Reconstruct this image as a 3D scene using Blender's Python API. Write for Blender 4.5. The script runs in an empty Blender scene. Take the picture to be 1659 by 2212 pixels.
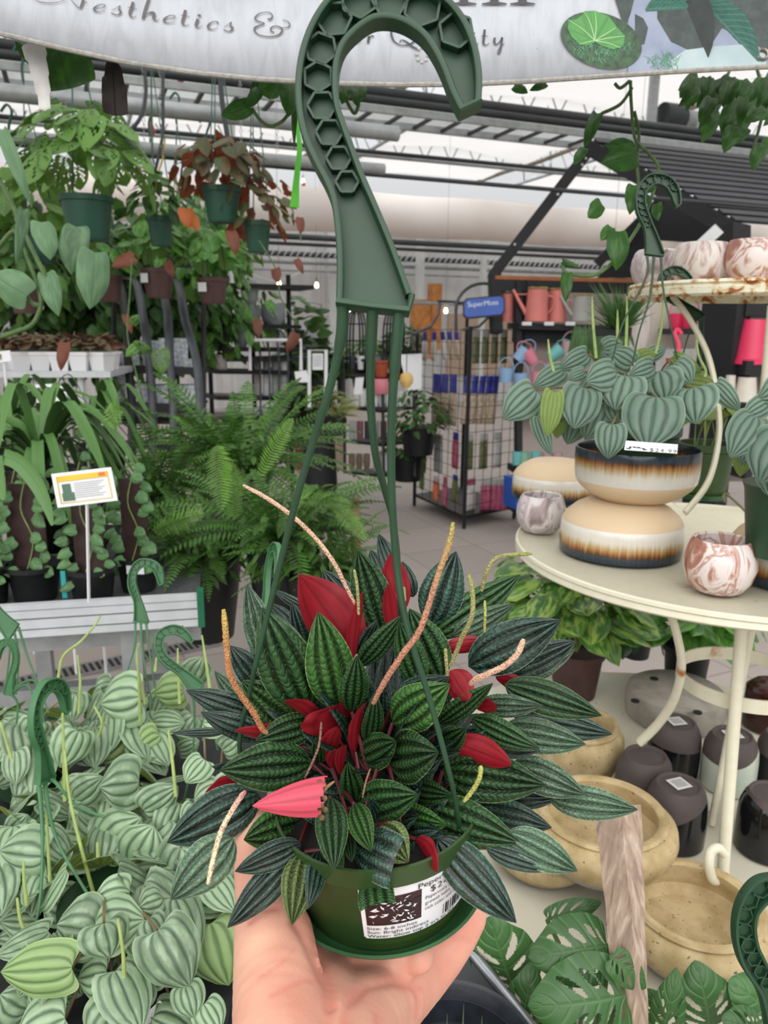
import bpy, bmesh, math, random
import numpy as np
from mathutils import Vector, Matrix

# ------------------------------------------------------------------ camera, sky, exposure
SC = bpy.context.scene
COL = SC.collection
F = 1660.0; PITCH = math.radians(13.5); ROLL = math.radians(0.5); CAMH = 1.6
FWD = Vector((0, math.cos(PITCH), -math.sin(PITCH)))
_u0 = Vector((0, math.sin(PITCH), math.cos(PITCH))); _r0 = Vector((1, 0, 0))
RGT = _r0*math.cos(ROLL) + _u0*math.sin(ROLL)
UPV = _u0*math.cos(ROLL) - _r0*math.sin(ROLL)
CAM = Vector((0, 0, CAMH))
cd = bpy.data.cameras.new('camera'); cam = bpy.data.objects.new('camera', cd); COL.objects.link(cam)
cam.matrix_world = Matrix(((RGT.x, UPV.x, -FWD.x, CAM.x), (RGT.y, UPV.y, -FWD.y, CAM.y), (RGT.z, UPV.z, -FWD.z, CAM.z), (0, 0, 0, 1)))
cd.sensor_fit = 'VERTICAL'; cd.sensor_height = 7.6; cd.lens = 7.6*F/2212
cd.clip_start = 0.05; cd.clip_end = 200
cd.dof.use_dof = True; cd.dof.focus_distance = 0.62; cd.dof.aperture_fstop = 2.6
SC.camera = cam

w = bpy.data.worlds.new('overcast_sky'); SC.world = w; w.use_nodes = True
nt = w.node_tree; nt.nodes.clear()
wo = nt.nodes.new('ShaderNodeOutputWorld'); bg = nt.nodes.new('ShaderNodeBackground')
tc = nt.nodes.new('ShaderNodeTexCoord'); sp = nt.nodes.new('ShaderNodeSeparateXYZ'); rp = nt.nodes.new('ShaderNodeValToRGB')
nt.links.new(tc.outputs['Generated'], sp.inputs[0]); nt.links.new(sp.outputs['Z'], rp.inputs[0])
rp.color_ramp.elements[0].position = 0.0; rp.color_ramp.elements[0].color = (0.34, 0.342, 0.345, 1)
rp.color_ramp.elements[1].position = 0.45; rp.color_ramp.elements[1].color = (1.0, 1.02, 1.05, 1)
nt.links.new(rp.outputs[0], bg.inputs['Color']); bg.inputs['Strength'].default_value = 1.25
nt.links.new(bg.outputs[0], wo.inputs['Surface'])
SUNL = bpy.data.lights.new('soft_sun', 'SUN'); SUNL.energy = 4.6; SUNL.angle = math.radians(100); SUNL.color = (1, 0.98, 0.95)
so = bpy.data.objects.new('soft_sun', SUNL); COL.objects.link(so); so.rotation_euler = (math.radians(36), math.radians(-12), 0)

SC.view_settings.view_transform = 'Standard'; SC.view_settings.look = 'None'
SC.view_settings.exposure = 0.0; SC.view_settings.gamma = 1.0
SC.view_settings.use_curve_mapping = False
SC.cycles.max_bounces = 5; SC.cycles.diffuse_bounces = 3; SC.cycles.glossy_bounces = 2; SC.cycles.transmission_bounces = 4; SC.cycles.transparent_max_bounces = 8

# ------------------------------------------------------------------ geometry helpers
def W(px, py, d):
    return CAM + FWD*d + RGT*((px-829.5)*d/F) + UPV*((1106-py)*d/F)
def Zp(px, py, z):
    D = W(px, py, 1.0) - CAM
    return CAM + D*((z-CAMH)/D.z)
def depth(p): return (Vector(p)-CAM).dot(FWD)
U = Vector((math.sin(math.radians(68.5)), math.cos(math.radians(68.5)), 0))     # the greenhouse's long axis
V = Vector((-U.y, U.x, 0))
Z3 = Vector((0, 0, 1))

def srgb(h):
    if isinstance(h, str):
        h = h.lstrip('#'); c = [int(h[i:i+2], 16)/255 for i in (0, 2, 4)]
    else: c = h
    return tuple((x/12.92 if x <= 0.04045 else ((x+0.055)/1.055)**2.4) for x in c)

class MB:
    def __init__(s): s.v = []; s.f = []; s.uv = {}; s.rnd = []; s.r = 0.5; s.mi = []; s.cm = 0
    def add(s, vs, fs, uvs=None):
        b = len(s.v)
        s.v.extend(Vector(x) for x in vs); s.rnd.extend([s.r]*len(vs))
        if uvs is not None:
            for i, t in enumerate(uvs): s.uv[b+i] = t
        for f in fs: s.f.append([b+i for i in f]); s.mi.append(s.cm)
        return s
    def box(s, c, sz, ax=None, rot=0.0):
        c = Vector(c)
        if ax is None:
            ax = (Vector((math.cos(rot), math.sin(rot), 0)), Vector((-math.sin(rot), math.cos(rot), 0)), Z3)
        h = [x/2 for x in sz]
        vs = [c+ax[0]*(h[0]*a)+ax[1]*(h[1]*b)+ax[2]*(h[2]*d) for a in (-1, 1) for b in (-1, 1) for d in (-1, 1)]
        return s.add(vs, [(0, 1, 3, 2), (4, 6, 7, 5), (0, 4, 5, 1), (2, 3, 7, 6), (0, 2, 6, 4), (1, 5, 7, 3)])
    def bar(s, a, b, wd, ht, up=Z3):
        a = Vector(a); b = Vector(b); y = (b-a); L = y.length
        if L < 1e-6: return s
        y /= L; x = y.cross(up)
        if x.length < 1e-4: x = y.cross(Vector((1, 0, 0)))
        x.normalize(); z = x.cross(y)
        return s.box((a+b)/2, (wd, L, ht), (x, y, z))
    def tube(s, pts, r, n=8, cap=True, flat=1.0, up=None):
        pts = [Vector(p) for p in pts]; m = len(pts)
        if m < 2: return s
        rr = r if isinstance(r, (list, tuple)) else [r]*m
        t0 = (pts[1]-pts[0]).normalized(); ref = Vector(up) if up is not None else (Z3 if abs(t0.z) < .9 else Vector((1, 0, 0)))
        x = t0.cross(ref).normalized(); vs = []; uvs = []
        for i in range(m):
            t = (pts[min(i+1, m-1)]-pts[max(i-1, 0)])
            if t.length < 1e-9: t = t0
            t = t.normalized(); x = (x-t*x.dot(t))
            if x.length < 1e-6: x = t.orthogonal()
            x.normalize(); y = t.cross(x)
            for k in range(n):
                a = 2*math.pi*k/n
                vs.append(pts[i]+x*(math.cos(a)*rr[i])+y*(math.sin(a)*rr[i]*flat)); uvs.append((k/n, i/(m-1)))
        fs = [(i*n+k, i*n+(k+1) % n, (i+1)*n+(k+1) % n, (i+1)*n+k) for i in range(m-1) for k in range(n)]
        if cap: fs += [tuple(range(n-1, -1, -1)), tuple((m-1)*n+k for k in range(n))]
        return s.add(vs, fs, uvs)
    def lathe(s, prof, c=(0, 0, 0), n=40, ax=None, jag=None):
        c = Vector(c); ax = ax or (Vector((1, 0, 0)), Vector((0, 1, 0)), Z3); vs = []; uvs = []; m = len(prof)
        for i, (r, z) in enumerate(prof):
            for k in range(n):
                a = 2*math.pi*k/n
                vs.append(c+ax[0]*(math.cos(a)*r)+ax[1]*(math.sin(a)*r)+ax[2]*z); uvs.append((k/n, i/(m-1)))
        fs = [(i*n+k, i*n+(k+1) % n, (i+1)*n+(k+1) % n, (i+1)*n+k) for i in range(m-1) for k in range(n)]
        return s.add(vs, fs, uvs)
    def ball(s, c, r, n=10, sc=(1, 1, 1)):
        pr = [(math.sin(math.pi*i/n)*r, -math.cos(math.pi*i/n)*r) for i in range(n+1)]
        b = len(s.v); s.lathe(pr, (0, 0, 0), n*2)
        for i in range(b, len(s.v)):
            v = s.v[i]; s.v[i] = Vector((v.x*sc[0], v.y*sc[1], v.z*sc[2]))+Vector(c)
        return s
    def poly(s, pts, n, th):
        """flat outline pts (ordered) extruded by th along n"""
        pts = [Vector(p) for p in pts]; n = Vector(n); k = len(pts)
        fs = [tuple(range(k)), tuple(range(2*k-1, k-1, -1))]+[(i, i+k, (i+1) % k+k, (i+1) % k) for i in range(k)]
        return s.add(pts+[p+n*th for p in pts], fs)

ORG = {}
def setp(o, label=None, cat=None, group=None, kind=None):
    if label: o['label'] = label
    if cat: o['category'] = cat
    if group: o['group'] = group
    if kind: o['kind'] = kind
    return o
def thing(name, label, cat, loc=(0, 0, 0), group=None):
    o = bpy.data.objects.new(name, None); o.empty_display_size = 0.02; COL.objects.link(o); o.location = Vector(loc)
    ORG[o.name] = Vector(loc); return setp(o, label, cat, group)
def obj(name, mb, m, parent=None, smooth=True, label=None, cat=None, group=None, kind=None, org=None):
    me = bpy.data.meshes.new(name)
    if parent is not None: o0 = ORG[parent.name]
    elif org is not None: o0 = Vector(org)
    elif kind == 'structure': o0 = Vector((0, 0, 0))
    else:
        a = np.array([tuple(v) for v in mb.v]); lo = a.min(0); hi = a.max(0); o0 = Vector(((lo[0]+hi[0])/2, (lo[1]+hi[1])/2, lo[2]))
    me.from_pydata([v-o0 for v in mb.v], [], mb.f)
    ms = m if isinstance(m, (list, tuple)) else [m]
    for q in ms: me.materials.append(q)
    if len(ms) > 1: me.polygons.foreach_set('material_index', mb.mi)
    if mb.uv:
        ul = me.uv_layers.new(name='UVMap'); li = np.zeros(len(me.loops), dtype=np.int32); me.loops.foreach_get('vertex_index', li)
        arr = np.zeros((len(mb.v), 2), dtype=np.float32)
        for k, t in mb.uv.items(): arr[k] = t
        ul.data.foreach_set('uv', arr[li].ravel())
    at = me.attributes.new('rnd', 'FLOAT', 'POINT'); at.data.foreach_set('value', np.array(mb.rnd, dtype=np.float32))
    if smooth:
        me.polygons.foreach_set('use_smooth', [True]*len(me.polygons))
        try: me.set_sharp_from_angle(angle=math.radians(42))
        except Exception: pass
    me.update()
    o = bpy.data.objects.new(name, me); COL.objects.link(o)
    if parent is not None: o.parent = parent; ORG[o.name] = o0.copy()
    else: o.location = o0; ORG[o.name] = o0.copy()
    return setp(o, label, cat, group, kind)
def dup(root, loc, rotz=0.0, label=None, group=None, scale=None, mats=None):
    def cp(o, par):
        c = o.copy(); COL.objects.link(c); c.parent = par
        for ch in [x for x in root_children[o.name]]: cp(ch, c)
        return c
    root_children = {}
    def walk(o):
        root_children[o.name] = [x for x in bpy.data.objects if x.parent == o]
        for x in root_children[o.name]: walk(x)
    walk(root)
    r = cp(root, None); r.location = Vector(loc); r.rotation_euler = (0, 0, rotz)
    if scale: r.scale = (scale, scale, scale) if not isinstance(scale, tuple) else scale
    if label: r['label'] = label
    if group: r['group'] = group
    if mats: r.data = r.data.copy(); r.data.materials.clear(); [r.data.materials.append(q) for q in mats]
    return r

# ------------------------------------------------------------------ materials
def _new(name):
    m = bpy.data.materials.new(name); m.use_nodes = True; n = m.node_tree; n.nodes.clear()
    out = n.nodes.new('ShaderNodeOutputMaterial'); b = n.nodes.new('ShaderNodeBsdfPrincipled'); n.links.new(b.outputs[0], out.inputs[0])
    return m, n, b, out
def _noise(n, scale, detail=3, coord='Object', vec=None, dist=0.0):
    t = n.nodes.new('ShaderNodeTexNoise'); t.inputs['Scale'].default_value = scale; t.inputs['Detail'].default_value = detail; t.inputs['Distortion'].default_value = dist
    if vec is None:
        c = n.nodes.new('ShaderNodeTexCoord'); n.links.new(c.outputs[coord], t.inputs['Vector'])
    else: n.links.new(vec, t.inputs['Vector'])
    return t.outputs['Fac']
def _ramp(n, fac, stops, interp='LINEAR'):
    r = n.nodes.new('ShaderNodeValToRGB'); n.links.new(fac, r.inputs[0]); e = r.color_ramp.elements; r.color_ramp.interpolation = interp
    while len(e) < len(stops): e.new(0.5)
    for i, (p, c) in enumerate(stops): e[i].position = p; e[i].color = (*c, 1) if len(c) == 3 else c
    return r.outputs[0]
def _mix(n, a, b, fac, mode='MIX'):
    m = n.nodes.new('ShaderNodeMix'); m.data_type = 'RGBA'; m.blend_type = mode
    for s, k in ((a, 6), (b, 7)):
        if isinstance(s, tuple): m.inputs[k].default_value = (*s[:3], 1)
        else: n.links.new(s, m.inputs[k])
    if isinstance(fac, (int, float)): m.inputs[0].default_value = fac
    else: n.links.new(fac, m.inputs[0])
    return m.outputs[2]
def _math(n, op, a, b=None, c=None, clamp=False):
    m = n.nodes.new('ShaderNodeMath'); m.operation = op; m.use_clamp = clamp
    for i, s in enumerate((a, b, c)):
        if s is None: continue
        if isinstance(s, (int, float)): m.inputs[i].default_value = s
        else: n.links.new(s, m.inputs[i])
    return m.outputs[0]
def _bump(n, b, h, strength, dist=0.002):
    k = n.nodes.new('ShaderNodeBump'); k.inputs['Strength'].default_value = strength; k.inputs['Distance'].default_value = dist
    n.links.new(h, k.inputs['Height']); n.links.new(k.outputs[0], b.inputs['Normal'])
MATS = {}
def pm(name, col, rough=0.5, metal=0.0, var=0.12, scale=8, bump=0.0, col2=None, coat=0.0, emit=None, spec=0.5, bscale=None):
    if name in MATS: return MATS[name]
    m, n, b, out = _new(name); c = srgb(col); c2 = srgb(col2) if col2 else tuple(x*(1-var*2) for x in c)
    f = _noise(n, scale, 4); cc = _ramp(n, f, [(0.35, c2), (0.62, c)])
    n.links.new(cc, b.inputs['Base Color']); b.inputs['Roughness'].default_value = rough; b.inputs['Metallic'].default_value = metal
    b.inputs['Coat Weight'].default_value = coat; b.inputs['Specular IOR Level'].default_value = spec
    if bump: _bump(n, b, _noise(n, bscale or scale*6, 4), bump)
    if emit: b.inputs['Emission Color'].default_value = (*srgb(emit[0]), 1); b.inputs['Emission Strength'].default_value = emit[1]
    MATS[name] = m; return m
def leafmat(name, c1, c2, back, K=0, side=0, edge=None, rough=0.4, rv=0.35, dark=None, bump=0.5, sharp=5, vein_amt=1.0, noise_c=None, noise_amt=0.5, nscale=6.0, coat=0.0, tr=0.12, quilt=0.0):
    """c1 blade colour, c2 vein colour; K ribs running base to tip, side = number of side veins per half; rnd attribute varies each leaf"""
    m, n, b, out = _new(name)
    uv = n.nodes.new('ShaderNodeUVMap'); s = n.nodes.new('ShaderNodeSeparateXYZ'); n.links.new(uv.outputs[0], s.inputs[0]); u, v = s.outputs[0], s.outputs[1]
    at = n.nodes.new('ShaderNodeAttribute'); at.attribute_name = 'rnd'; rnd = at.outputs['Fac']
    au = _math(n, 'ABSOLUTE', u)
    comb = n.nodes.new('ShaderNodeCombineXYZ'); n.links.new(u, comb.inputs[0]); n.links.new(v, comb.inputs[1]); n.links.new(_math(n, 'MULTIPLY', rnd, 37.0), comb.inputs[2])
    nz = _noise(n, nscale, 3, vec=comb.outputs[0])
    mid = _math(n, 'SUBTRACT', 1.0, _math(n, 'MULTIPLY', au, 14.0), clamp=True)
    mask = mid; h = _math(n, 'SUBTRACT', 1.0, mid)
    if K:
        uu = _math(n, 'ADD', u, _math(n, 'MULTIPLY', _math(n, 'SUBTRACT', nz, 0.5), 0.10))
        r = _math(n, 'ABSOLUTE', _math(n, 'COSINE', _math(n, 'MULTIPLY', uu, math.pi*K)))
        rib = _math(n, 'POWER', r, sharp); rib = _math(n, 'MULTIPLY', rib, _math(n, 'SUBTRACT', 1.0, _math(n, 'POWER', au, 8)))
        mask = _math(n, 'MAXIMUM', mask, rib); h = _math(n, 'SUBTRACT', 1.0, mask)
    if side:
        t = _math(n, 'SUBTRACT', _math(n, 'MULTIPLY', v, side*1.0), _math(n, 'MULTIPLY', au, side*0.28))
        r = _math(n, 'POWER', _math(n, 'ABSOLUTE', _math(n, 'COSINE', _math(n, 'MULTIPLY', t, math.pi))), 14)
        mask = _math(n, 'MAXIMUM', mask, _math(n, 'MULTIPLY', r, 0.7)); h = _math(n, 'SUBTRACT', 1.0, mask)
    if quilt:
        q = _math(n, 'POWER', _math(n, 'ABSOLUTE', _math(n, 'COSINE', _math(n, 'MULTIPLY', _math(n, 'ADD', _math(n, 'MULTIPLY', v, quilt), _math(n, 'MULTIPLY', nz, 3.0)), math.pi))), 4)
        h = _math(n, 'SUBTRACT', h, _math(n, 'MULTIPLY', q, 0.35))
    def soft(c):
        c = srgb(c); g = .3*c[0]+.6*c[1]+.1*c[2]; return tuple(.84*(x*.86+g*.14) for x in c)
    c1 = soft(c1); c2 = soft(c2); bk = srgb(back)
    lo = tuple(x*(1-rv) for x in c1); hi = tuple(min(1, x*(1+rv)) for x in c1)
    base = _ramp(n, rnd, [(0.0, lo), (0.5, c1), (1.0, hi)])
    if noise_c: base = _mix(n, base, srgb(noise_c), _math(n, 'MULTIPLY', _ramp(n, nz, [(0.45, (0, 0, 0)), (0.62, (1, 1, 1))]), noise_amt))
    else: base = _mix(n, base, tuple(x*0.55 for x in c1), _math(n, 'MULTIPLY', nz, 0.5))
    colr = _mix(n, base, c2, _math(n, 'MULTIPLY', mask, vein_amt))
    if edge: colr = _mix(n, colr, srgb(edge), _math(n, 'MULTIPLY', _math(n, 'SUBTRACT', au, 0.955, clamp=True), 20.0, clamp=True))
    geo = n.nodes.new('ShaderNodeNewGeometry')
    bkc = _mix(n, bk, tuple(x*0.6 for x in bk), _math(n, 'MULTIPLY', mask, 0.7))
    colr = _mix(n, colr, bkc, geo.outputs['Backfacing'])
    n.links.new(colr, b.inputs['Base Color']); b.inputs['Roughness'].default_value = rough; b.inputs['Coat Weight'].default_value = coat; b.inputs['Coat Roughness'].default_value = 0.25
    b.inputs['Specular IOR Level'].default_value = 0.4
    if bump: _bump(n, b, h, bump, 0.003)
    if tr:
        t = n.nodes.new('ShaderNodeBsdfTranslucent'); n.links.new(colr, t.inputs[0]); mx = n.nodes.new('ShaderNodeMixShader'); mx.inputs[0].default_value = tr
        n.links.new(b.outputs[0], mx.inputs[1]); n.links.new(t.outputs[0], mx.inputs[2]); n.links.new(mx.outputs[0], out.inputs[0])
    MATS[name] = m; return m

# ------------------------------------------------------------------ leaves
def prof_w(shape, v):
    if shape == 'lance': return (max(v, 0)**0.62*(1-v)**0.90)/0.3990
    if shape == 'heart': return (max(v, 0)**0.50*(1-v)**0.75)/0.431*(1-.30*max(0, (v-.72)*4)*(1-v)*4)
    if shape == 'ovate': return (max(v, 0)**0.5*(1-v)**0.8)/0.45
    if shape == 'strap': return min(1, v*6)**.5*min(1, (1-v)*2.2)**0.7
    if shape == 'blunt': return min(1.0, max(v, 0)**0.5*1.25)*(1.0 if v < .95 else 0.96)
def leaf_pts(mb, base, tip, wid, nrm, shape='lance', nu=12, nv=12, bend=0.08, cup=0.1, rib=0.0, K=3, ripple=0.0, lobe=0.0, holes=None, rnd=None, twist=0.0, hook=0.0):
    base = Vector(base); tip = Vector(tip); y = tip-base; L = y.length
    if L < 1e-5: return
    y = y/L; nrm = Vector(nrm); z = nrm-y*nrm.dot(y)
    if z.length < 1e-4: z = y.orthogonal()
    z.normalize(); x = y.cross(z); hw = wid/2
    if rnd is not None: mb.r = rnd
    ph = mb.r*40
    vs = []; uvs = []; fs = []
    for j in range(nv+1):
        v = (j/nv)**1.5 if lobe else j/nv; w_ = prof_w(shape, v)*hw; w_ = max(w_, hw*0.015)
        sv = math.sin(math.pi*min(v, 1)); tw = twist*(v-0.5)
        for i in range(nu+1):
            u = -1+2*i/nu; au = abs(u)
            yy = L*v - lobe*L*(au**1.8)*(v/.16)*math.exp(1-v/.16)
            zz = bend*L*4*v*(1-v)*0.5 - cup*w_*2*au*au*-1.0
            if rib: zz += rib*hw*(1-abs(math.cos(math.pi*u*K))**3)*(1-au**6)*min(1, sv*1.6)
            if ripple: zz += ripple*hw*math.sin(v*17+ph+(2 if u > 0 else 0))*au*au*sv
            if hook: zz -= hook*L*max(0, v-0.6)**2*3
            xx = u*w_
            if tw: xx, zz = xx*math.cos(tw)-zz*math.sin(tw), xx*math.sin(tw)+zz*math.cos(tw)
            vs.append(base+x*xx+y*yy+z*zz); uvs.append((u, v))
    for j in range(nv):
        for i in range(nu):
            if holes:
                uc = -1+2*(i+.5)/nu; vc = (j+.5)/nv
                if any(((uc-h[0])*h[4]+(vc-h[1])*h[5])**2/h[2]**2+(-(uc-h[0])*h[5]+(vc-h[1])*h[4])**2/h[3]**2 < 1 for h in holes): continue
            a = j*(nu+1)+i; fs.append((a, a+1, a+nu+2, a+nu+1))
    mb.add(vs, fs, uvs)
def mholes(rg, n=7, big=1.25):
    hs = []
    for s in (-1, 1):
        for k in range(n//2+1):
            v = 0.16+0.66*(k+rg.uniform(-.1, .3))/(n//2+1); a = 0.5
            hs.append((s*rg.uniform(.36, .5), v, rg.uniform(.16, .27)*big, rg.uniform(.022, .04)*big, math.cos(.35), s*math.sin(.35)))
    return hs
def toward(p): return (CAM-Vector(p)).normalized()
def pleaf(mb, b, t, db, dt, wpx, roll=0.0, flip=False, **k):
    """a leaf between two sighted points at their own distances"""
    B = W(b[0], b[1], db); T = W(t[0], t[1], dt); y = (T-B).normalized(); n = toward((B+T)/2); n = (n-y*n.dot(y)).normalized()
    n = Matrix.Rotation(roll, 3, y) @ n
    if flip: n = -n
    leaf_pts(mb, B, T, wpx*((db+dt)/2)/F/max(.3, math.cos(roll)), n, **k)
    return n
def dome(mb, c, R, n, ll, lw, shape, rg, squash=0.8, droop=0.5, zmin=-0.1, nu=4, nv=5, upn=0.5, inner=0.35, holes=False, az=None, **k):
    c = Vector(c)
    for i in range(n):
        z = 1-(1-zmin)*((i+.5)/n); a = i*2.39996+rg.uniform(-.3, .3)
        if az is not None: a = az[0]+(az[1]-az[0])*rg.random()
        z = max(-1, min(1, z+rg.uniform(-.08, .08))); rr = math.sqrt(max(0, 1-z*z)); q = 1-inner*rg.random()**1.5
        d = Vector((math.cos(a)*rr, math.sin(a)*rr, z)); p = c+Vector((d.x*R*q, d.y*R*q, d.z*R*squash*q))
        out = Vector((math.cos(a), math.sin(a), 0)); t = (out*(1-droop*.6)+Vector((rg.uniform(-.5, .5), rg.uniform(-.5, .5), rg.uniform(-.5, .2)-droop*(1-z*.5)))).normalized()
        nn = (d*(1-upn)+Z3*upn+Vector((rg.uniform(-.35, .35), rg.uniform(-.35, .35), rg.uniform(-.1, .3)))).normalized()
        s = rg.uniform(.7, 1.15)
        kk = dict(k)
        if holes: kk['holes'] = mholes(rg)
        leaf_pts(mb, p-t*ll*s*.5, p+t*ll*s*.5, lw*s, nn, shape, nu, nv, rnd=rg.random(), bend=.1, cup=-.1, twist=rg.uniform(-.4, .4), **kk)
def frond(mb, base, tip, nrm, wid, rg, n=22, sag=0.12, rnd=.5, pw=0.30):
    base = Vector(base); tip = Vector(tip); L = (tip-base).length; nrm = Vector(nrm).normalized(); mb.r = rnd
    def P(t): return base.lerp(tip, t)+Z3*(sag*L*4*t*(1-t))
    for i in range(n):
        t = (i+.8)/n; p = P(t); d = (P(min(1, t+.03))-P(t-.03)).normalized(); x = d.cross(nrm).normalized(); nn = x.cross(d)
        l = wid*math.sin(math.pi*min(1, t*0.86+.12))**.8*.5*rg.uniform(.85, 1.1); wv = L/n*pw*2.2
        for s in (-1, 1):
            q = (x*s+d*0.35-nn*rg.uniform(0, .35)).normalized(); o = d*wv*.5
            mb.add([p-o*.6, p+q*l*.5-o, p+q*l, p+q*l*.5+o, p+o*.6], [(0, 1, 3, 4), (1, 2, 3)], [(0, .1), (.6, .5), (.1, 1), (-.6, .5), (0, .1)])
    mb.tube([P(i/6) for i in range(7)], [L*.006]*7, 3)
def fern(mb, c, n, L, wid, rg, up=0.55, zm=0.0, nf=22, pn=22):
    c = Vector(c)
    for i in range(n):
        a = i*2.39996+rg.uniform(-.4, .4); e = rg.uniform(-.35, 1.0); l = L*rg.uniform(.65, 1.1)
        d = Vector((math.cos(a)*math.cos(e), math.sin(a)*math.cos(e), math.sin(e)*up+zm))
        frond(mb, c+Vector((math.cos(a), math.sin(a), 0))*.03, c+d*l, Z3+d*.2+Vector((rg.uniform(-.3, .3), rg.uniform(-.5, .1), 0)), wid*rg.uniform(.7, 1.1), rg, n=pn, sag=.14, rnd=rg.random())

# ------------------------------------------------------------------ plastic hanger hook
HO = [(1012, 252), (1037, 225), (1037, 160), (1022, 90), (990, 30), (940, -15), (880, -38), (815, -44), (760, -35), (712, 0), (676, 50), (652, 110), (641, 175), (642, 240), (655, 305), (682, 365), (706, 410), (719, 450), (727, 520), (729, 590), (727, 655)]
HI = [(998, 250), (984, 243), (972, 210), (958, 170), (940, 130), (915, 92), (880, 66), (848, 54), (815, 54), (790, 66), (765, 86), (745, 110), (733, 145), (730, 190), (734, 235), (746, 275), (762, 320), (785, 380), (820, 460), (855, 545), (889, 640)]
HI[-1] = (889, 640)
def _cr(P, k=4):
    o = []; m = len(P)
    for i in range(m-1):
        p0 = P[max(0, i-1)]; p1 = P[i]; p2 = P[i+1]; p3 = P[min(m-1, i+2)]
        for q in range(k):
            t = q/k; o.append(tuple(.5*(2*p1[a]+(p2[a]-p0[a])*t+(2*p0[a]-5*p1[a]+4*p2[a]-p3[a])*t*t+(3*p1[a]-p0[a]-3*p2[a]+p3[a])*t**3) for a in (0, 1)))
    return o+[P[-1]]
HO = _cr(HO[1:]); HI = _cr([(990, 247)]+HI[2:])
def hanger_geo(frame, s, th=46, web=None):
    """frame(x, y, z) maps hook drawing units (x right, y down, z towards viewer) into space"""
    mb = MB(); n = len(HO)
    def rim(pts, w_):
        for a in (0,):
            vs = []; m = len(pts)
            for i, p in enumerate(pts):
                q0 = pts[max(0, i-1)]; q1 = pts[min(m-1, i+1)]; tx, ty = q1[0]-q0[0], q1[1]-q0[1]; l = math.hypot(tx, ty) or 1; nx, ny = -ty/l, tx/l
                for (k, zz) in ((-w_, -th/2), (-w_, th/2), (-w_*.3, th/2+3), (w_*.6, th/2+2), (w_, th/2-3), (w_, -th/2)): vs.append(frame(p[0]+nx*k, p[1]+ny*k, zz))
            fs = [(i*6+k, i*6+(k+1) % 6, (i+1)*6+(k+1) % 6, (i+1)*6+k) for i in range(m-1) for k in range(6)]+[(0, 1, 2, 3, 4, 5), tuple((m-1)*6+k for k in (5, 4, 3, 2, 1, 0))]
            mb.add(vs, fs)
    def inset(P, Q, d):
        o = []
        for p, q in zip(P, Q):
            l = math.hypot(q[0]-p[0], q[1]-p[1]) or 1; o.append((p[0]+(q[0]-p[0])*min(.45, d/l), p[1]+(q[1]-p[1])*min(.45, d/l)))
        return o
    a = inset(HO, HI, 7); b = inset(HI, HO, 7)
    rim(a, 7); rim(b, 7); rim([HO[0], HI[0]], 6)
    rim([(727, 655), (800, 665), (882, 674), (889, 640)], 7)
    # web
    zz = -th*0.28
    vs = [frame(*p, zz) for p in HO]+[frame(*p, zz) for p in HI]
    fs = [(i, i+1, n+i+1, n+i) for i in range(n-1)]
    vs += [frame(882, 674, zz)]; fs.append((n-1, 2*n, 2*n-1))
    mb.add(vs, fs)
    # hexagonal cells down the hook
    cells = [(985, 70, 34, 20), (912, 22, 36, 40), (842, 2, 36, 60), (776, 4, 36, 85), (722, 46, 34, 115), (694, 110, 31, 80), (688, 170, 29, 88), (696, 232, 28, 60), (712, 290, 26, 62), (732, 345, 24, 60), (750, 396, 22, 60)]
    for (cx, cy, r, rot) in cells:
        hp = [(cx+r*1.13*math.cos(math.radians(rot+60*k)), cy+r*1.13*math.sin(math.radians(rot+60*k))) for k in range(7)]
        for k in range(6):
            p, q = hp[k], hp[k+1]; tx, ty = q[0]-p[0], q[1]-p[1]; l = math.hypot(tx, ty); nx, ny = -ty/l*2.6, tx/l*2.6
            mb.add([frame(p[0]+nx*sg, p[1]+ny*sg, z_) for (sg, z_) in ((1, zz), (-1, zz), (-1, th*.22), (1, th*.22))]+[frame(q[0]+nx*sg, q[1]+ny*sg, z_) for (sg, z_) in ((1, zz), (-1, zz), (-1, th*.22), (1, th*.22))],
                   [(0, 4, 5, 1), (1, 5, 6, 2), (2, 6, 7, 3), (3, 7, 4, 0)])
    return mb
def hook_frame(base, rgt, up, scale):
    base = Vector(base); rgt = Vector(rgt).normalized(); up = Vector(up).normalized(); fw = rgt.cross(up)
    return lambda x, y, z: base+rgt*((x-806)*scale)-up*((y-668)*scale)+fw*(z*scale)
def smooth_path(pts, n=8):
    pts = [Vector(p) for p in pts]; out = []
    for i in range(len(pts)-1):
        p0 = pts[max(0, i-1)]; p1 = pts[i]; p2 = pts[i+1]; p3 = pts[min(len(pts)-1, i+2)]
        for k in range(n):
            t = k/n
            out.append(.5*((2*p1)+(p2-p0)*t+(2*p0-5*p1+4*p2-p3)*t*t+(3*p1-p0-3*p2+p3)*t**3))
    return out+[pts[-1]]
def text_geo(txt, size, shear=0.0, space=1.0, align='LEFT'):
    cu = bpy.data.curves.new('t', 'FONT'); cu.body = txt; cu.size = size; cu.shear = shear; cu.space_character = space; cu.align_x = align
    o = bpy.data.objects.new('t', cu); COL.objects.link(o); dg = bpy.context.evaluated_depsgraph_get(); me = bpy.data.meshes.new_from_object(o.evaluated_get(dg))
    vs = [tuple(v.co) for v in me.vertices]; fs = [tuple(p.vertices) for p in me.polygons]
    bpy.data.objects.remove(o); bpy.data.meshes.remove(me); bpy.data.curves.remove(cu)
    return vs, fs
def pxpath(pts): return smooth_path([W(x, y, d) for x, y, d in pts], 6)
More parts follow.
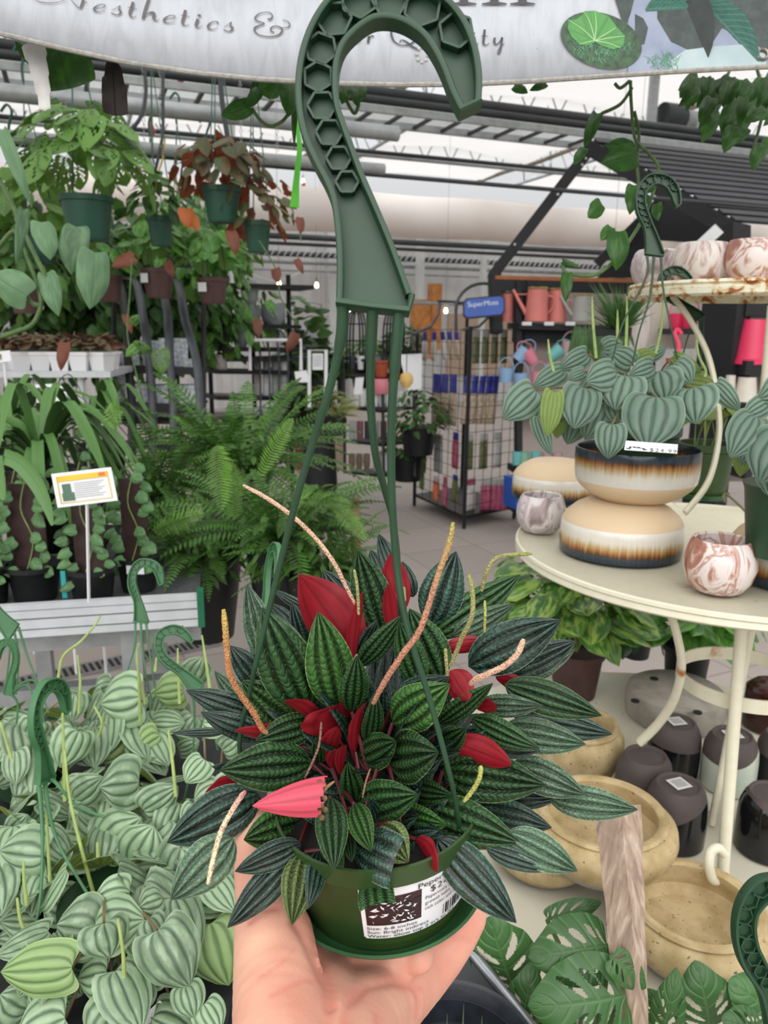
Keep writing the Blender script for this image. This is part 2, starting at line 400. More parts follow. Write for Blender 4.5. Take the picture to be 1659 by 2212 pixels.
# ------------------------------------------------------------------ greenhouse shell
O2 = Vector((0, 0, 0))
def UVp(u, v, z): return U*u+V*v+Z3*z
def uv_of(p): p = Vector(p); return p.dot(U), p.dot(V)
m, n, b, out = _new('floor_tiles'); M_FLOOR = m
c = n.nodes.new('ShaderNodeTexCoord'); mp = n.nodes.new('ShaderNodeMapping'); mp.inputs['Rotation'].default_value = (0, 0, math.radians(-25)); n.links.new(c.outputs['Object'], mp.inputs[0])
br = n.nodes.new('ShaderNodeTexBrick'); n.links.new(mp.outputs[0], br.inputs['Vector']); br.offset = 0; br.inputs['Scale'].default_value = 1.0
br.inputs['Brick Width'].default_value = .6; br.inputs['Row Height'].default_value = .6; br.inputs['Mortar Size'].default_value = .006
br.inputs['Color1'].default_value = (*srgb('#a99f98'), 1); br.inputs['Color2'].default_value = (*srgb('#a0968f'), 1); br.inputs['Mortar'].default_value = (*srgb('#857b75'), 1)
f = _noise(n, 2.5, 4); n.links.new(_mix(n, br.outputs['Color'], srgb('#8f8681'), _math(n, 'MULTIPLY', f, .5)), b.inputs['Base Color']); b.inputs['Roughness'].default_value = .55
mb = MB(); mb.poly([UVp(-22, -3, -.02), UVp(26, -3, -.02), UVp(26, 30, -.02), UVp(-22, 30, -.02)], Z3, .02); obj('floor', mb, M_FLOOR, kind='structure', smooth=False)
# back wall of corrugated sheet
WV = uv_of(W(800, 660, 16))[1]
M_CORR = pm('grey_corrugated_sheet', '#c2c1c0', .5, .1, var=.05, scale=3)
mb = MB(); u0, u1 = -16, 24; k = int((u1-u0)/.14); vs = []
for i in range(k+1):
    u = u0+(u1-u0)*i/k; vs += [UVp(u, WV+(.03 if i % 2 else 0), 0), UVp(u, WV+(.03 if i % 2 else 0), 3.6)]
mb.add(vs, [(2*i, 2*i+2, 2*i+3, 2*i+1) for i in range(k)]); obj('wall_back', mb, M_CORR, kind='structure', smooth=False)
M_TUBE = pm('galvanised_tube', '#a0a4a4', .45, .3, var=.12, scale=12)
M_DTUBE = pm('dark_pipe', '#3c4042', .5, .3, var=.1, scale=8)
M_WSTEEL = pm('white_steel_post', '#c9ccca', .5, .1, var=.05, scale=8)
def trim(nm, mb, m): return obj(nm, mb, m, kind='structure')
def uline(px, py, d, z=None): p = W(px, py, d) if z is None else Zp(px, py, z); return uv_of(p), p.z
def upipe(nm, px, py, d, r, m, lo=-14, hi=20):
    p = W(px, py, d); mb = MB(); mb.tube([p+U*lo, p+U*hi], r, 10); return trim(nm, mb, m)
ti = [0]
def T(): ti[0] += 1; return 'trim_%d' % ti[0]
# pipes and cable tray overhead
upipe(T(), 250, 225, 3.4, .036, M_TUBE, -6, 1.35); upipe(T(), 250, 125, 4.2, .026, M_DTUBE); upipe(T(), 260, 148, 4.4, .026, M_DTUBE)
upipe(T(), 250, 315, 3.6, .028, M_TUBE, -6, 1.35); upipe(T(), 250, 330, 3.7, .012, M_DTUBE, -6, 5); upipe(T(), 300, 280, 6.2, .018, M_DTUBE)
upipe(T(), 900, 345, 8.0, .02, M_TUBE)
p = W(830, 262, 6.2); mb = MB(); mb.box(p+U*5+Z3*.10, (24, .05, .20), (U, V, Z3)); trim(T(), mb, pm('white_gutter', '#dfe3e4', .4, .0, var=.05))
for dv in (-.02, -.42):
    mb = MB(); mb.box(p+U*5+V*dv-Z3*.03, (24, .03, .05), (U, V, Z3)); trim(T(), mb, M_TUBE)
mb = MB()
for i in range(-30, 60): mb.box(p+U*(i*.25)-V*.22-Z3*.035, (.03, .42, .02), (U, V, Z3))
trim(T(), mb, M_DTUBE)
for (py, d, r) in ((520, 13.5, .05), (535, 13.6, .03), (556, 15, .05), (573, 15.2, .04), (590, 15.4, .02)): upipe(T(), 800, py, d, r, M_TUBE if d > 15 else M_DTUBE)
# lattice under the far gutter
mb = MB(); p = W(800, 560, 14.6)
for i in range(-90, 160): mb.bar(p+U*(i*.12), p+U*(i*.12+.12)+Z3*.16, .015, .015)
trim(T(), mb, M_WSTEEL)
# ceiling shade screens with gaps, and trusses along V
CZ = 4.6
m, n, b, out = _new('white_shade_screen'); M_SCR = m
f = _noise(n, 1.3, 4); n.links.new(_ramp(n, f, [(.35, srgb('#dcdad8')), (.7, srgb('#e8e6e5'))]), b.inputs['Base Color']); b.inputs['Roughness'].default_value = .8
t = n.nodes.new('ShaderNodeBsdfTranslucent'); t.inputs[0].default_value = (*srgb('#f4f3f2'), 1); mx = n.nodes.new('ShaderNodeMixShader'); mx.inputs[0].default_value = .42; n.links.new(b.outputs[0], mx.inputs[1]); n.links.new(t.outputs[0], mx.inputs[2]); n.links.new(mx.outputs[0], out.inputs[0])
M_TAN = pm('rolled_tan_fabric', '#a39a86', .8, var=.15, scale=6)
for i, u_ in enumerate(range(-15, 28, 4)):
    mb = MB(); nv = 40; vs = []
    for j in range(nv+1):
        v = -1+ (WV+1)*j/nv; sag = .05*math.sin(j*1.7+i)
        vs += [UVp(u_+.05, v, CZ+sag), UVp(u_+1.5, v, CZ+.10+sag), UVp(u_+3.1, v, CZ+.02-sag)]
    mb.add(vs, [(j*3+k, j*3+k+1, (j+1)*3+k+1, (j+1)*3+k) for j in range(nv) for k in (0, 1)]); obj('ceiling', mb, M_SCR, kind='structure')
    mb = MB(); mb.tube([UVp(u_+3.12, -1+(WV+1)*j/14, CZ-.02+.02*math.sin(j*2)) for j in range(15)], .05, 8, flat=.7); trim(T(), mb, M_TAN)
    mb = MB(); mb.tube([UVp(u_, -1, CZ-.02), UVp(u_, WV, CZ-.02)], .03, 8); mb.tube([UVp(u_-.4, -1, CZ+.55), UVp(u_-.4, WV, CZ+.55)], .03, 8)
    for j in range(int(WV)+1): mb.tube([UVp(u_, j-1, CZ), UVp(u_-.4, j-.5, CZ+.55)], .015, 6); mb.tube([UVp(u_, j, CZ), UVp(u_-.4, j-.5, CZ+.55)], .015, 6)
    trim(T(), mb, M_TUBE)
# glass roof bars above
mb = MB()
for j in range(0, 36): mb.tube([UVp(-18, j*.5, CZ+1.3), UVp(30, j*.5, CZ+1.3)], .014, 4)
for j in range(0, 24): mb.tube([UVp(-18+j*2, -1, CZ+1.35), UVp(-18+j*2, WV, CZ+1.35)], .02, 4)
trim(T(), mb, M_WSTEEL)
for v_ in (3.2, 6.6, 10, 13.4):
    mb = MB(); mb.tube([UVp(-16, v_, CZ-.12), UVp(28, v_, CZ-.12)], .035, 8); mb.tube([UVp(-16, v_, CZ+.35), UVp(28, v_, CZ+.35)], .025, 8)
    for i in range(-32, 56): mb.tube([UVp(i*.5, v_, CZ-.12), UVp(i*.5+.25, v_, CZ+.35)], .012, 4); mb.tube([UVp(i*.5+.5, v_, CZ-.12), UVp(i*.5+.25, v_, CZ+.35)], .012, 4)
    trim(T(), mb, M_TUBE)
# columns
for (px, d, w_) in ((512, 9.0, .09), (718, 15.5, .14), (905, 15.5, .14), (1040, 15.5, .10)):
    p = W(px, 700, d); mb = MB(); mb.box((p.x, p.y, 2.0 if d > 10 else 2.3), (w_, w_, 4.0 if d > 10 else 4.6), (U, V, Z3)); trim(T(), mb, M_WSTEEL)
# clear plastic heating duct hanging below the roof
m, n, b, out = _new('milky_plastic_film'); f = _noise(n, .8, 4, dist=.3); n.links.new(_ramp(n, f, [(.3, srgb('#e2d6cd')), (.7, srgb('#efeae6'))]), b.inputs['Base Color']); b.inputs['Roughness'].default_value = .28; b.inputs['Specular IOR Level'].default_value = .5
p = W(900, 468, 11.5); mb = MB(); mb.tube([p+U*(-14+i*.5)+Z3*.015*math.sin(i*1.3) for i in range(80)], .30, 24); obj('air_duct', mb, m, label='milky plastic air duct running under the roof above the far wall', cat='air duct')
# far wall doorway: solid panel painted near-black for its unlit inside
p = W(678, 775, 15.9); u_, v_ = uv_of(p)
mb = MB(); mb.box(UVp(u_-.05, WV-.02, .70), (1.3, .04, 1.4), (U, V, Z3)); obj('door_1', mb, pm('doorway_shade', '#15130f', .8), kind='structure', smooth=False)
mb = MB()
for (a, c_, s1, s2) in ((-.72, .72, .12, 1.5), (.62, .72, .12, 1.5), (-.05, 1.44, 1.46, .12)): mb.box(UVp(u_+a, WV-.05, c_), (s1, .08, s2), (U, V, Z3))
trim(T(), mb, M_TUBE)
mb = MB(); mb.box(UVp(u_+4.6, WV-.03, 1.25), (3.2, .05, 1.3), (U, V, Z3)); obj('window_1', mb, pm('beige_roller_shutter', '#b39c88', .6, var=.08, scale=30), kind='structure', smooth=False)
# festoon bulbs
for (px, py, d, bl) in ((603, 615, 6.5, 'brightest one, just left of the hook'), (684, 617, 11, 'left of the hook base'), (694, 672, 12, 'above the dark doorway'), (757, 670, 12, 'between the left and middle hanger wires'), (963, 672, 11, 'left of the blue sign'), (1320, 622, 7, 'left one above the grass plant'), (1358, 624, 7, 'right one above the grass plant'), (640, 392, 14, 'left one above the air duct'), (655, 392, 14, 'right one above the air duct')):
    c_ = W(px, py, d); r_ = .02 if d < 10 else .028; mb = MB(); mb.lathe([(0, -r_*1.2), (r_*.8, -r_*.8), (r_, 0), (r_*.7, r_), (r_*.4, r_*1.6), (0, r_*1.6)], c_, 16)
    t_ = thing('light_bulb', 'warm glowing string light bulb, '+bl, 'light bulb', c_, 'string light bulbs')
    obj('bulb', mb, pm('warm_bulb', '#fff0c0', .3, emit=('#ffd9a0', 14.0)), t_); mb = MB(); mb.tube([c_+Z3*r_*1.5, c_+Z3*(r_*1.5+.07)], .008, 8); mb.tube([c_+Z3*r_*1.5, Vector((c_.x, c_.y, 4.5))], .0015, 4); obj('socket', mb, M_DTUBE, t_)
for (a, c_) in (((500, 655, 12), (1060, 668, 12)), ((520, 575, 9), (660, 580, 9))):
    A = W(*a); B = W(*c_); mb = MB(); mb.tube([A.lerp(B, i/12)-Z3*.15*math.sin(math.pi*i/12) for i in range(13)], .006, 5); obj('light_cable', mb, M_WSTEEL, label='thin string light cable stretched in front of the far wall' if a[2] > 10 else 'thin string light cable stretched near the hanging baskets', cat='cable')

# ------------------------------------------------------------------ banner
m, n, b, out = _new('banner_vinyl'); M_BAN = m
c = n.nodes.new('ShaderNodeTexCoord'); mp = n.nodes.new('ShaderNodeMapping'); mp.inputs['Scale'].default_value = (1, 1, .12); n.links.new(c.outputs['Object'], mp.inputs[0])
f = _noise(n, 60, 5, vec=mp.outputs[0], dist=.8); g = _noise(n, 200, 3); col = _mix(n, _ramp(n, f, [(.35, srgb('#abafb5')), (.6, srgb('#b8bcc2'))]), srgb('#77726c'), _ramp(n, g, [(.74, (0, 0, 0)), (.78, (1, 1, 1))]))
n.links.new(col, b.inputs['Base Color']); b.inputs['Roughness'].default_value = .45; _bump(n, b, f, .12)
BD = 1.05
BL = [(-260, 20), (-60, 62), (0, 75), (120, 104), (270, 137), (420, 160), (560, 174), (700, 182), (850, 186), (1000, 185), (1150, 178), (1300, 168), (1450, 158), (1600, 150), (1659, 147), (1850, 140)]
def bdep(x): return 1.05+.00002*(x-830)
def bw(x, y, off=0.0): return W(x, y, bdep(x)-off)
banner = thing('banner', 'white hanging vinyl banner with script lettering and plant pictures above the hook', 'banner', bw(830, -100))
def byb(x):
    for (a, ya), (c_, yb) in zip(BL, BL[1:]):
        if a <= x <= c_: return ya+(yb-ya)*(x-a)/(c_-a)
    return 150
mb = MB(); vs = []; nx = 70; ny = 5
for i in range(nx+1):
    x = -260+2110*i/nx
    for j in range(ny+1): y = byb(x)+(-420-byb(x))*j/ny; vs.append(bw(x, y))
mb.add(vs, [(i*(ny+1)+j, (i+1)*(ny+1)+j, (i+1)*(ny+1)+j+1, i*(ny+1)+j+1) for i in range(nx) for j in range(ny)])
o = obj('sheet', mb, M_BAN, banner); sm = o.modifiers.new('s', 'SOLIDIFY'); sm.thickness = .0015; sm.offset = -1
mb = MB(); mb.tube([bw(x, byb(x)-3, .0) for x in range(-250, 1850, 25)], .0035, 8); obj('hem', mb, pm('banner_hem', '#a8a59e', .7, var=.15, scale=150, bump=.4), banner)
# printed script lettering drawn as broad-nib strokes
M_LET = pm('print_grey', '#5a5657', .5, var=.03); M_LET2 = pm('print_dark', '#37343a', .5, var=.03)
def stroke(mb, pts, off=.0025):
    P_ = smooth_path([Vector((x, y, w_)) for x, y, w_ in pts], 5); L_ = []; R_ = []
    for i, p_ in enumerate(P_):
        t_ = P_[min(i+1, len(P_)-1)]-P_[max(i-1, 0)]; l = math.hypot(t_.x, t_.y) or 1; nx_, ny_ = -t_.y/l, t_.x/l; h = max(.5, p_.z)/2
        L_.append(bw(p_.x+nx_*h, p_.y+ny_*h, off)); R_.append(bw(p_.x-nx_*h, p_.y-ny_*h, off))
    k = len(P_); mb.add(L_+R_, [(i, i+1, k+i+1, k+i) for i in range(k-1)])
def cv(ox, oy, s, pts): return [(ox+x/s, oy+y/s, w_/s) for x, y, w_ in pts]
mb = MB(); s1 = 5.027
for pts in ([(370, -10, 5), (430, 18, 8), (540, 32, 8), (640, 20, 7), (710, -5, 5)], [(770, -5, 8), (800, 30, 8), (835, 68, 8), (862, 92, 8)], [(905, -10, 30), (890, 40, 28), (870, 88, 24)], [(900, 5, 6), (925, 15, 8), (942, 22, 6)],
            [(1050, 92, 6), (1090, 92, 6), (1130, 75, 10), (1140, 55, 9), (1110, 46, 8), (1060, 58, 12), (1022, 90, 24), (1030, 118, 16), (1075, 130, 8), (1115, 125, 6), (1143, 112, 5)],
            [(1212, 110, 6), (1250, 92, 6), (1300, 62, 7), (1302, 72, 14), (1290, 95, 14), (1310, 125, 24), (1300, 150, 18), (1265, 160, 10), (1225, 148, 12), (1205, 138, 10)],
            [(1445, 20, 34), (1432, 70, 34), (1412, 130, 34), (1412, 165, 22), (1435, 187, 10), (1462, 184, 6), (1482, 170, 5)], [(1388, 75, 6), (1430, 84, 8), (1487, 95, 5)]): stroke(mb, cv(0, 0, s1, pts))
for pts in ([(1620, -20, 32), (1595, 50, 34), (1570, 130, 34), (1550, 205, 30)], [(1560, 190, 6), (1600, 150, 10), (1645, 135, 26), (1672, 150, 34), (1668, 190, 34), (1690, 222, 12), (1715, 218, 6), (1729, 207, 5)]): stroke(mb, cv(0, 0, s1, pts))
for pts in ([(150, 205, 6), (190, 205, 6), (235, 190, 10), (240, 172, 9), (210, 165, 8), (165, 175, 12), (122, 210, 24), (130, 238, 16), (175, 250, 8), (215, 245, 6), (244, 234, 5)],
            [(355, 108, 34), (343, 160, 34), (325, 225, 34), (325, 258, 22), (348, 275, 10), (378, 272, 6), (398, 263, 5)], [(303, 162, 6), (345, 170, 8), (402, 180, 5)],
            [(492, 205, 34), (478, 240, 34), (466, 275, 24), (488, 296, 12), (515, 290, 6), (540, 272, 5)], [(485, 165, 14), (505, 166, 26), (522, 175, 16)],
            [(705, 262, 12), (705, 240, 14), (670, 232, 8), (625, 250, 16), (598, 285, 26), (615, 312, 16), (655, 318, 7), (705, 298, 5)],
            [(775, 290, 6), (810, 270, 6), (848, 240, 8), (850, 252, 14), (840, 275, 16), (865, 305, 26), (852, 330, 18), (820, 340, 10), (785, 328, 12), (770, 318, 10)],
            [(1245, 202, 12), (1275, 208, 20), (1300, 175, 14), (1275, 138, 10), (1215, 132, 8), (1150, 150, 12), (1112, 192, 18), (1130, 222, 14), (1175, 240, 12), (1210, 255, 14), (1160, 275, 14), (1108, 300, 22), (1110, 340, 18), (1160, 380, 12), (1260, 397, 12), (1350, 385, 16), (1400, 345, 22), (1400, 310, 18), (1360, 285, 12), (1310, 285, 12), (1280, 310, 18), (1290, 340, 14), (1320, 350, 14)],
            [(1395, 300, 8), (1440, 300, 8), (1480, 285, 14), (1485, 255, 12), (1455, 225, 8), (1410, 218, 8)]): stroke(mb, cv(330, 0, s1, pts))
obj('lettering', mb, M_LET, banner, smooth=False, label='grey script lettering')
mb = MB(); s2 = 3.770
for pts in ([(-10, 210, 5), (20, 225, 14), (60, 260, 22)], [(95, 270, 18), (100, 325, 18), (118, 348, 8), (140, 340, 5), (155, 322, 5)], [(215, 292, 20), (208, 350, 20)], [(212, 320, 8), (235, 292, 10), (256, 298, 12)],
            [(425, 195, 10), (400, 235, 14), (400, 290, 16), (425, 340, 12), (480, 368, 8), (550, 358, 12), (605, 310, 16), (620, 260, 14), (600, 215, 8), (540, 185, 6), (470, 180, 6), (425, 195, 8)], [(465, 345, 8), (480, 325, 8), (520, 340, 14), (570, 380, 16), (620, 402, 8)],
            [(685, 300, 16), (682, 345, 18), (700, 368, 10), (715, 360, 5)], [(750, 300, 14), (748, 345, 16), (760, 365, 8), (790, 300, 14), (788, 350, 18), (805, 368, 8)], [(870, 300, 10), (840, 330, 16), (850, 362, 10), (885, 330, 10), (890, 300, 14), (888, 350, 14), (905, 365, 6)],
            [(1018, 245, 5), (1018, 180, 8), (1000, 165, 8), (988, 190, 8), (980, 290, 14), (985, 350, 14), (1005, 365, 6)], [(1072, 300, 18), (1070, 350, 18), (1085, 368, 8), (1108, 352, 5)], [(1065, 272, 10), (1078, 270, 18)],
            [(1158, 240, 20), (1152, 300, 20), (1148, 350, 18), (1165, 368, 8), (1195, 352, 5)], [(1130, 292, 6), (1185, 294, 5)], [(1240, 305, 18), (1236, 340, 18), (1250, 362, 10), (1280, 340, 8), (1300, 305, 14), (1292, 370, 16), (1280, 430, 12), (1265, 432, 8), (1275, 395, 6), (1318, 352, 5)]): stroke(mb, cv(740, 0, s2, pts))
for x0 in (975, 1041, 1102):
    mb.add([bw(x, y, .0025) for x, y in ((x0, 10), (x0, 7), (x0+18, 4), (x0+18, -60), (x0+36, -60), (x0+36, 4), (x0+54, 7), (x0+54, 10))], [(0, 1, 2, 5, 6, 7), (2, 3, 4, 5)])
obj('lettering', mb, M_LET2, banner, smooth=False, label='dark script lettering')
# printed picture: slate ground, pale pot, big glossy leaves, oval ivy picture
def bpoly(mb, pts, off): mb.add([bw(x, min(y, byb(x)-5), off) for x, y in pts], [tuple(range(len(pts)))])
def bgrid(mb, fx, off, n=30):
    pass
def bleaf(mb, b_, t_, w_, off, **k):
    B_2 = bw(*b_, off); T_2 = bw(*t_, off); leaf_pts(mb, B_2, T_2, w_*BD/F, toward(B_2), bend=0, cup=0, **k)
PR = lambda nm, c1, c2, s: pm(nm, c1, .5, var=.1, scale=s, col2=c2)
mb = MB(); vs = []; xs = [1357+(1850-1357)*i/20 for i in range(21)]
mb.add([bw(x, y, .0018) for x in xs for y in (byb(x)-4, -80)], [(2*i, 2*i+2, 2*i+3, 2*i+1) for i in range(20)]); obj('printed_picture', mb, PR('print_slate', '#7d869c', '#8f99ab', 20), banner, smooth=False)
mb = MB(); bpoly(mb, [(1320, -60), (1330, 0), (1345, 45), (1350, 60), (1362, 30), (1372, -10), (1372, -60)], .0024); bpoly(mb, [(1372, 30), (1390, 40), (1400, 60), (1392, 95), (1380, 95), (1372, 70)], .0024)
mb.add([bw(x, y, .0022) for x, y in ((1420, -60), (1420, 40), (1450, 90), (1520, 122), (1560, 60), (1640, 100), (1659, 110), (1850, 90), (1850, -60))], [tuple(range(9))]); obj('printed_picture', mb, PR('print_dark_leaves', '#26322e', '#3a4642', 60), banner, smooth=False)
mb = MB(); el = [(1550+105*math.cos(a*math.pi/18), 142-46*math.sin(a*math.pi/18)) for a in range(19)]; bpoly(mb, [(1445, 160), (1655, 148)]+[(1655, 118), (1600, 96), (1540, 100), (1480, 108), (1450, 130)], .0026); obj('printed_picture', mb, PR('print_pale_pot', '#a9b9b9', '#93a8ae', 16), banner, smooth=False)
mb = MB(); bleaf(mb, (1470, -20), (1530, 124), 90, .0030, shape='ovate', rnd=.2, nu=6, nv=10); bleaf(mb, (1500, 10), (1532, 75), 34, .0032, shape='lance', nu=6, nv=10); obj('printed_picture', mb, PR('print_black_leaf', '#2a3433', '#1f2727', 50), banner, smooth=False)
L_PR = leafmat('printed_teal_leaf', '#3f7d6c', '#8fb8ac', '#3f7d6c', side=10, rough=.5, rv=.2, bump=0, tr=0, vein_amt=.4, noise_c='#2a5a50', noise_amt=.5)
L_PR2 = leafmat('printed_ivy_leaf', '#4f8f48', '#a8cf98', '#4f8f48', side=5, rough=.5, rv=.1, bump=0, tr=0, vein_amt=.6, noise_c='#86b87c', noise_amt=.5, nscale=3)
mb = MB(); bleaf(mb, (1520, 5), (1640, 132), 84, .0036, shape='lance', rnd=.5, nu=10, nv=16); bleaf(mb, (1380, -30), (1500, 10), 70, .0034, shape='lance', rnd=.7); bleaf(mb, (1395, 20), (1490, 15), 60, .0034, shape='lance', rnd=.9, nu=10, nv=16); obj('printed_picture', mb, L_PR, banner, smooth=False)
mb = MB(); A1 = (1299, 87); el = [(A1[0]+math.cos(a*math.pi/24)*90*math.cos(.32)-math.sin(a*math.pi/24)*58*math.sin(.32), A1[1]+math.cos(a*math.pi/24)*90*math.sin(.32)+math.sin(a*math.pi/24)*58*math.cos(.32)) for a in range(48)]
bpoly(mb, el, .0034); obj('printed_picture', mb, PR('print_moss_oval', '#2f5a30', '#1c2f1e', 120), banner, smooth=False, label='oval picture of an ivy leaf')
mb = MB(); c0 = (1285, 88)
def fan(cx, cy, pts): mb.add([bw(cx, cy, .0040)]+[bw(x, y, .0040) for x, y in pts], [(0, i+1, i+2) for i in range(len(pts)-1)], [(0, .5)]+[((i % 3)*.4-.4, i/len(pts)) for i in range(len(pts))])
fan(1285, 88, [(1285, 92), (1270, 98), (1252, 96), (1235, 80), (1226, 62), (1228, 43), (1245, 42), (1258, 32), (1262, 24), (1285, 23), (1315, 35), (1330, 55), (1350, 78), (1346, 100), (1325, 107), (1303, 100), (1287, 92)]); obj('printed_picture', mb, L_PR2, banner, smooth=False)
mb = MB()
for (x, y) in ((1226, 42), (1262, 24), (1285, 23), (1330, 60), (1350, 78), (1340, 103), (1252, 96)): stroke(mb, [(1285, 88, 1.6), ((1285+x)/2+3, (88+y)/2-2, 1.4), (x, y, .8)], .0043)
obj('printed_picture', mb, PR('print_pale_vein', '#b4d4a0', '#a4c890', 10), banner, smooth=False)
rg = random.Random(8); mb = MB()
for i in range(70):
    a = rg.uniform(0, 6.28); r_ = rg.uniform(.3, .9); x = A1[0]+math.cos(a)*80*r_; y = A1[1]+6+abs(math.sin(a))*48*r_
    if y > 88 or x > 1330: stroke(mb, [(x, y, 1.4), (x+rg.uniform(-6, 6), y-6, 1.2), (x+rg.uniform(-12, 12), y-rg.uniform(8, 16), .6)] if y < 138 else [(x, 130, 1), (x+3, 124, 1)], .0038)
for i in range(40): x = rg.uniform(1395, 1465); y = rg.uniform(120, 152); stroke(mb, [(x, y, 1.6), (x+rg.uniform(-8, 8), y-8, 1.2), (x+rg.uniform(-16, 16), y-rg.uniform(12, 22), .6)], .0030)
obj('printed_picture', mb, PR('print_grass', '#5f9a78', '#3f7a58', 60), banner, smooth=False)
mb = MB(); q = bw(1648, 117, .004); mb.lathe([(.0050, -.001), (.0085, -.0005), (.0090, .0012), (.0075, .0022), (.0055, .0015), (.0045, -.001)], q, 28, (RGT, UPV, -FWD)); obj('grommet', mb, pm('brass_grommet', '#8a8378', .3, .8), banner)
mb = MB()
for i in range(9): a = i*.8; mb.ball(bw(912+12*math.cos(a), 118+16*math.sin(a), .002), .0022, 4, (1, .5, 1))
obj('glue_residue', mb, pm('glue_residue', '#c6c3bb', .6), banner)
# things hanging right under the banner
L_HG = leafmat('hanging_green_leaf', '#2f6018', '#24500f', '#4a7a26', rough=.35, rv=.3, vein_amt=.3, noise_c='#447a22', noise_amt=.5, nscale=3, bump=.3, tr=.35)
mb = MB(); a = W(100, 118, 1.1)
leaf_pts(mb, W(128, 90, 1.12), W(150, 192, 1.12), 130*1.12/F, -FWD, 'blunt', 10, 10, rnd=.3); leaf_pts(mb, W(32, 88, 1.12), W(98, 172, 1.14), 22*1.12/F, -FWD, 'lance', 6, 8)
obj('hanging_leaf', mb, L_HG, label='dark green leaves poking out below the left part of the banner', cat='leaf')
mb = MB(); mb.tube(smooth_path([W(70, 95, 1.09), W(80, 130, 1.09), W(88, 170, 1.09), (W(94, 205, 1.09)), W(97, 240, 1.09)], 5), [.0160]*5+[.013]*5+[.011]*5+[.0085]*5+[.001], 8, flat=.3, up=-FWD); obj('torn_plastic', mb, pm('white_plastic_scrap', '#cfcdc8', .5, var=.1, scale=40, bump=.4), label='twisted scrap of white plastic hanging from the left of the banner', cat='plastic scrap')
mb = MB(); leaf_pts(mb, W(243, 122, 1.08), W(250, 250, 1.08), 52*1.08/F, -FWD+RGT*.3, 'blunt', 12, 14, ripple=.5, bend=.1, rnd=.4, cup=.2); mb.tube([W(241, 118, 1.08), W(243, 140, 1.08)], .001, 5)
obj('dead_leaf', mb, leafmat('dead_leaf', '#2a211b', '#1c1612', '#332820', rough=.8, bump=.6, tr=.02), label='dark dried leaf hanging under the banner', cat='leaf')
def vine(nm, label, path, leaves, lm, r=.0028, cat='vine', group=None, seed=1, holes=False, shape='heart', stemm=None, wk=1.0):
    pths = [path] if isinstance(path[0], tuple) else path; t_ = thing(nm, label, cat, W(*pths[0][0]), group)
    for pth in pths: mb = MB(); mb.tube(pxpath(pth), r, 8); obj('stem', mb, stemm or pm('vine_stem', '#4a6a30', .5, var=.2, scale=60), t_)
    rg = random.Random(seed)
    for (bx, by, tx, ty, w_, d) in leaves:
        mb = MB(); pleaf(mb, (bx, by), (tx, ty), d, d-.01, w_*wk, rg.uniform(-.4, .4), False, shape=shape, nu=14, nv=12, bend=.15, cup=-.15, lobe=.18, rnd=rg.random(), hook=rg.uniform(0, .3), ripple=.1, holes=mholes(rg) if holes else None); obj('leaf', mb, lm, t_)
    return t_
vine('pothos_vine', 'green pothos strand hanging below the banner left of the large hook', [(640, 150, 1.2), (630, 200, 1.2), (620, 250, 1.2), (590, 272, 1.2), (565, 262, 1.2), (545, 235, 1.2)],
     [(600, 175, 560, 195, 60, 1.2), (540, 230, 478, 250, 40, 1.2), (560, 195, 530, 235, 26, 1.2), (625, 175, 625, 250, 46, 1.19), (580, 172, 540, 200, 36, 1.21), (640, 205, 634, 315, 14, 1.2)], L_HG)
vine('pothos_vine', 'small green leaves hanging below the banner just inside the large hook', [(735, 180, 1.2), (745, 210, 1.2), (765, 245, 1.2), (775, 225, 1.2)], [(745, 185, 740, 222, 30, 1.2), (768, 188, 772, 228, 30, 1.2), (784, 185, 786, 215, 18, 1.2), (1110, 186, 1140, 200, 20, 1.2), (1180, 180, 1145, 195, 18, 1.2)], L_HG)
vine('pothos_vine', 'long pothos vine hanging from the banner down to the right hand stand', [[(1362, 175, 1.25), (1364, 230, 1.25), (1372, 300, 1.25), (1400, 330, 1.24), (1422, 360, 1.24), (1415, 400, 1.23), (1395, 460, 1.22), (1360, 520, 1.2), (1320, 570, 1.2), (1280, 595, 1.2), (1225, 590, 1.2), (1215, 570, 1.2)], [(1370, 240, 1.25), (1380, 290, 1.26), (1376, 350, 1.25), (1380, 400, 1.25)], [(1365, 190, 1.25), (1340, 225, 1.25), (1300, 245, 1.25)], [(1360, 175, 1.25), (1340, 190, 1.25), (1328, 180, 1.25)]],
     [(1375, 335, 1302, 350, 56, 1.24), (1365, 320, 1310, 312, 36, 1.26), (1335, 500, 1335, 580, 48, 1.19), (1320, 490, 1298, 520, 26, 1.2), (1225, 590, 1222, 650, 26, 1.18), (1215, 565, 1255, 580, 14, 1.19), (1370, 400, 1362, 460, 34, 1.22), (1300, 440, 1270, 470, 36, 1.22), (1290, 245, 1262, 320, 28, 1.25), (1400, 420, 1370, 445, 30, 1.22), (1262, 320, 1240, 355, 22, 1.25), (1418, 440, 1420, 475, 24, 1.23), (1390, 410, 1420, 400, 20, 1.23)], L_HG, seed=5)
rg = random.Random(31); lv = []
for i in range(46): x = rg.uniform(1500, 1720); y = 165+rg.random()**1.6*190*(.4+.6*(x-1500)/200); a = rg.uniform(.2, 1.5); lv.append((x, y, x-math.cos(a)*44, y+math.sin(a)*52+8, rg.uniform(22, 38), rg.uniform(1.2, 1.45)))
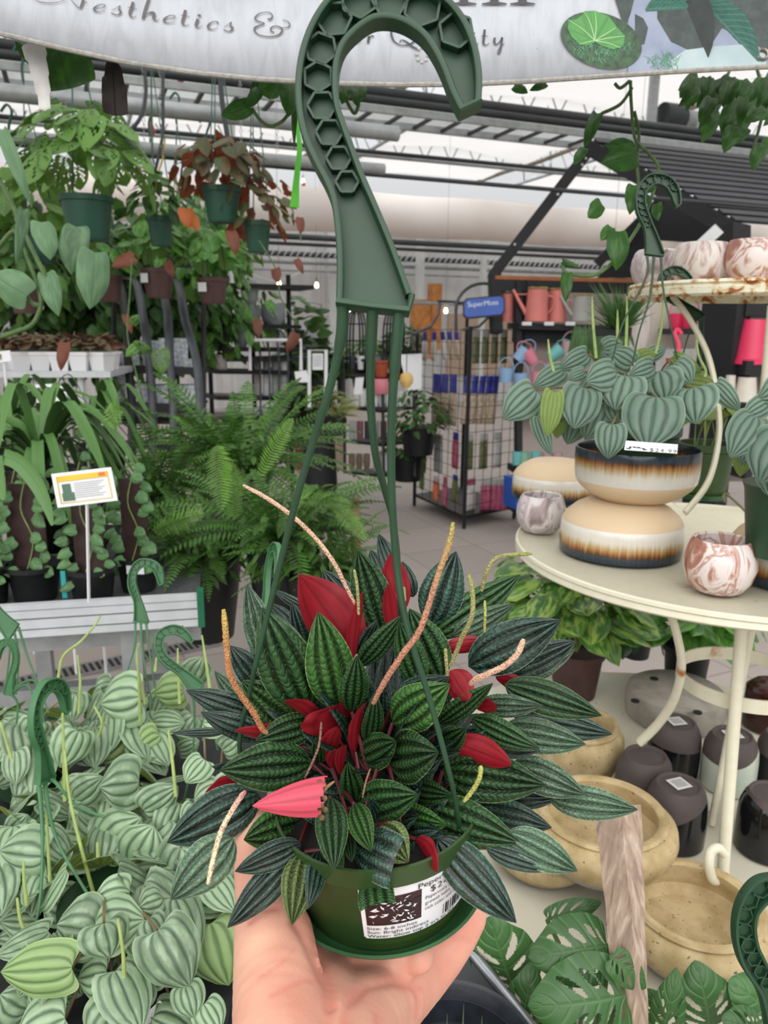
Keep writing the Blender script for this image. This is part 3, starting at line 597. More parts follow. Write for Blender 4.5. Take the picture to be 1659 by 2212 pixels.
vine('pothos_vine', 'dense green vine cluster hanging in the upper right corner', [[(1700, 60, 1.4), (1660, 160, 1.38), (1620, 220, 1.38), (1600, 270, 1.38)], [(1640, 30, 1.35), (1630, 120, 1.36), (1650, 220, 1.36), (1625, 330, 1.36)], [(1600, 90, 1.4), (1560, 190, 1.38), (1530, 240, 1.38)]], lv+[(1640, 315, 1628, 365, 30, 1.3), (1590, 280, 1568, 300, 28, 1.3)], L_HG, seed=6)
mb = MB(); mb.tube([W(630, 60, 1.5), W(636, 170, 1.5), W(640, 250, 1.5), W(648, 320, 1.5), W(640, 390, 1.5), W(636, 448, 1.5)], [.006, .008, .004, .005, .006, .009], 6, flat=.15, up=-FWD); obj('plant_ribbon', mb, pm('lime_ribbon', '#62cf3e', .5), label='bright lime green plastic ribbon hanging beside the large hook', cat='ribbon')
# ------------------------------------------------------------------ held plant
M_PLG = pm('green_pot_plastic', '#32481f', 0.38, var=.12, scale=14, bump=.03, col2='#203c1a')
M_PLG2 = pm('green_saucer_plastic', '#35603a', 0.35, var=.12, scale=20)
M_HOOK = pm('green_hook_plastic', '#21432a', 0.45, var=.1, scale=25, bump=.03)
M_SOIL = pm('dark_soil', '#1d1610', 0.95, var=.3, scale=90, bump=.6)
M_WHITE = pm('label_white', '#e3e4e6', 0.45, var=.02, scale=5)
M_INK = pm('print_black', '#241c1c', 0.5, var=.05, scale=30)
M_PHOTO = pm('printed_photo_brown', '#3c2020', 0.5, var=.3, scale=60, col2='#2a1818')
L_G = leafmat('rosso_leaf_green', '#315f29', '#0b1a09', '#8f1a22', K=2, edge='#6f9050', rough=.34, quilt=15, sharp=6, vein_amt=.9, noise_c='#18401a', noise_amt=.6, nscale=5, coat=.25, bump=.65)
L_B = leafmat('rosso_leaf_bright', '#43742b', '#14290c', '#8f1a22', K=2, edge='#8fb068', rough=.38, quilt=14, sharp=6, vein_amt=.85, noise_c='#2c6224', noise_amt=.6, nscale=4, bump=.65, coat=.15)
L_T = leafmat('rosso_leaf_teal', '#1e4433', '#0b1c16', '#8f1a22', K=2, edge='#7d9c85', rough=.26, quilt=16, sharp=5, vein_amt=.85, noise_c='#3f6a5a', noise_amt=.6, nscale=6, coat=.7, bump=.8)  # noise_c paints pale gloss patches into the teal blade colour
L_P = leafmat('rosso_leaf_pale', '#5f8560', '#2f4f3a', '#8f1a22', K=2, edge='#a9bfa4', rough=.34, quilt=15, sharp=3, vein_amt=.65, noise_c='#82a486', noise_amt=.6, nscale=8, coat=.4, bump=.9)
L_R = leafmat('rosso_leaf_red', '#2c5a22', '#102010', '#8f1b26', K=1.5, edge='#8fa070', rough=.42, rv=.2, bump=.25, sharp=8, tr=.15)
L_K = leafmat('rosso_leaf_pink', '#2c5a22', '#102010', '#cf4d60', K=1.5, edge='#c9a070', rough=.5, rv=.1, bump=.3, sharp=8, tr=.15)
L_Y = leafmat('rosso_leaf_olive', '#7d9450', '#35431f', '#8f1a22', K=2, edge='#a5b070', rough=.4, quilt=14, sharp=2.5, vein_amt=.85, noise_c='#64803f', noise_amt=.5, nscale=7, bump=.9)
SA = W(828, 1892, .573)                         # centre of the saucer rim
TILT = Matrix.Rotation(math.radians(-4), 3, Vector((0, 1, 0))) @ Matrix.Rotation(math.radians(3), 3, Vector((1, 0, 0)))
PAX = (TILT @ Vector((1, 0, 0)), TILT @ Vector((0, 1, 0)), TILT @ Z3)
PB = SA-PAX[2]*.013
plant = thing('hanging_peperomia', 'potted peperomia with dark ribbed leaves and red undersides held up in the hand', 'houseplant', PB)
mb = MB(); R0 = .0755
mb.lathe([(0, 0), (.058, 0), (.064, .002), (.0715, .010), (R0-.001, .0135), (R0, .0150), (R0-.0022, .0155), (.0700, .0122), (.0625, .0045), (.058, .0035), (0, .0035)], PB, 72, PAX)
saucer = obj('saucer', mb, M_PLG2, plant)
PH = .082
def prad(z): return .0600+(.0715-.0600)*(z/PH)
mb = MB(); pr = [(0, .004), (.056, .004), (.0600, .006), (.0608, .012), (.0618, .0125), (.0624, .016)]
pr += [(prad(z), z) for z in (.03, .040, .050, .0655)]+[(.0728, .0675), (.0738, .079), (.0740, .082), (.0722, .0825), (.0705, .079), (.0690, .068), (.0680, .066), (0, .066)]
mb.lathe(pr, PB, 72, PAX); pot = obj('pot', mb, M_PLG, plant)
mb = MB(); rg = random.Random(5); n = 26
for i in range(n+1):
    pass
mb.lathe([(.0, .074), (.03, .075), (.055, .073), (.0685, .070)], PB, 30, PAX)
obj('soil', mb, M_SOIL, plant)
# price label wrapped round the pot: s runs along the wall (m), t up
LA0 = math.radians(-101)       # left edge direction (viewer is at -90)
LZ0, LW, LH = .0195, .120, .046
def onpot(s, t, off=.0006, shear=.0):
    z = LZ0+t; r = prad(z)+off+.0006; a = LA0+s/.066
    return PB+PAX[0]*(math.cos(a)*r)+PAX[1]*(math.sin(a)*r)+PAX[2]*z
mb = MB(); NS = 40
def lpatch(s0, s1, t0, t1, off, n=NS):
    vs = []; k = 3
    for i in range(n+1):
        for j in range(k+1): vs.append(onpot(s0+(s1-s0)*i/n, t0+(t1-t0)*j/k, off))
    mb.add(vs, [(i*(k+1)+j, (i+1)*(k+1)+j, (i+1)*(k+1)+j+1, i*(k+1)+j+1) for i in range(n) for j in range(k)])
mb.cm = 0; lpatch(.0012, LW, 0, LH, .0002); lpatch(0, .0012, .0012, LH-.0012, .0002, 2)
mb.cm = 2; lpatch(.003, .040, .0125, .0385, .0005, 20)
def ltext(t_, s0, t0, size, sx=1.0, sp=1.0):
    vs, fs = text_geo(t_, size, space=sp); mb.cm = 1
    mb.add([onpot(s0+x*sx, t0+y, .0009) for x, y, z in vs], fs)
ltext('Peperomia Rosso', .037, .0395, .0062, 1.25)
ltext('$24.99', .046, .0325, .0074, 1.15, 1.15)
for k, t_ in enumerate(['Peperomia Rosso, with its upright', 'growth habit, is a captivating plant', 'rich color and texture to any space']): ltext(t_, .0425, .0275-.0048*k, .0040, 1.0)
for k, t_ in enumerate(['Size: 6-8 inches', 'Sun: Bright indirect', "Water: allow top 2 in's to dry"]): ltext(t_, .0025, .0088-.0036*k, .0036, 1.55)
rg = random.Random(3); s = .058; mb.cm = 1
while s < .100:
    w_ = rg.choice([.0005, .0009, .0016]); lpatch(s, s+w_, .0045, .0135, .0008, 2); s += w_+rg.choice([.0007, .0012, .0016])
# leaves in the printed picture
mb.cm = 0
for i in range(46):
    a = rg.uniform(0, 6.28); s1 = rg.uniform(.006, .036); t1 = rg.uniform(.0145, .0365); l = rg.uniform(.002, .0065); w_ = l*rg.uniform(.12, .35)
    dx, dy = math.cos(a), math.sin(a)*.6
    q = [(s1-dx*l*.5, t1-dy*l*.5), (s1-dy*w_, t1+dx*w_), (s1+dx*l*.5, t1+dy*l*.5), (s1+dy*w_*.4, t1-dx*w_*.4)]
    q = [(min(.0395, max(.0035, x)), min(.038, max(.013, y))) for x, y in q]
    mb.add([onpot(x, y, .0008) for x, y in q], [(0, 1, 2, 3)])
mb.cm = 1
for i in range(16):
    s1 = rg.uniform(.005, .036); t1 = rg.uniform(.026, .0375); mb.add([onpot(min(.0395, s1+x), min(.038, t1+y), .00075) for x, y in ((0, 0), (.0035, .0004), (.004, .002), (.001, .0018))], [(0, 1, 2, 3)])
obj('price_label', mb, [M_WHITE, M_INK, M_PHOTO], pot, smooth=False, label='white printed price label')
# hook and wires
HD = .43; hb = W(806, 668, HD)
hk = hanger_geo(hook_frame(hb, RGT*1.0, UPV*1.0, HD/F), 1.0)
hook = obj('hanger_hook', hk, M_HOOK, plant)
WIRES = [[(741, 650, .43), (738, 720, .437), (722, 800, .446), (700, 880, .455), (676, 955, .466), (640, 1080, .48), (606, 1215, .50), (580, 1320, .512), (556, 1420, .522), (545, 1470, .53), (520, 1640, .57), (605, 1800, .60)],
         [(805, 660, .43), (802, 740, .44), (800, 830, .45), (803, 905, .46), (812, 985, .47), (832, 1060, .485), (848, 1120, .50), (858, 1190, .52), (864, 1300, .56), (868, 1420, .60), (880, 1560, .63)],
         [(862, 668, .43), (855, 760, .437), (848, 860, .445), (845, 960, .455), (847, 1080, .465), (856, 1210, .475), (870, 1310, .478), (893, 1400, .48), (922, 1490, .484), (950, 1590, .488), (968, 1660, .492), (982, 1722, .505), (1000, 1830, .535)]]
for k, wp in enumerate(WIRES):
    p = pxpath(wp); m = len(p)
    rr = [(.0036 if i < m*.12 else .0030)-(.0012)*min(1, i/(m*.8)) for i in range(m)]
    mb = MB(); mb.tube(p, rr, 10); obj('hanger_wire', mb, M_HOOK, plant)
# leaves: base xy, tip xy, width, layer (0 nearest), kind, roll, flip
HL = """661 1534 568 1319 108 3 G .1|731 1530 688 1324 92 3 B -.1|760 1537 771 1420 56 2 G .2|590 1450 535 1261 60 6 P .4|676 1524 592 1327 80 5 T .5
775 1412 646 1238 104 5 R .1|762 1425 784 1280 26 4 R .5|772 1345 699 1231 62 8 T .2|828 1370 773 1189 78 6 G .0|861 1330 846 1191 56 6 R .0
850 1370 838 1261 36 5 R .2|855 1250 818 1153 36 9 T .0|825 1250 799 1186 32 9 T .2|776 1440 869 1326 44 4 G .5|776 1417 815 1340 32 5 T .2
672 1440 631 1300 44 7 T .3|670 1320 590 1272 20 8 T .5|635 1365 581 1303 36 8 T .4|560 1545 403 1489 50 6 T .4|540 1530 464 1449 40 6 P .5
580 1490 496 1397 56 6 T .3|650 1565 522 1470 78 5 B .2|578 1596 433 1541 48 5 T .4|490 1580 371 1583 18 7 T .6|655 1612 506 1582 34 3 R 1.0
680 1562 552 1600 62 3 G .2|684 1560 610 1508 30 3 R .9|728 1590 727 1516 108 3 R -.5|768 1625 789 1508 22 2 R .9|798 1605 812 1500 40 2 G .3
672 1648 478 1664 92 2 G .1|776 1640 861 1600 68 2 G -.1|703 1640 728 1572 36 2 R .3|716 1660 737 1620 28 2 R .5|736 1675 748 1606 20 1 R .5
690 1648 688 1588 28 3 G .4|930 1350 986 1191 84 6 T -.1|955 1346 979 1255 40 8 T .0|932 1376 1126 1243 66 6 G .2|980 1374 1113 1302 44 5 P .3
1030 1318 1078 1257 30 8 T .2|955 1406 1070 1389 32 5 R .5|1012 1440 1212 1339 92 4 T .1|1095 1452 1244 1385 58 6 T .2|1110 1462 1243 1404 44 7 P .3
1120 1466 1202 1448 24 7 T .5|972 1448 1014 1512 54 3 R .2|1090 1478 1300 1546 66 4 G -.1|1070 1462 1156 1516 30 5 R .8|1160 1480 1265 1520 36 7 T .3
945 1565 1065 1472 40 3 G .5|1030 1524 1171 1526 44 4 P .2|1028 1531 1070 1526 28 3 R .4|1140 1530 1237 1560 34 7 T .4|1110 1548 1321 1585 60 6 T .1
1085 1575 1266 1609 66 5 P .1|1018 1552 1163 1618 50 3 G .3|1015 1560 1150 1624 34 4 R .9|990 1588 1168 1622 62 4 T .1|972 1600 1107 1652 54 2 R .2
945 1615 1006 1573 52 3 G .2|850 1518 971 1463 56 4 T .1|848 1562 968 1480 88 2 B .0|952 1468 885 1316 82 5 G .1|908 1482 862 1340 58 4 G .1
838 1640 944 1625 100 1 G .0|826 1655 952 1640 104 3 T .0|893 1290 868 1212 32 8 T .2|955 1665 1179 1696 92 2 G .0|1105 1650 1265 1716 66 4 P .1
1185 1722 1378 1749 62 4 P .1|1070 1727 1215 1722 36 5 T .4|900 1742 1121 1820 88 1 G .0|1030 1745 1192 1788 60 4 T .1|1085 1790 1156 1805 40 4 P .3
1095 1800 1250 1883 68 5 P .0|1050 1832 1192 1880 40 5 T .3|945 1812 1115 1993 84 2 T .0|856 1762 962 1782 54 1 B .2|888 1706 974 1719 46 2 G .1
898 1812 941 1886 28 2 R .9|560 1716 361 1820 96 3 T .0|504 1810 369 1943 88 4 P .2|668 1770 524 1814 86 2 B .1|650 1822 508 1884 52 3 T .2
638 1848 491 2003 62 1 T .1|658 1840 631 1996 68 1 Y .0|690 1838 668 1960 40 2 T .3|713 1722 722 1879 62 1 G .0|752 1800 760 1862 26 2 G .2
764 1736 804 1840 48 0 B .2|768 1738 751 1648 48 2 G .1|772 1742 903 1716 82 1 G .1|805 1875 815 1958 60 1 G .1|520 1698 445 1713 30 4 R .8
512 1655 458 1657 18 5 T .5|756 1812 845 1862 84 2 T .2|818 1785 882 1862 72 3 Y .1|700 1800 740 1872 44 3 G .2|900 1590 880 1500 60 5 G .2"""
LM = {'G': L_G, 'B': L_B, 'T': L_T, 'P': L_P, 'R': L_R, 'K': L_K, 'Y': L_Y}
rg = random.Random(11); cnt = 0
for tok in HL.replace('\n', '|').split('|'):
    q = tok.split(); bx, by, tx, ty, wp, ly = map(float, q[:6]); kd = q[6]; rl = float(q[7])
    rl *= 1 if tx > bx else -1
    mb = MB(); db = .535+.011*ly; dt = .487+.018*ly
    if ty > 1830: db = .512; dt = (.470 if 590 < tx < 1000 else .485)+.004*ly
    blunt = (tx, ty) in ((815, 1958), (845, 1862))
    pleaf(mb, (bx, by), (tx, ty), db, dt, wp*1.30, rl, kd == 'R', shape='blunt' if blunt else 'lance', nu=30, nv=22, K=(2 if kd != 'R' else 1.5), rib=(.10 if kd != 'R' else -.035), cup=(-.10 if kd != 'R' else .16), bend=rg.uniform(.06, .16), ripple=.04, rnd=rg.random(), hook=rg.uniform(-.1, .15))
    obj('leaf', mb, LM[kd], plant, label='leaf showing its red underside' if kd == 'R' else None); cnt += 1
mb = MB(); B = W(800, 1706, .492); T = W(545, 1741, .474); nn = -toward(B)
leaf_pts(mb, B, T, 92*.485/F, nn, 'lance', 30, 34, bend=-.12, cup=.25, rib=-.04, K=1.5, rnd=.5)
mb.f = [f for f in mb.f if sum(mb.uv[i][1] for i in f)/4 > .42+.05*sum(mb.uv[i][0] for i in f)/4+.012*math.sin(sum(mb.uv[i][0] for i in f)/4*14)]; mb.mi = [0]*len(mb.f)
obj('leaf', mb, L_K, plant, label='torn pink leaf lying underside up')
mb = MB()
for i in range(10):
    y0 = -1+2*i/9; p = W(690+10*math.sin(i*2.1)+i*.6, 1690+i*8.5, .487); mb.ball(p, .0016, 4, (1.2, .7, 1.4))
mb.tube([W(702, 1692, .486), W(690, 1715, .484), W(682, 1738, .485), W(672, 1765, .486)], [.0012, .0010, .0014, .0006], 6); mb.tube([W(722, 1688, .487), W(706, 1700, .486), W(695, 1716, .486)], [.0006, .0012, .0008], 6)
obj('torn_edge', mb, pm('dry_brown_leaf', '#8a6a4a', .9, var=.3, scale=120, bump=.4), plant, label='dry brown torn leaf end')
# leaves at the back and inside the crown
mb = MB()
CR = W(815, 1640, .60)
for i in range(120):
    a = rg.uniform(0, 6.283); e = rg.uniform(.0, 1.2); d = Vector((math.cos(a)*math.cos(e), math.sin(a)*math.cos(e)*.6+.25, math.sin(e)*.7)).normalized()
    b = CR+d*.03-Z3*.015; leaf_pts(mb, b, b+d*rg.uniform(.045, .085), rg.uniform(.018, .028), (Z3+d*.3-FWD*.4), 'lance', 12, 8, rib=.1, cup=-.1, bend=.1, rnd=rg.random()*.5)
for i in range(34):
    a = rg.uniform(-2.9, -.25); rr = rg.uniform(.025, .062); b = PB+PAX[2]*.07+Vector((math.cos(a)*rr*.6, math.sin(a)*rr*.6, 0)); e = PB+PAX[2]*rg.uniform(.075, .105)+Vector((math.cos(a)*rr*1.25, math.sin(a)*rr*1.15, 0))
    leaf_pts(mb, b, e, rg.uniform(.014, .022), Z3-FWD*.8, 'lance', 14, 10, rib=.1, K=2.5, cup=-.1, bend=.2, rnd=rg.random()*.6)
obj('foliage', mb, L_T, plant, kind='stuff', label='dark leaves deep inside the crown')
# red stems from the soil to the leaf bases
mb = MB(); SOILC = PB+PAX[2]*.072
i = 0
for tok in HL.replace('\n', '|').split('|'):
    q = tok.split(); bx, by, tx, ty, wp, ly = map(float, q[:6]); db = .535+.011*ly
    if ty > 1830: db = .512
    e = W(bx, by, db); a = i*2.4; s0 = SOILC+Vector((math.cos(a), math.sin(a), 0))*(.012+.0004*i)-Z3*.004; i += 1
    if (e-s0).length < .095: mb.tube(smooth_path([s0, s0.lerp(e, .5)+Z3*.004, e], 4), [.0014]*9, 6)
obj('stem', mb, pm('red_stem', '#5c151d', .5, var=.2, scale=60), plant)
SPIKES = [([(525, 1048, .56), (583, 1080, .56), (640, 1122, .56), (690, 1172, .56), (725, 1222, .56), (745, 1262, .565), (770, 1310, .57)], 4.6, 'pale', 'thin pale pink flower spike'),
 ([(483, 1316, .50), (487, 1360, .50), (491, 1410, .505), (497, 1458, .51), (520, 1500, .52), (548, 1540, .53), (565, 1572, .54), (577, 1584, .545)], 6.5, 'orange', 'orange flower spike with a yellow tip'),
 ([(979, 1128, .47), (968, 1182, .47), (945, 1245, .47), (925, 1310, .472), (905, 1365, .475), (872, 1410, .48), (842, 1455, .49), (820, 1492, .50), (806, 1520, .51)], 6.5, 'pink', 'long pinkish brown flower spike crossing the hanger wire'),
 ([(1149, 1196, .55), (1110, 1198, .55), (1075, 1204, .55), (1055, 1226, .55), (1045, 1255, .555), (1040, 1278, .56)], 4.4, 'green', 'green flower spike bent to the right'),
 ([(1012, 1240, .52), (1020, 1275, .52), (1021, 1320, .52), (1010, 1355, .525), (1000, 1372, .53), (985, 1410, .54), (972, 1440, .545)], 5.2, 'green', 'upright green flower spike'),
 ([(1131, 1380, .485), (1118, 1412, .485), (1090, 1438, .49), (1055, 1455, .495), (1030, 1466, .50), (1016, 1478, .51)], 6.2, 'pale', 'short knobbly cream flower spike'),
 ([(1039, 1654, .48), (1036, 1680, .48), (1022, 1706, .485), (1002, 1732, .49)], 4.8, 'yellow', 'short yellow green flower spike'),
 ([(530, 1708, .47), (505, 1745, .47), (478, 1795, .47), (462, 1850, .468), (449, 1911, .466)], 5.4, 'cream', 'cream flower spike hanging down with pink dots'),
 ([(962, 1400, .52), (964, 1430, .52), (967, 1460, .525)], 3.6, 'green', None), ([(765, 1230, .55), (772, 1270, .55), (775, 1330, .555)], 3.4, 'green', None),
 ([(1047, 1297, .54), (1048, 1330, .54), (1046, 1366, .545)], 3.0, 'yellow', None), ([(873, 1268, .5), (875, 1300, .5)], 3.0, 'green', None),
 ([(694, 1560, .485), (690, 1605, .487), (678, 1640, .49), (658, 1682, .495)], 2.6, 'brown', 'thin withered brown flower spike'),
 ([(800, 1660, .49), (790, 1690, .488), (783, 1724, .488)], 2.0, 'brown', None)]
SMAT = {}
def spmat(k, c1, c2, top):
    m, n, b, out = _new('flower_spike_'+k); uv = n.nodes.new('ShaderNodeUVMap'); s = n.nodes.new('ShaderNodeSeparateXYZ'); n.links.new(uv.outputs[0], s.inputs[0])
    vor = n.nodes.new('ShaderNodeTexVoronoi'); c = n.nodes.new('ShaderNodeTexCoord'); n.links.new(c.outputs['Object'], vor.inputs['Vector']); vor.inputs['Scale'].default_value = 620
    body = _ramp(n, vor.outputs['Distance'], [(.15, srgb(c2)), (.45, srgb(c1))]); g = _ramp(n, s.outputs[1], [(0.0, srgb(top)), (.22, srgb(top)), (.5, (1, 1, 1))])
    n.links.new(_mix(n, srgb(top), body, _ramp(n, s.outputs[1], [(.02, (0, 0, 0)), (.35, (1, 1, 1))])), b.inputs['Base Color']); b.inputs['Roughness'].default_value = .7
    _bump(n, b, vor.outputs['Distance'], .9, .0015); return m
for k, c in {'pale': ('#dcb298', '#a06a50', '#d8b89a'), 'orange': ('#c08558', '#9a5238', '#b5a64e'), 'pink': ('#bb8368', '#96564a', '#a8a050'), 'green': ('#a09a64', '#77804a', '#8f9a54'), 'yellow': ('#b3b25e', '#8e9448', '#aab25c'), 'cream': ('#e3d3b0', '#a86a58', '#b85a6a'), 'brown': ('#8a6450', '#5a4036', '#7a5a48')}.items(): SMAT[k] = spmat(k, *c)
for pts, r, k, lb in SPIKES:
    p = pxpath(pts); m = len(p); d0 = pts[0][2]; rr = []
    for i in range(m):
        t = i/(m-1); x = r*d0/F*(.55+.45*min(1, t*12))*(1-.35*max(0, (t-.75)*4)**2); rr.append(x)
    pp = []; r2 = []
    for i in range(m-1):
        for q in range(3): pp.append(p[i].lerp(p[i+1], q/3)); r2.append((rr[i]+(rr[i+1]-rr[i])*q/3)*(1+rg.uniform(-.05, .05)))
    mb = MB(); mb.tube(pp, r2, 10)
    if r > 3.2:
        for i in range(int(len(pp)*4.0)):
            j = rg.randrange(1, len(pp)-1); t = (pp[j+1]-pp[j-1]).normalized(); o = t.orthogonal(); o.rotate(Matrix.Rotation(rg.uniform(0, 6.28), 3, t)); o.normalize()
            mb.ball(pp[j].lerp(pp[j+1], rg.random())+o*r2[j]*.98, r2[j]*.22, 3)
    obj('flower_spike', mb, SMAT[k], plant, label=lb)

# ------------------------------------------------------------------ the hand
m, n, b, out = _new('skin'); MATS['skin'] = m
nz = _noise(n, 22, 4); nz2 = _noise(n, 300, 3); base = _ramp(n, nz, [(.3, srgb('#d69782')), (.5, srgb('#dfa68f')), (.7, srgb('#e4b49a'))])
at = n.nodes.new('ShaderNodeAttribute'); at.attribute_name = 'rnd'
base = _mix(n, base, srgb('#d06a62'), _math(n, 'MULTIPLY', at.outputs['Fac'], .55))
n.links.new(base, b.inputs['Base Color']); b.inputs['Roughness'].default_value = .5; b.inputs['Subsurface Weight'].default_value = .25; b.inputs['Subsurface Radius'].default_value = (.012, .004, .002); b.inputs['Subsurface Scale'].default_value = .4
vr = n.nodes.new('ShaderNodeTexVoronoi'); c = n.nodes.new('ShaderNodeTexCoord'); n.links.new(c.outputs['Object'], vr.inputs['Vector']); vr.inputs['Scale'].default_value = 900
_bump(n, b, _math(n, 'ADD', _math(n, 'MULTIPLY', vr.outputs['Distance'], .5), nz2), .18, .0008)
def chain(mb, pts, step=.35):
    P_ = [(Vector(p), r) for p, r in pts]
    for (a, ra), (b_, rb) in zip(P_, P_[1:]):
        L = (b_-a).length; k = max(2, int(L/(min(ra, rb)*step)))
        for i in range(k+1): t = i/k; mb.ball(a.lerp(b_, t), ra+(rb-ra)*t, 10)
def hp(x, y, d, rp): return (W(x, y, d), rp*d/F)
mb = MB()
chain(mb, [hp(612, 2460, .36, 100), hp(612, 2330, .405, 104), hp(604, 2212, .45, 104), hp(600, 2120, .487, 98), hp(592, 2030, .520, 88), hp(576, 1950, .545, 68), hp(556, 1880, .558, 52), hp(548, 1815, .566, 42), hp(548, 1760, .575, 34)])       # heel of the thumb and the thumb
chain(mb, [hp(765, 2460, .38, 100), hp(765, 2330, .43, 104), hp(768, 2235, .49, 100), hp(800, 2180, .535, 94), hp(850, 2140, .57, 84), hp(900, 2105, .598, 68), hp(948, 2062, .612, 56), hp(984, 2020, .618, 48), hp(1012, 1982, .620, 40), hp(1024, 1956, .620, 30)])   # heel and little finger
chain(mb, [hp(690, 2460, .375, 100), hp(690, 2260, .45, 100), hp(690, 2200, .49, 92), hp(695, 2150, .53, 86), hp(740, 2120, .575, 78)])
chain(mb, [hp(640, 2110, .525, 72), hp(680, 2060, .565, 60), hp(740, 2050, .60, 52)])
chain(mb, [hp(800, 2170, .54, 88), hp(770, 2140, .575, 78), hp(810, 2110, .61, 60)])
UN = PB-Z3*.020
for (x, L, dz) in ((.030, .085, -.002), (.008, .100, -.002), (-.018, .092, -.002)):
    a = UN+Vector((x*.8, -.035, -.006)); chain(mb, [(a, .0125), (UN+Vector((x, .0, -.004+dz)), .0105), (UN+Vector((x*1.2, L*.5, -.002+dz)), .0092), (UN+Vector((x*1.3, L*.78, .003+dz)), .0080), (UN+Vector((x*1.3, L*.9, .012+dz)), .0066)])
tmp = bpy.data.meshes.new('h'); tmp.from_pydata(mb.v, [], mb.f); to = bpy.data.objects.new('h', tmp); COL.objects.link(to)
md = to.modifiers.new('r', 'REMESH'); md.mode = 'VOXEL'; md.voxel_size = .0022
md = to.modifiers.new('s', 'SMOOTH'); md.factor = .5; md.iterations = 16
dg = bpy.context.evaluated_depsgraph_get(); me = bpy.data.meshes.new_from_object(to.evaluated_get(dg)); bpy.data.objects.remove(to)
co = np.zeros(len(me.vertices)*3); me.vertices.foreach_get('co', co); co = co.reshape(-1, 3); no = np.zeros(len(me.vertices)*3); me.vertices.foreach_get('normal', no); no = no.reshape(-1, 3)
fw = np.array(FWD); rt = np.array(RGT); up = np.array(UPV); v = co-np.array(CAM); dd = v@fw; px = 829.5+F*(v@rt)/dd; py = 1106-F*(v@up)/dd
front = ((no*(-v/np.linalg.norm(v, axis=1)[:, None])).sum(1) > .1)
CREASE = [([(640, 1990), (668, 2040), (690, 2090), (708, 2130), (716, 2170)], 12, .0026), ([(716, 2160), (704, 2212)], 12, .0012), ([(560, 2110), (610, 2080), (640, 2045)], 4, .0003), ([(585, 2150), (650, 2120), (700, 2115)], 4, .0003), ([(745, 2212), (752, 2170), (790, 2130), (850, 2120), (905, 2130)], 10, .0016), ([(955, 2000), (985, 2025), (1015, 2035)], 5, .0010), ([(890, 2125), (905, 2160), (900, 2200)], 6, .0009), ([(812, 2190), (815, 2212)], 6, .0007), ([(540, 1990), (560, 1965), (600, 1960)], 5, .0009)]
dis = np.zeros(len(co)); red = np.zeros(len(co))
for pts, wd, dp in CREASE:
    dmin = np.full(len(co), 1e9)
    for (x0, y0), (x1, y1) in zip(pts, pts[1:]):
        t = np.clip(((px-x0)*(x1-x0)+(py-y0)*(y1-y0))/((x1-x0)**2+(y1-y0)**2), 0, 1); dmin = np.minimum(dmin, np.hypot(px-x0-t*(x1-x0), py-y0-t*(y1-y0)))
    g = np.exp(-(dmin/wd)**2)*front; dis += g*dp; red = np.maximum(red, .6*np.exp(-(dmin/(wd*1.8))**2)*front)
for (x, y, s_, a) in ((1000, 1990, 50, .75), (610, 2050, 50, .35), (700, 2060, 55, .4), (930, 2110, 60, .4), (660, 2200, 70, .25), (880, 2200, 40, .2)):
    red = np.maximum(red, a*np.exp(-((px-x)**2+(py-y)**2)/s_**2))
co = co-no*dis[:, None]
mb = MB(); mb.v = [Vector(c) for c in co]; mb.rnd = list(red); mb.f = [tuple(p.vertices) for p in me.polygons]; mb.mi = [0]*len(mb.f); bpy.data.meshes.remove(me)
obj('hand', mb, m, label='bare left hand, palm up, carrying the peperomia pot from below', cat='hand')
# ------------------------------------------------------------------ tiered iron plant stand
m, n, b, out = _new('cream_paint_rust'); M_CREAM = m
f = _noise(n, 9, 6, dist=.4); f2 = _noise(n, 60, 4)
col = _mix(n, srgb('#dcd8c4'), srgb('#cfc9b0'), f2); col = _mix(n, col, srgb('#a4642c'), _ramp(n, f, [(.66, (0, 0, 0)), (.72, (1, 1, 1))]))
n.links.new(col, b.inputs['Base Color']); b.inputs['Roughness'].default_value = .42; _bump(n, b, f2, .15)
m, n, b, out = _new('cream_plate'); M_PLATE = m
f = _noise(n, 75, 6); f2 = _noise(n, 7, 5, dist=.5); f3 = _noise(n, 3, 4)
col = _mix(n, srgb('#dfdac8'), srgb('#d2ccb8'), f3); col = _mix(n, col, srgb('#3a2f28'), _ramp(n, f, [(.70, (0, 0, 0)), (.73, (1, 1, 1))])); col = _mix(n, col, srgb('#b08050'), _ramp(n, f2, [(.70, (0, 0, 0)), (.80, (.7, .7, .7))]))
n.links.new(col, b.inputs['Base Color']); b.inputs['Roughness'].default_value = .4
m, n, b, out = _new('rusty_rim'); M_RUST = m
f = _noise(n, 45, 7, dist=1.2); n.links.new(_ramp(n, f, [(.44, srgb('#dcd8c0')), (.55, srgb('#c9b48a')), (.62, srgb('#9a5a2c')), (.8, srgb('#6a3a22'))]), b.inputs['Base Color']); b.inputs['Roughness'].default_value = .7; _bump(n, b, f, .5)
SCX, SCY = .64, 1.40; ZB, ZM, ZT = .65, 1.20, 1.68
stand = thing('tiered_plant_stand', 'cream painted three tier round iron plant stand with rust spots', 'plant stand', (SCX, SCY, 0))
def plate(r, z, mat, rimmat, nm='shelf_plate', th=.012):
    mb = MB(); mb.lathe([(0, z-th*.4), (r-.012, z-th*.4), (r-.006, z), (r-.002, z+.003), (r+.002, z+.001), (r+.003, z-.004), (r-.001, z-.007), (r+.001, z-.010), (r+.002, z-.016), (r-.003, z-.020), (r-.007, z-.016), (r-.010, z-.010), (0, z-.010)], (SCX, SCY, 0), 110)
    obj(nm, mb, mat, stand)
plate(.62, ZB, M_PLATE, None); plate(.383, ZM, M_CREAM, None)
mb = MB(); r = .225
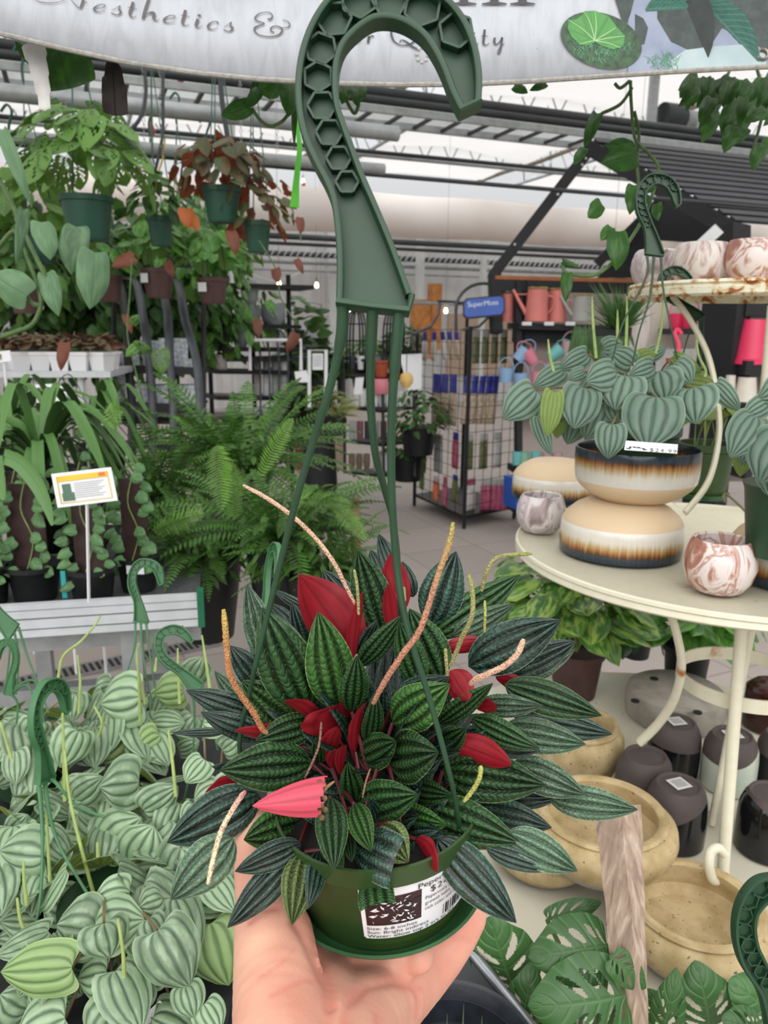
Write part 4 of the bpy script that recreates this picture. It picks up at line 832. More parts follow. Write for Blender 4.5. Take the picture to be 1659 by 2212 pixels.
mb.lathe([(0, -.004), (r-.012, -.004), (r-.005, 0), (r, -.001), (r+.002, -.005), (r-.002, -.008), (r-.002, -.009), (r+.002, -.012), (r+.001, -.022), (r-.004, -.026), (r-.004, -.012), (0, -.012)], (SCX+.03, SCY+.03, ZT), 100); obj('shelf_plate', mb, M_RUST, stand)
mb = MB()
def vpost(mb, px, py, z, z0, z1, r=.0095):
    p = Zp(px, py, z); mb.tube([(p.x, p.y, z0), (p.x, p.y, z1)], r, 14); return p
mb = MB(); vpost(mb, 1638, 1110, ZM, ZM, ZT-.02, .0095); obj('post', mb, M_CREAM, stand)
mb = MB(); p = Zp(1640, 1080, ZM); mb.tube([(p.x+.035, p.y+.1, ZM), (p.x+.02, p.y+.1, ZT-.02)], .0085, 12); obj('post', mb, M_CREAM, stand)
mb = MB(); a = W(1603, 1330, 1.30); c = Zp(1560, 1905, ZB); mb.tube([a+Z3*.01, c], .0105, 14); obj('post', mb, M_CREAM, stand)
mb = MB(); a = W(1628, 1335, 1.42); mb.tube([a+Z3*.01, (a.x-.03, a.y, ZB)], .0085, 12); obj('post', mb, M_CREAM, stand)
mb = MB(); mb.tube(smooth_path([W(1558, 1900, 1.27), W(1540, 1900, 1.26), W(1532, 1870, 1.25), W(1536, 1840, 1.25), W(1552, 1832, 1.25), W(1566, 1845, 1.255)], 6), .008, 10); obj('foot_scroll', mb, M_CREAM, stand)
mb = MB(); mb.tube(smooth_path([W(1452, 640, 1.34), W(1490, 690, 1.335), (W(1530, 770, 1.33)), W(1550, 870, 1.325), W(1552, 950, 1.32), W(1530, 1040, 1.31), W(1480, 1108, 1.30)], 8), .0085, 12, flat=.6); obj('curved_bracket', mb, M_CREAM, stand)
mb = MB(); mb.tube(smooth_path([W(1441, 1305, 1.28), W(1462, 1370, 1.30), W(1472, 1440, 1.34), W(1456, 1510, 1.40), W(1420, 1565, 1.46), W(1382, 1603, 1.50)], 8), .0100, 12, flat=.7); obj('curved_bracket', mb, M_CREAM, stand)
rc = W(1605, 1465, 1.44)
mb = MB(); nn = 80; R1 = .118
vs = []
for i in range(nn):
    a = 2*math.pi*i/nn
    for (dr, dz) in ((0, -.013), (0, .013), (-.004, .013), (-.004, -.013)): vs.append(rc+Vector((math.cos(a)*(R1+dr), math.sin(a)*(R1+dr), dz)))
mb.add(vs, [(i*4+k, i*4+(k+1) % 4, ((i+1) % nn)*4+(k+1) % 4, ((i+1) % nn)*4+k) for i in range(nn) for k in range(4)]); obj('support_ring', mb, M_CREAM, stand)
for (px, py) in ((1420, 634), (1498, 634)):
    mb = MB(); mb.ball(W(px, py, 1.33), .006, 6, (1, 1, .8)); obj('bolt', mb, M_RUST, stand)
# three legs down to the floor
for a in (.5, 2.6, 4.7):
    mb = MB(); mb.tube([(SCX+.42*math.cos(a), SCY+.42*math.sin(a), ZB-.01), (SCX+.45*math.cos(a), SCY+.45*math.sin(a), 0)], .012, 10); obj('leg', mb, M_CREAM, stand)

def cen(px, py, z, R):
    p = Zp(px, py, z); d = Vector((p.x, p.y, 0)).normalized(); return p+d*R
# marbled bowls
def marblemat(nm, seed, base, v1, v2):
    m, n, b, out = _new(nm); c = n.nodes.new('ShaderNodeTexCoord'); mp = n.nodes.new('ShaderNodeMapping'); mp.inputs['Location'].default_value = (seed, seed*.7, 0); mp.inputs['Scale'].default_value = (1, 1, .45); n.links.new(c.outputs['Object'], mp.inputs[0])
    f = _noise(n, 30, 8, vec=mp.outputs[0], dist=1.0); g = _noise(n, 9, 3, vec=mp.outputs[0], dist=.6)
    col = _ramp(n, f, [(.30, srgb(v2)), (.40, srgb(v1)), (.47, srgb(base)), (.55, srgb(base)), (.60, srgb(v1)), (.66, srgb(base))])
    col = _mix(n, col, srgb(v1), _ramp(n, g, [(.5, (0, 0, 0)), (.68, (.8, .8, .8))]))
    n.links.new(col, b.inputs['Base Color']); b.inputs['Roughness'].default_value = .45; b.inputs['Coat Weight'].default_value = .2; return m
MB1 = marblemat('marble_glaze_brown', 1.0, '#d6cdc8', '#a98576', '#6e5148'); MB2 = marblemat('marble_glaze_red', 4.0, '#d8cdc9', '#a97663', '#7a4a3a'); MB3 = marblemat('marble_glaze_grey', 7.0, '#dcd6d6', '#ab9a9a', '#6c5a58')
def marble_bowl(c, R, H, mat, label, rin=.74):
    mb = MB(); mb.lathe([(0, 0), (R*.62, 0), (R*.70, H*.03), (R*.90, H*.22), (R, H*.48), (R*.97, H*.70), (R*.86, H*.92), (R*(rin+.05), H*.995), (R*rin, H), (R*(rin-.04), H*.97), (R*.85, H*.6), (R*.75, H*.2), (0, H*.12)], c, 56)
    return obj('marbled_bowl', mb, mat, None, label=label, cat='bowl', group='marbled bowls on the plant stand', org=c)
zt = ZT
marble_bowl(Vector((W(1505, 596, 1.42).x, 1.47, zt)), .053, .074, MB1, 'whitish marbled bowl with fine brown veins, second from left on the rusty top tier')
marble_bowl(Vector((W(1408, 596, 1.50).x+.005, 1.56, zt)), .048, .070, MB3, 'marbled bowl at the far left end of the rusty top tier', .7)
marble_bowl(Vector((W(1636, 596, 1.34).x, 1.42, zt)), .053, .075, MB2, 'red brown marbled bowl at the right end of the rusty top tier')
marble_bowl(Vector((W(1570, 596, 1.50).x, 1.565, zt)), .046, .074, MB1, 'marbled bowl peeking out behind the two front bowls on the top tier')
marble_bowl(cen(1547, 1287, ZM, .035), .0555, .084, MB2, 'round marbled bowl with a red brown streak near the front edge of the middle tier')
marble_bowl(cen(1166, 1155, ZM, .035), .050, .075, MB3, 'greyish marbled bowl at the left edge of the middle tier')
# two tone glazed bowls
m, n, b, out = _new('two_tone_glaze'); M_TT = m
c = n.nodes.new('ShaderNodeTexCoord'); s = n.nodes.new('ShaderNodeSeparateXYZ'); n.links.new(c.outputs['Object'], s.inputs[0]); zz = _math(n, 'DIVIDE', s.outputs[2], .096)
mp = n.nodes.new('ShaderNodeMapping'); mp.inputs['Scale'].default_value = (1, 1, .05); n.links.new(c.outputs['Object'], mp.inputs[0]); st = _noise(n, 240, 2, vec=mp.outputs[0])
zj = _math(n, 'ADD', zz, _math(n, 'MULTIPLY', _math(n, 'SUBTRACT', st, .5), _math(n, 'MULTIPLY', _math(n, 'GREATER_THAN', zz, .44), .20)))
B_ = srgb('#d3bb9a')
col = _ramp(n, zj, [(0, B_), (.385, B_), (.40, srgb('#d9d6cf')), (.60, srgb('#cfc8ba')), (.70, srgb('#b39a70')), (.78, srgb('#94602f')), (.84, srgb('#4a382a')), (.89, srgb('#2c3a44')), (1, srgb('#1d2830'))])
n.links.new(col, b.inputs['Base Color']); n.links.new(_ramp(n, zz, [(.37, (.6, .6, .6)), (.40, (.15, .15, .15))]), b.inputs['Roughness'])
TTP = [(0, 0), (.060, 0), (.066, .002), (.085, .012), (.101, .026), (.1085, .038), (.110, .050), (.111, .075), (.1105, .090), (.1095, .0955), (.1065, .0955), (.1050, .090), (.105, .05), (.096, .025), (.06, .010), (0, .008)]
def tt_bowl(c, flip, label, sc=1.0):
    mb = MB(); mb.lathe(TTP, (0, 0, 0), 80); o = obj('two_tone_bowl', mb, M_TT, None, label=label, cat='bowl', group='two tone glazed bowls', org=(0, 0, 0))
    o.location = Vector(c); o.scale = (sc,)*3
    if flip: o.rotation_euler = (math.pi, 0, 0); o.location.z += .096*sc
    return o
cb = cen(1335, 1224, ZM, .110)
tt_bowl(cb, True, 'two tone bowl turned upside down, lowest of the stack under the silvery plant')
cu = cb+Vector((.022*1.0, .012, .096)); tt_bowl(cu, False, 'two tone bowl holding the silvery leaved peperomia pot')
cl = cen(1222, 1118, ZM, .11)+Vector((-.005, .12, 0)); tt_bowl(cl, True, 'two tone bowl upside down behind the left marbled bowl', .92)
tt_bowl(cen(1718, 1285, ZM, .11), True, 'two tone bowl upside down cut off by the right edge of the photo')

# silvery peperomia
L_S = leafmat('silver_leaf', '#718c79', '#304c3a', '#7f9a3c', K=2.5, edge='#8fae92', rough=.5, rv=.18, sharp=9, vein_amt=.8, noise_c='#5c7f66', noise_amt=.4, nscale=4, bump=.5, coat=.1, tr=.18)
L_SY = leafmat('silver_leaf_underside', '#7f9a3c', '#66802c', '#8ba24a', K=2.5, rough=.5, rv=.2, sharp=8, vein_amt=.5, bump=.3, tr=.25)
M_GPOT = pm('dark_green_pot', '#1f3d27', .5, var=.1, scale=10)
M_SPK = pm('green_spike', '#8ba05a', .6, var=.15, scale=60)
M_STEM = pm('plant_stem', '#7a6a4a', .6, var=.2, scale=40)
pc = cu+Vector((0, 0, .012))
pep = thing('silver_peperomia', 'silvery green heart leaved peperomia standing in the two tone bowl', 'houseplant', pc)
mb = MB(); mb.lathe([(0, 0), (.055, 0), (.062, .06), (.070, .105), (.074, .108), (.074, .122), (.068, .122), (.066, .105), (0, .104)], pc, 48); obj('pot', mb, M_GPOT, pep)
PL = """1417 858 1399 968 112 1 0|1351 812 1329 886 86 2 0|1262 838 1240 926 76 2 0|1330 803 1266 824 62 2 0|1366 786 1318 757 48 3 0|1424 803 1437 868 80 3 0|1498 838 1502 915 84 2 0|1155 843 1088 906 66 3 0
1217 800 1150 838 44 4 0|1300 876 1265 951 60 3 0|1322 917 1314 990 58 1 0|1322 869 1334 914 48 3 0|1269 766 1210 797 42 4 0|1412 792 1360 811 44 3 0|1457 785 1492 830 54 3 0|1263 803 1226 819 28 3 0|1160 898 1190 984 34 3 0
1222 876 1195 903 44 4 0|1546 829 1598 888 38 3 0|1305 752 1346 740 40 5 0|1454 772 1516 804 30 4 1|1372 778 1418 760 34 4 1|1197 847 1182 943 42 2 1|1208 902 1203 947 28 4 1|1480 820 1545 830 44 4 1|1250 900 1225 960 50 4 0|1380 860 1360 900 50 4 0|1440 900 1470 935 50 4 0|1290 820 1250 860 40 5 0|1400 770 1440 750 30 5 0|1180 880 1150 930 40 4 0|1330 780 1300 760 40 5 0"""
rg = random.Random(4)
def plant_leaves(root, spec, d0, dl, mats, shape='heart', lobe=.21, wk=1.18, names='leaf', nu=26, nv=18, rib=.045, K=2.5, cup=-.12, bend=.16, tipd=-.0, holes=False, edge=None, rollk=.25):
    for tok in spec.replace('\n', '|').split('|'):
        q = tok.split(); bx, by, tx, ty, wp, ly = map(float, q[:6]); kd = int(q[6]) if len(q) > 6 else 0
        mb = MB(); d = d0+dl*ly
        pleaf(mb, (bx, by), (tx, ty), d+rg.uniform(0, .01), d+tipd+rg.uniform(-.012, .005), wp*wk, rg.uniform(-rollk, rollk), False, shape=shape, nu=nu, nv=nv, K=K, rib=rib, cup=cup, bend=bend, lobe=lobe, rnd=rg.random(), hook=rg.uniform(0, .2), ripple=.05, holes=mholes(rg) if holes else None)
        obj(names, mb, mats[kd % len(mats)], root)
plant_leaves(pep, PL, 1.14, .032, [L_S, L_SY])
mb = MB(); top = pc+Z3*.105
for tok in PL.replace('\n', '|').split('|')[:32]:
    q = list(map(float, tok.split())); e = W(q[0], q[1], 1.15+.032*q[5]); mb.tube(smooth_path([top+Vector((rg.uniform(-.03, .03), rg.uniform(-.03, .03), 0)), top.lerp(e, .6)+Z3*.03, e], 5), .0017, 6)
obj('stem', mb, M_STEM, pep)
for pts in ([(1279, 640, 1.2), (1281, 700, 1.2), (1288, 774, 1.2)], [(1354, 640, 1.22), (1354, 700, 1.22), (1352, 750, 1.22)], [(1334, 670, 1.24), (1334, 740, 1.23)], [(1433, 650, 1.22), (1428, 710, 1.22), (1416, 765, 1.22)], [(1184, 733, 1.18), (1188, 770, 1.18), (1196, 803, 1.18)], [(1504, 732, 1.25), (1510, 770, 1.25), (1524, 800, 1.25), (1522, 815, 1.25)]):
    p = pxpath(pts); mb = MB(); mb.tube(p, [.0012+.0013*min(1, i/len(p)*2) for i in range(len(p))], 7); obj('flower_spike', mb, M_SPK, pep)
mb = MB(); a = W(1348, 972, 1.11); bx = W(1462, 980, 1.13); up = W(1352, 952, 1.13)-a; mb.poly([a, bx, bx+up, a+up], -FWD, .001); mb.cm = 1
vs, fs = text_geo('$24.99', .014, space=1.2); ax = (bx-a).normalized(); uu = up.normalized(); nrm = ax.cross(uu); mb.add([a+ax*(.040+x)+uu*(.001+y)-FWD*.0014 for x, y, z in vs], fs)
for i in range(14): p = a+ax*rg.uniform(.002, .034)+uu*rg.uniform(.001, .010)-FWD*.0013; mb.add([p, p+ax*rg.uniform(.002, .006), p+ax*.004+uu*.003, p+uu*.002], [(0, 1, 2, 3)])
obj('price_label', mb, [M_WHITE, M_INK], pep, smooth=False)
# its hanger: hook over the top, three wires
def hanger(root, bpx, bpy, d, height_px, rgt, ends, wr=.0016, up=None, mat=None, rollang=0):
    up = up or UPV; s = height_px/705*d/F; hb = W(bpx, bpy, d); rg_ = Vector(rgt).normalized()
    if rollang: M = Matrix.Rotation(rollang, 3, FWD); rg_ = M @ rg_; up = M @ up
    obj('hanger_hook', hanger_geo(hook_frame(hb, rg_, up, s), s), mat or M_HOOK, root)
    for k, e in enumerate(ends):
        a = hb+rg_*((-60+k*60)*s)+up*(-4*s)*(1+k*.2); pts = [a]+[W(*q) for q in e]; p = smooth_path(pts, 5); mb = MB(); mb.tube(p, [wr*1.4-(wr*.5)*min(1, i/(len(p)*.5)) for i in range(len(p))], 8); obj('hanger_wire', mb, mat or M_HOOK, root)
hanger(pep, 1413, 552, 1.18, 175, RGT, [[(1395, 600, 1.18), (1345, 700, 1.19), (1322, 780, 1.2)], [(1404, 640, 1.18), (1380, 720, 1.19), (1366, 790, 1.2)], [(1432, 620, 1.18), (1448, 700, 1.18), (1463, 775, 1.19)]])
# green pot behind on the middle tier
gp = cen(1515, 1083, ZM, .058); gpl = thing('potted_plant', 'tall dark green pot with saucer behind the curved bracket on the middle tier', 'houseplant', gp)
mb = MB(); mb.lathe([(0, .006), (.050, .006), (.055, .03), (.063, .115), (.068, .118), (.069, .135), (.063, .135), (.061, .115), (0, .112)], gp, 48); obj('pot', mb, M_PLG, gpl)
mb = MB(); mb.lathe([(0, 0), (.056, 0), (.063, .012), (.061, .013), (.055, .005), (0, .005)], gp, 48); obj('saucer', mb, M_PLG2, gpl)
mb = MB()
for i in range(14): a = rg.uniform(0, 6.28); q = gp+Z3*.11+Vector((math.cos(a), math.sin(a), 0))*.03; mb.tube([q, q+Vector((rg.uniform(-.02, .02), rg.uniform(-.02, .02), .09))], .0015, 5)
obj('stem', mb, M_SPK, gpl)
mb = MB(); dome(mb, gp+Z3*.19, .10, 26, .06, .045, 'heart', rg, .5, .6, .1, 10, 8, lobe=.2); obj('foliage', mb, L_SY, gpl)
hanger(gpl, 1510, 690, 1.36, 130, RGT, [[(1485, 730, 1.37), (1470, 790, 1.38)], [(1515, 760, 1.38), (1510, 830, 1.38)], [(1520, 740, 1.37), (1530, 830, 1.38)]], rollang=-.65)
# right edge peperomia
rp_ = thing('silver_peperomia', 'silvery peperomia cut off by the right edge of the photo, above the middle tier', 'houseplant', W(1700, 1050, 1.1))
plant_leaves(rp_, """1632 900 1580 985 70 2 0|1660 868 1605 900 44 3 0|1700 940 1640 1040 110 1 0|1655 930 1600 1000 90 4 0|1700 840 1640 862 66 3 0|1612 955 1598 1030 40 4 1|1690 1000 1665 1075 80 2 0""", 1.06, .03, [L_S, L_SY])
mb = MB(); c = W(1705, 1060, 1.16); mb.lathe([(0, -.1), (.05, -.1), (.062, 0), (.066, .01), (.06, .01), (0, .005)], c, 32); obj('pot', mb, M_GPOT, rp_)
# bent dry tendril on the middle tier
mb = MB(); mb.tube(smooth_path([W(1566, 1085, 1.4), W(1562, 1075, 1.4), W(1568, 1067, 1.4), W(1590, 1085, 1.38), W(1615, 1110, 1.36), W(1635, 1140, 1.34)], 6), .0022, 8); obj('dry_tendril', mb, pm('dry_tendril', '#7f7a54', .7), None, label='dry bent plant tendril lying on the middle tier', cat='plant debris')

# ------------------------------------------------------------------ bottom tier
M_CLAY = pm('sandy_clay', '#c4a468', .8, var=.12, scale=30, bump=.35, col2='#ad8848')
m, n, b, out = _new('sandy_clay_grey_foot'); M_CLAYB = m
c = n.nodes.new('ShaderNodeTexCoord'); s = n.nodes.new('ShaderNodeSeparateXYZ'); n.links.new(c.outputs['Object'], s.inputs[0]); f = _noise(n, 28, 5); f2 = _noise(n, 160, 3)
cl_ = _mix(n, _ramp(n, f, [(.3, srgb('#a08a5e')), (.6, srgb('#bda880'))]), srgb('#54432a'), _ramp(n, f2, [(.66, (0, 0, 0)), (.72, (1, 1, 1))]))
n.links.new(_mix(n, srgb('#9a948c'), cl_, _math(n, 'GREATER_THAN', _math(n, 'ADD', s.outputs[2], _math(n, 'MULTIPLY', f, .004)), .019)), b.inputs['Base Color']); b.inputs['Roughness'].default_value = .8; _bump(n, b, f2, .35)
def clay(c, R, H, label, flip=False, th=.10):
    k = R; pr = [(0, 0), (k*.74, 0), (k*.80, H*.10), (k*.93, H*.35), (k, H*.58), (k*.98, H*.76), (k*.88, H*.88), (k*.84, H*.90), (k*.86, H*.95), (k*.83, H*1.0), (k*.76, H*1.0), (k*.72, H*.95), (k*.74, H*.8), (k*.80, H*.5), (k*.7, H*.32), (k*.5, .026), (0, .026)]
    mb = MB(); mb.lathe(pr, (0, 0, 0), 72); o = obj('clay_bowl', mb, M_CLAYB, None, label=label, cat='planter', group='sandy clay bowls on the bottom tier', org=(0, 0, 0)); o.location = Vector(c)
    if flip: o.rotation_euler = (math.pi, 0, 0); o.location.z += H
    return o
clay(cen(1478, 2150, ZB, .10), .118, .088, 'sandy clay bowl nearest the camera, right of the wooden stake')
cm = cen(1285, 1945, ZB+.055, .12); clay(cm, .128, .088, 'sandy clay bowl with a wide dark opening, behind the wooden stake')
clay(cen(1150, 1950, ZB, .085)+Vector((.02, .02, 0)), .095, .054, 'low clay bowl under the left side of the bowl behind the stake')
cb2 = cen(1240, 1715, ZB, .09); clay(cb2, .098, .12, 'upright clay bowl behind the dark leaves, left of the dark pots')
# inverted stone pot with rubber feet
dc = cen(1450, 1590, ZB, .12); sd = thing('stone_planter', 'round stone planter turned upside down showing black rubber feet', 'planter', dc)
mb = MB(); mb.lathe([(0, 0), (.118, 0), (.121, .02), (.121, .05), (.117, .066), (.108, .072), (0, .072)], dc, 64); obj('body', mb, pm('stone_grey_yellow', '#a39c92', .85, var=.12, scale=22, bump=.3, col2='#8d857c'), sd)
for (px, py) in ((1413, 1467), (1372, 1515), (1507, 1540)):
    p = Zp(px, py, ZB+.0722); mb = MB(); mb.lathe([(0, .003), (.010, .003), (.0105, 0), (0, 0)], p, 20); obj('rubber_foot', mb, pm('black_rubber', '#17181a', .7), sd)
# tapered dark pots upside down
def cupmat(nm, glaze, kx, ky, t0):
    m, n, b, out = _new(nm); c = n.nodes.new('ShaderNodeTexCoord'); s = n.nodes.new('ShaderNodeSeparateXYZ'); n.links.new(c.outputs['Object'], s.inputs[0])
    e = _math(n, 'ADD', s.outputs[2], _math(n, 'ADD', _math(n, 'MULTIPLY', s.outputs[0], kx), _math(n, 'MULTIPLY', _math(n, 'MULTIPLY', s.outputs[0], s.outputs[0]), ky)))
    g = _math(n, 'GREATER_THAN', e, t0); f = _noise(n, 40, 4)
    n.links.new(_mix(n, srgb(glaze), _mix(n, srgb('#544a48'), srgb('#453c3b'), f), g), b.inputs['Base Color']); n.links.new(_ramp(n, g, [(0, (.08, .08, .08)), (1, (.7, .7, .7))]), b.inputs['Roughness']); return m
CM = [cupmat('dark_pot_glaze_slant', '#121316', -.55, 0, .074), cupmat('dark_pot_glaze_level', '#121316', .1, 0, .070), cupmat('sage_pot_glaze', '#b4bdb0', -.35, -6, .070), cupmat('dark_pot_glaze_left', '#121316', .75, 0, .078)]
M_STK = pm('sticker_white', '#dcdad8', .5, var=.03, scale=40)
M_STG = pm('sticker_grey', '#b9b9b6', .5, var=.1, scale=500, col2='#8f8f8c')
CP = [(0, .116), (.020, .1155), (.034, .114), (.037, .117), (.041, .117), (.043, .113), (.049, .104), (.0545, .088), (.0565, .065), (.0565, .03), (.0555, 0), (.051, 0), (.052, .06), (.045, .10), (0, .108)]
def cup(px, py, mi, label, stk=None, sc=1.0, dy=0):
    c = cen(px, py, ZB, .056*sc)+Vector((0, dy, 0)); mb = MB(); mb.lathe(CP, (0, 0, 0), 56)
    t = thing('ceramic_pot', label, 'plant pot', c, 'ceramic pots upside down on the bottom tier'); 
    o = obj('body', mb, CM[mi], None, org=(0, 0, 0)); o.parent = t; o.scale = (sc,)*3; ORG[o.name] = c
    if stk is not None:
        mb = MB(); z = .1175*sc
        for (h, zz, cmi) in ((.017, z, 0), (.012, z+.0006, 1)):
            mb.cm = cmi; q = [c+Vector((math.cos(stk)*x-math.sin(stk)*y, math.sin(stk)*x+math.cos(stk)*y, zz+(.002 if x < 0 else 0)*(cmi == 0)*0)) for x, y in ((-h, -h), (h, -h), (h, h), (-h, h))]; mb.poly(q, Z3, .0004)
        obj('sticker', mb, [M_STK, M_STG], t, smooth=False)
    return t
cup(1450, 1848, 0, 'dark upside down pot with a white sticker, nearest the front post', .35)
cup(1382, 1775, 0, 'dark upside down pot without a sticker, left of the front post')
cup(1447, 1690, 1, 'dark upside down pot with a white sticker, beside the stone planter', .2)
cup(1566, 1722, 2, 'upside down pot with pale sage glaze behind the front post', .1)
cup(1648, 1868, 3, 'dark upside down pot with a pale diagonal streak, at the right edge of the photo')
cup(1682, 1720, 1, 'dark upside down pot right of the sage glazed one, cut off by the frame')
cc = cen(1660, 1600, ZB, .06)+Vector((0, .02, 0)); mb = MB(); mb.lathe([(0, 0), (.055, 0), (.058, .05), (.056, .1), (.04, .115), (0, .116)], cc, 40); obj('ceramic_pot', mb, pm('oxblood_glaze', '#3a1413', .2, var=.2, scale=50), None, label='dark red glazed pot behind the dark pots at the right edge', cat='plant pot', org=cc)
# plants standing behind
L_MP = leafmat('marble_pothos_leaf', '#3f7a28', '#2c5a1e', '#6f9a44', side=0, rough=.34, rv=.35, vein_amt=.4, noise_c='#a5c25c', noise_amt=.8, nscale=3.2, bump=.25, coat=.15, tr=.2)
L_PO = leafmat('pothos_leaf', '#3f7f22', '#2f6a1c', '#6f9a44', side=0, rough=.34, rv=.4, vein_amt=.4, noise_c='#74b03a', noise_amt=.6, nscale=3, bump=.25, coat=.15, tr=.2)
L_DK = leafmat('dark_waxy_leaf', '#26502a', '#1d421f', '#54763a', rough=.35, rv=.3, vein_amt=.4, bump=.2, coat=.2)
M_BLK = pm('black_nursery_pot', '#151618', .5, var=.2, scale=20)
M_BRN = pm('brown_nursery_pot', '#4b3230', .55, var=.12, scale=20)
def potted(name, label, cat, c, R, H, potm, group=None, taper=.75, soil=True):
    t = thing(name, label, cat, c, group); mb = MB()
    mb.lathe([(0, 0), (R*taper, 0), (R*taper*1.02, .004), (R*.95, H*.86), (R*.96, H*.87), (R*1.04, H*.88), (R*1.05, H), (R*.97, H), (R*.93, H*.88), (0, H*.87)], c, 40)
    obj('pot', mb, potm, t); return t
c1 = cen(1238, 1520, ZB, .06); t = potted('marble_pothos', 'marbled green and cream pothos in a brown nursery pot behind the left of the stand', 'houseplant', c1, .072, .13, M_BRN)
mb = MB(); rg = random.Random(21); dome(mb, c1+Vector((-.05, 0, .25)), .21, 70, .115, .085, 'heart', rg, .75, .35, -.5, 12, 10, upn=.35, lobe=.18, ripple=.08); obj('foliage', mb, L_MP, t)
mb = MB()
for i in range(20):
    a = rg.uniform(0, 6.28); q = c1+Z3*.12; e = c1+Vector((math.cos(a)*.15-.05, math.sin(a)*.12, rg.uniform(.18, .36))); mb.tube(smooth_path([q, q.lerp(e, .5)+Z3*.04, e], 4), .0022, 5)
obj('stem', mb, M_SPK, t)
mb = MB(); a = Zp(1292, 1440, .74)
c2 = cen(1490, 1522, ZB, .056)+Vector((0, .0, 0)); c2.z = ZB
t = potted('golden_pothos', 'bright green pothos in a black nursery pot seen through the white ring', 'houseplant', c2+Vector((0, .05, 0)), .062, .125, M_BLK, taper=.8)
mb = MB(); dome(mb, c2+Vector((.02, .07, .19)), .17, 72, .085, .065, 'heart', rg, .55, .5, -.4, 10, 8, upn=.4, lobe=.18, ripple=.08); obj('foliage', mb, L_PO, t)
c3 = cen(1400, 1470, ZB, .05)+Vector((0, .12, 0)); t = potted('waxy_trailing_plant', 'dark waxy leaved trailing plant behind the stone planter', 'houseplant', c3, .05, .11, M_BLK)
mb = MB(); dome(mb, c3+Z3*.14, .17, 34, .075, .04, 'ovate', rg, .6, .8, -.8, 8, 8); obj('foliage', mb, L_DK, t)
# clear plastic label sleeve in front of the middle post
# ------------------------------------------------------------------ foreground lower right
L_MO = leafmat('swiss_cheese_leaf', '#3a6a2c', '#5c8a4c', '#6f8f50', side=7, rough=.42, rv=.22, vein_amt=.55, noise_c='#2c5a26', noise_amt=.5, nscale=4, bump=.5, coat=.15, tr=.12)
mc = W(1270, 2420, 1.02); mc.z = ZB-.25
mo = thing('swiss_cheese_plant', 'green swiss cheese plant with holed leaves at the foot of the wooden stake', 'houseplant', mc)
rg = random.Random(9)
plant_leaves(mo, """1108 2128 1058 1978 128 3|1312 2042 1142 2068 120 1|1352 2150 1142 2176 150 0|1322 2068 1397 2136 56 0|1182 1986 1300 1948 44 3|1535 2230 1506 2083 116 2|1690 2212 1578 2118 120 2|1128 2225 1150 2084 80 2|1430 2240 1462 2095 60 1|1640 2230 1560 2200 70 1|1040 2190 1065 2095 70 4|1230 2240 1330 2225 90 3|1440 2200 1400 2140 60 2""", .90, .035, [L_MO], lobe=.12, nu=64, nv=60, rib=0, K=1, holes=True, bend=.18)
mb = MB()
for (x, y, d) in ((1108, 2128, 1.0), (1312, 2042, .94), (1352, 2150, .90), (1322, 2068, .9), (1182, 1986, 1.0), (1535, 2230, .97), (1690, 2212, .97), (1128, 2225, .97), (1430, 2240, .93)):
    e = W(x, y, d+.01); q = mc+Z3*.1; mb.tube(smooth_path([q, Vector((e.x*.5+q.x*.5, e.y*.5+q.y*.5, e.z-.08)), e], 6), .0032, 7)
obj('stem', mb, pm('green_stem', '#54703a', .5), mo)
mb = MB(); mb.lathe([(0, 0), (.08, 0), (.1, .14), (.106, .15), (.098, .15), (0, .14)], mc, 40); obj('pot', mb, M_BLK, mo)
# wooden stake
m, n, b, out = _new('rough_pale_wood'); c = n.nodes.new('ShaderNodeTexCoord'); mp = n.nodes.new('ShaderNodeMapping'); mp.inputs['Scale'].default_value = (1, 1, .12); n.links.new(c.outputs['Object'], mp.inputs[0])
f = _noise(n, 90, 5, vec=mp.outputs[0], dist=.5); g = _noise(n, 12, 3); n.links.new(_mix(n, _ramp(n, f, [(.3, srgb('#7a6254')), (.5, srgb('#b09680')), (.68, srgb('#d8c4b0'))]), srgb('#a09084'), _math(n, 'MULTIPLY', g, .6)), b.inputs['Base Color']); b.inputs['Roughness'].default_value = .85; _bump(n, b, f, .8, .004)
mb = MB(); rg = random.Random(2); topz = 0
dA = .93; rows = []
for i in range(15):
    t = i/14; y = 1752+ (2330-1752)*t; x0 = 1284+62*t*1.0+rg.uniform(-2, 2); x1 = 1340+62*t+rg.uniform(-3, 3); x2 = 1386+20*t+rg.uniform(-2, 2); k = .93-.055*t
    rows.append([W(x0, y-8*(1-t), k+.03), W(x1, y+12*(i == 0), k), W(x2, y-14*(i == 0), k+.025), W((x0+x2)/2, y-(8 if i == 0 else 0), k+.065)])
vs = [p for r in rows for p in r]; mb.add(vs, [(i*4+k, i*4+(k+1) % 4, (i+1)*4+(k+1) % 4, (i+1)*4+k) for i in range(14) for k in range(4)]+[(0, 1, 2, 3), (56, 57, 58, 59)])
obj('wooden_stake', mb, m, None, smooth=False, label='rough pale square wooden stake standing up in front of the clay bowls', cat='stake')
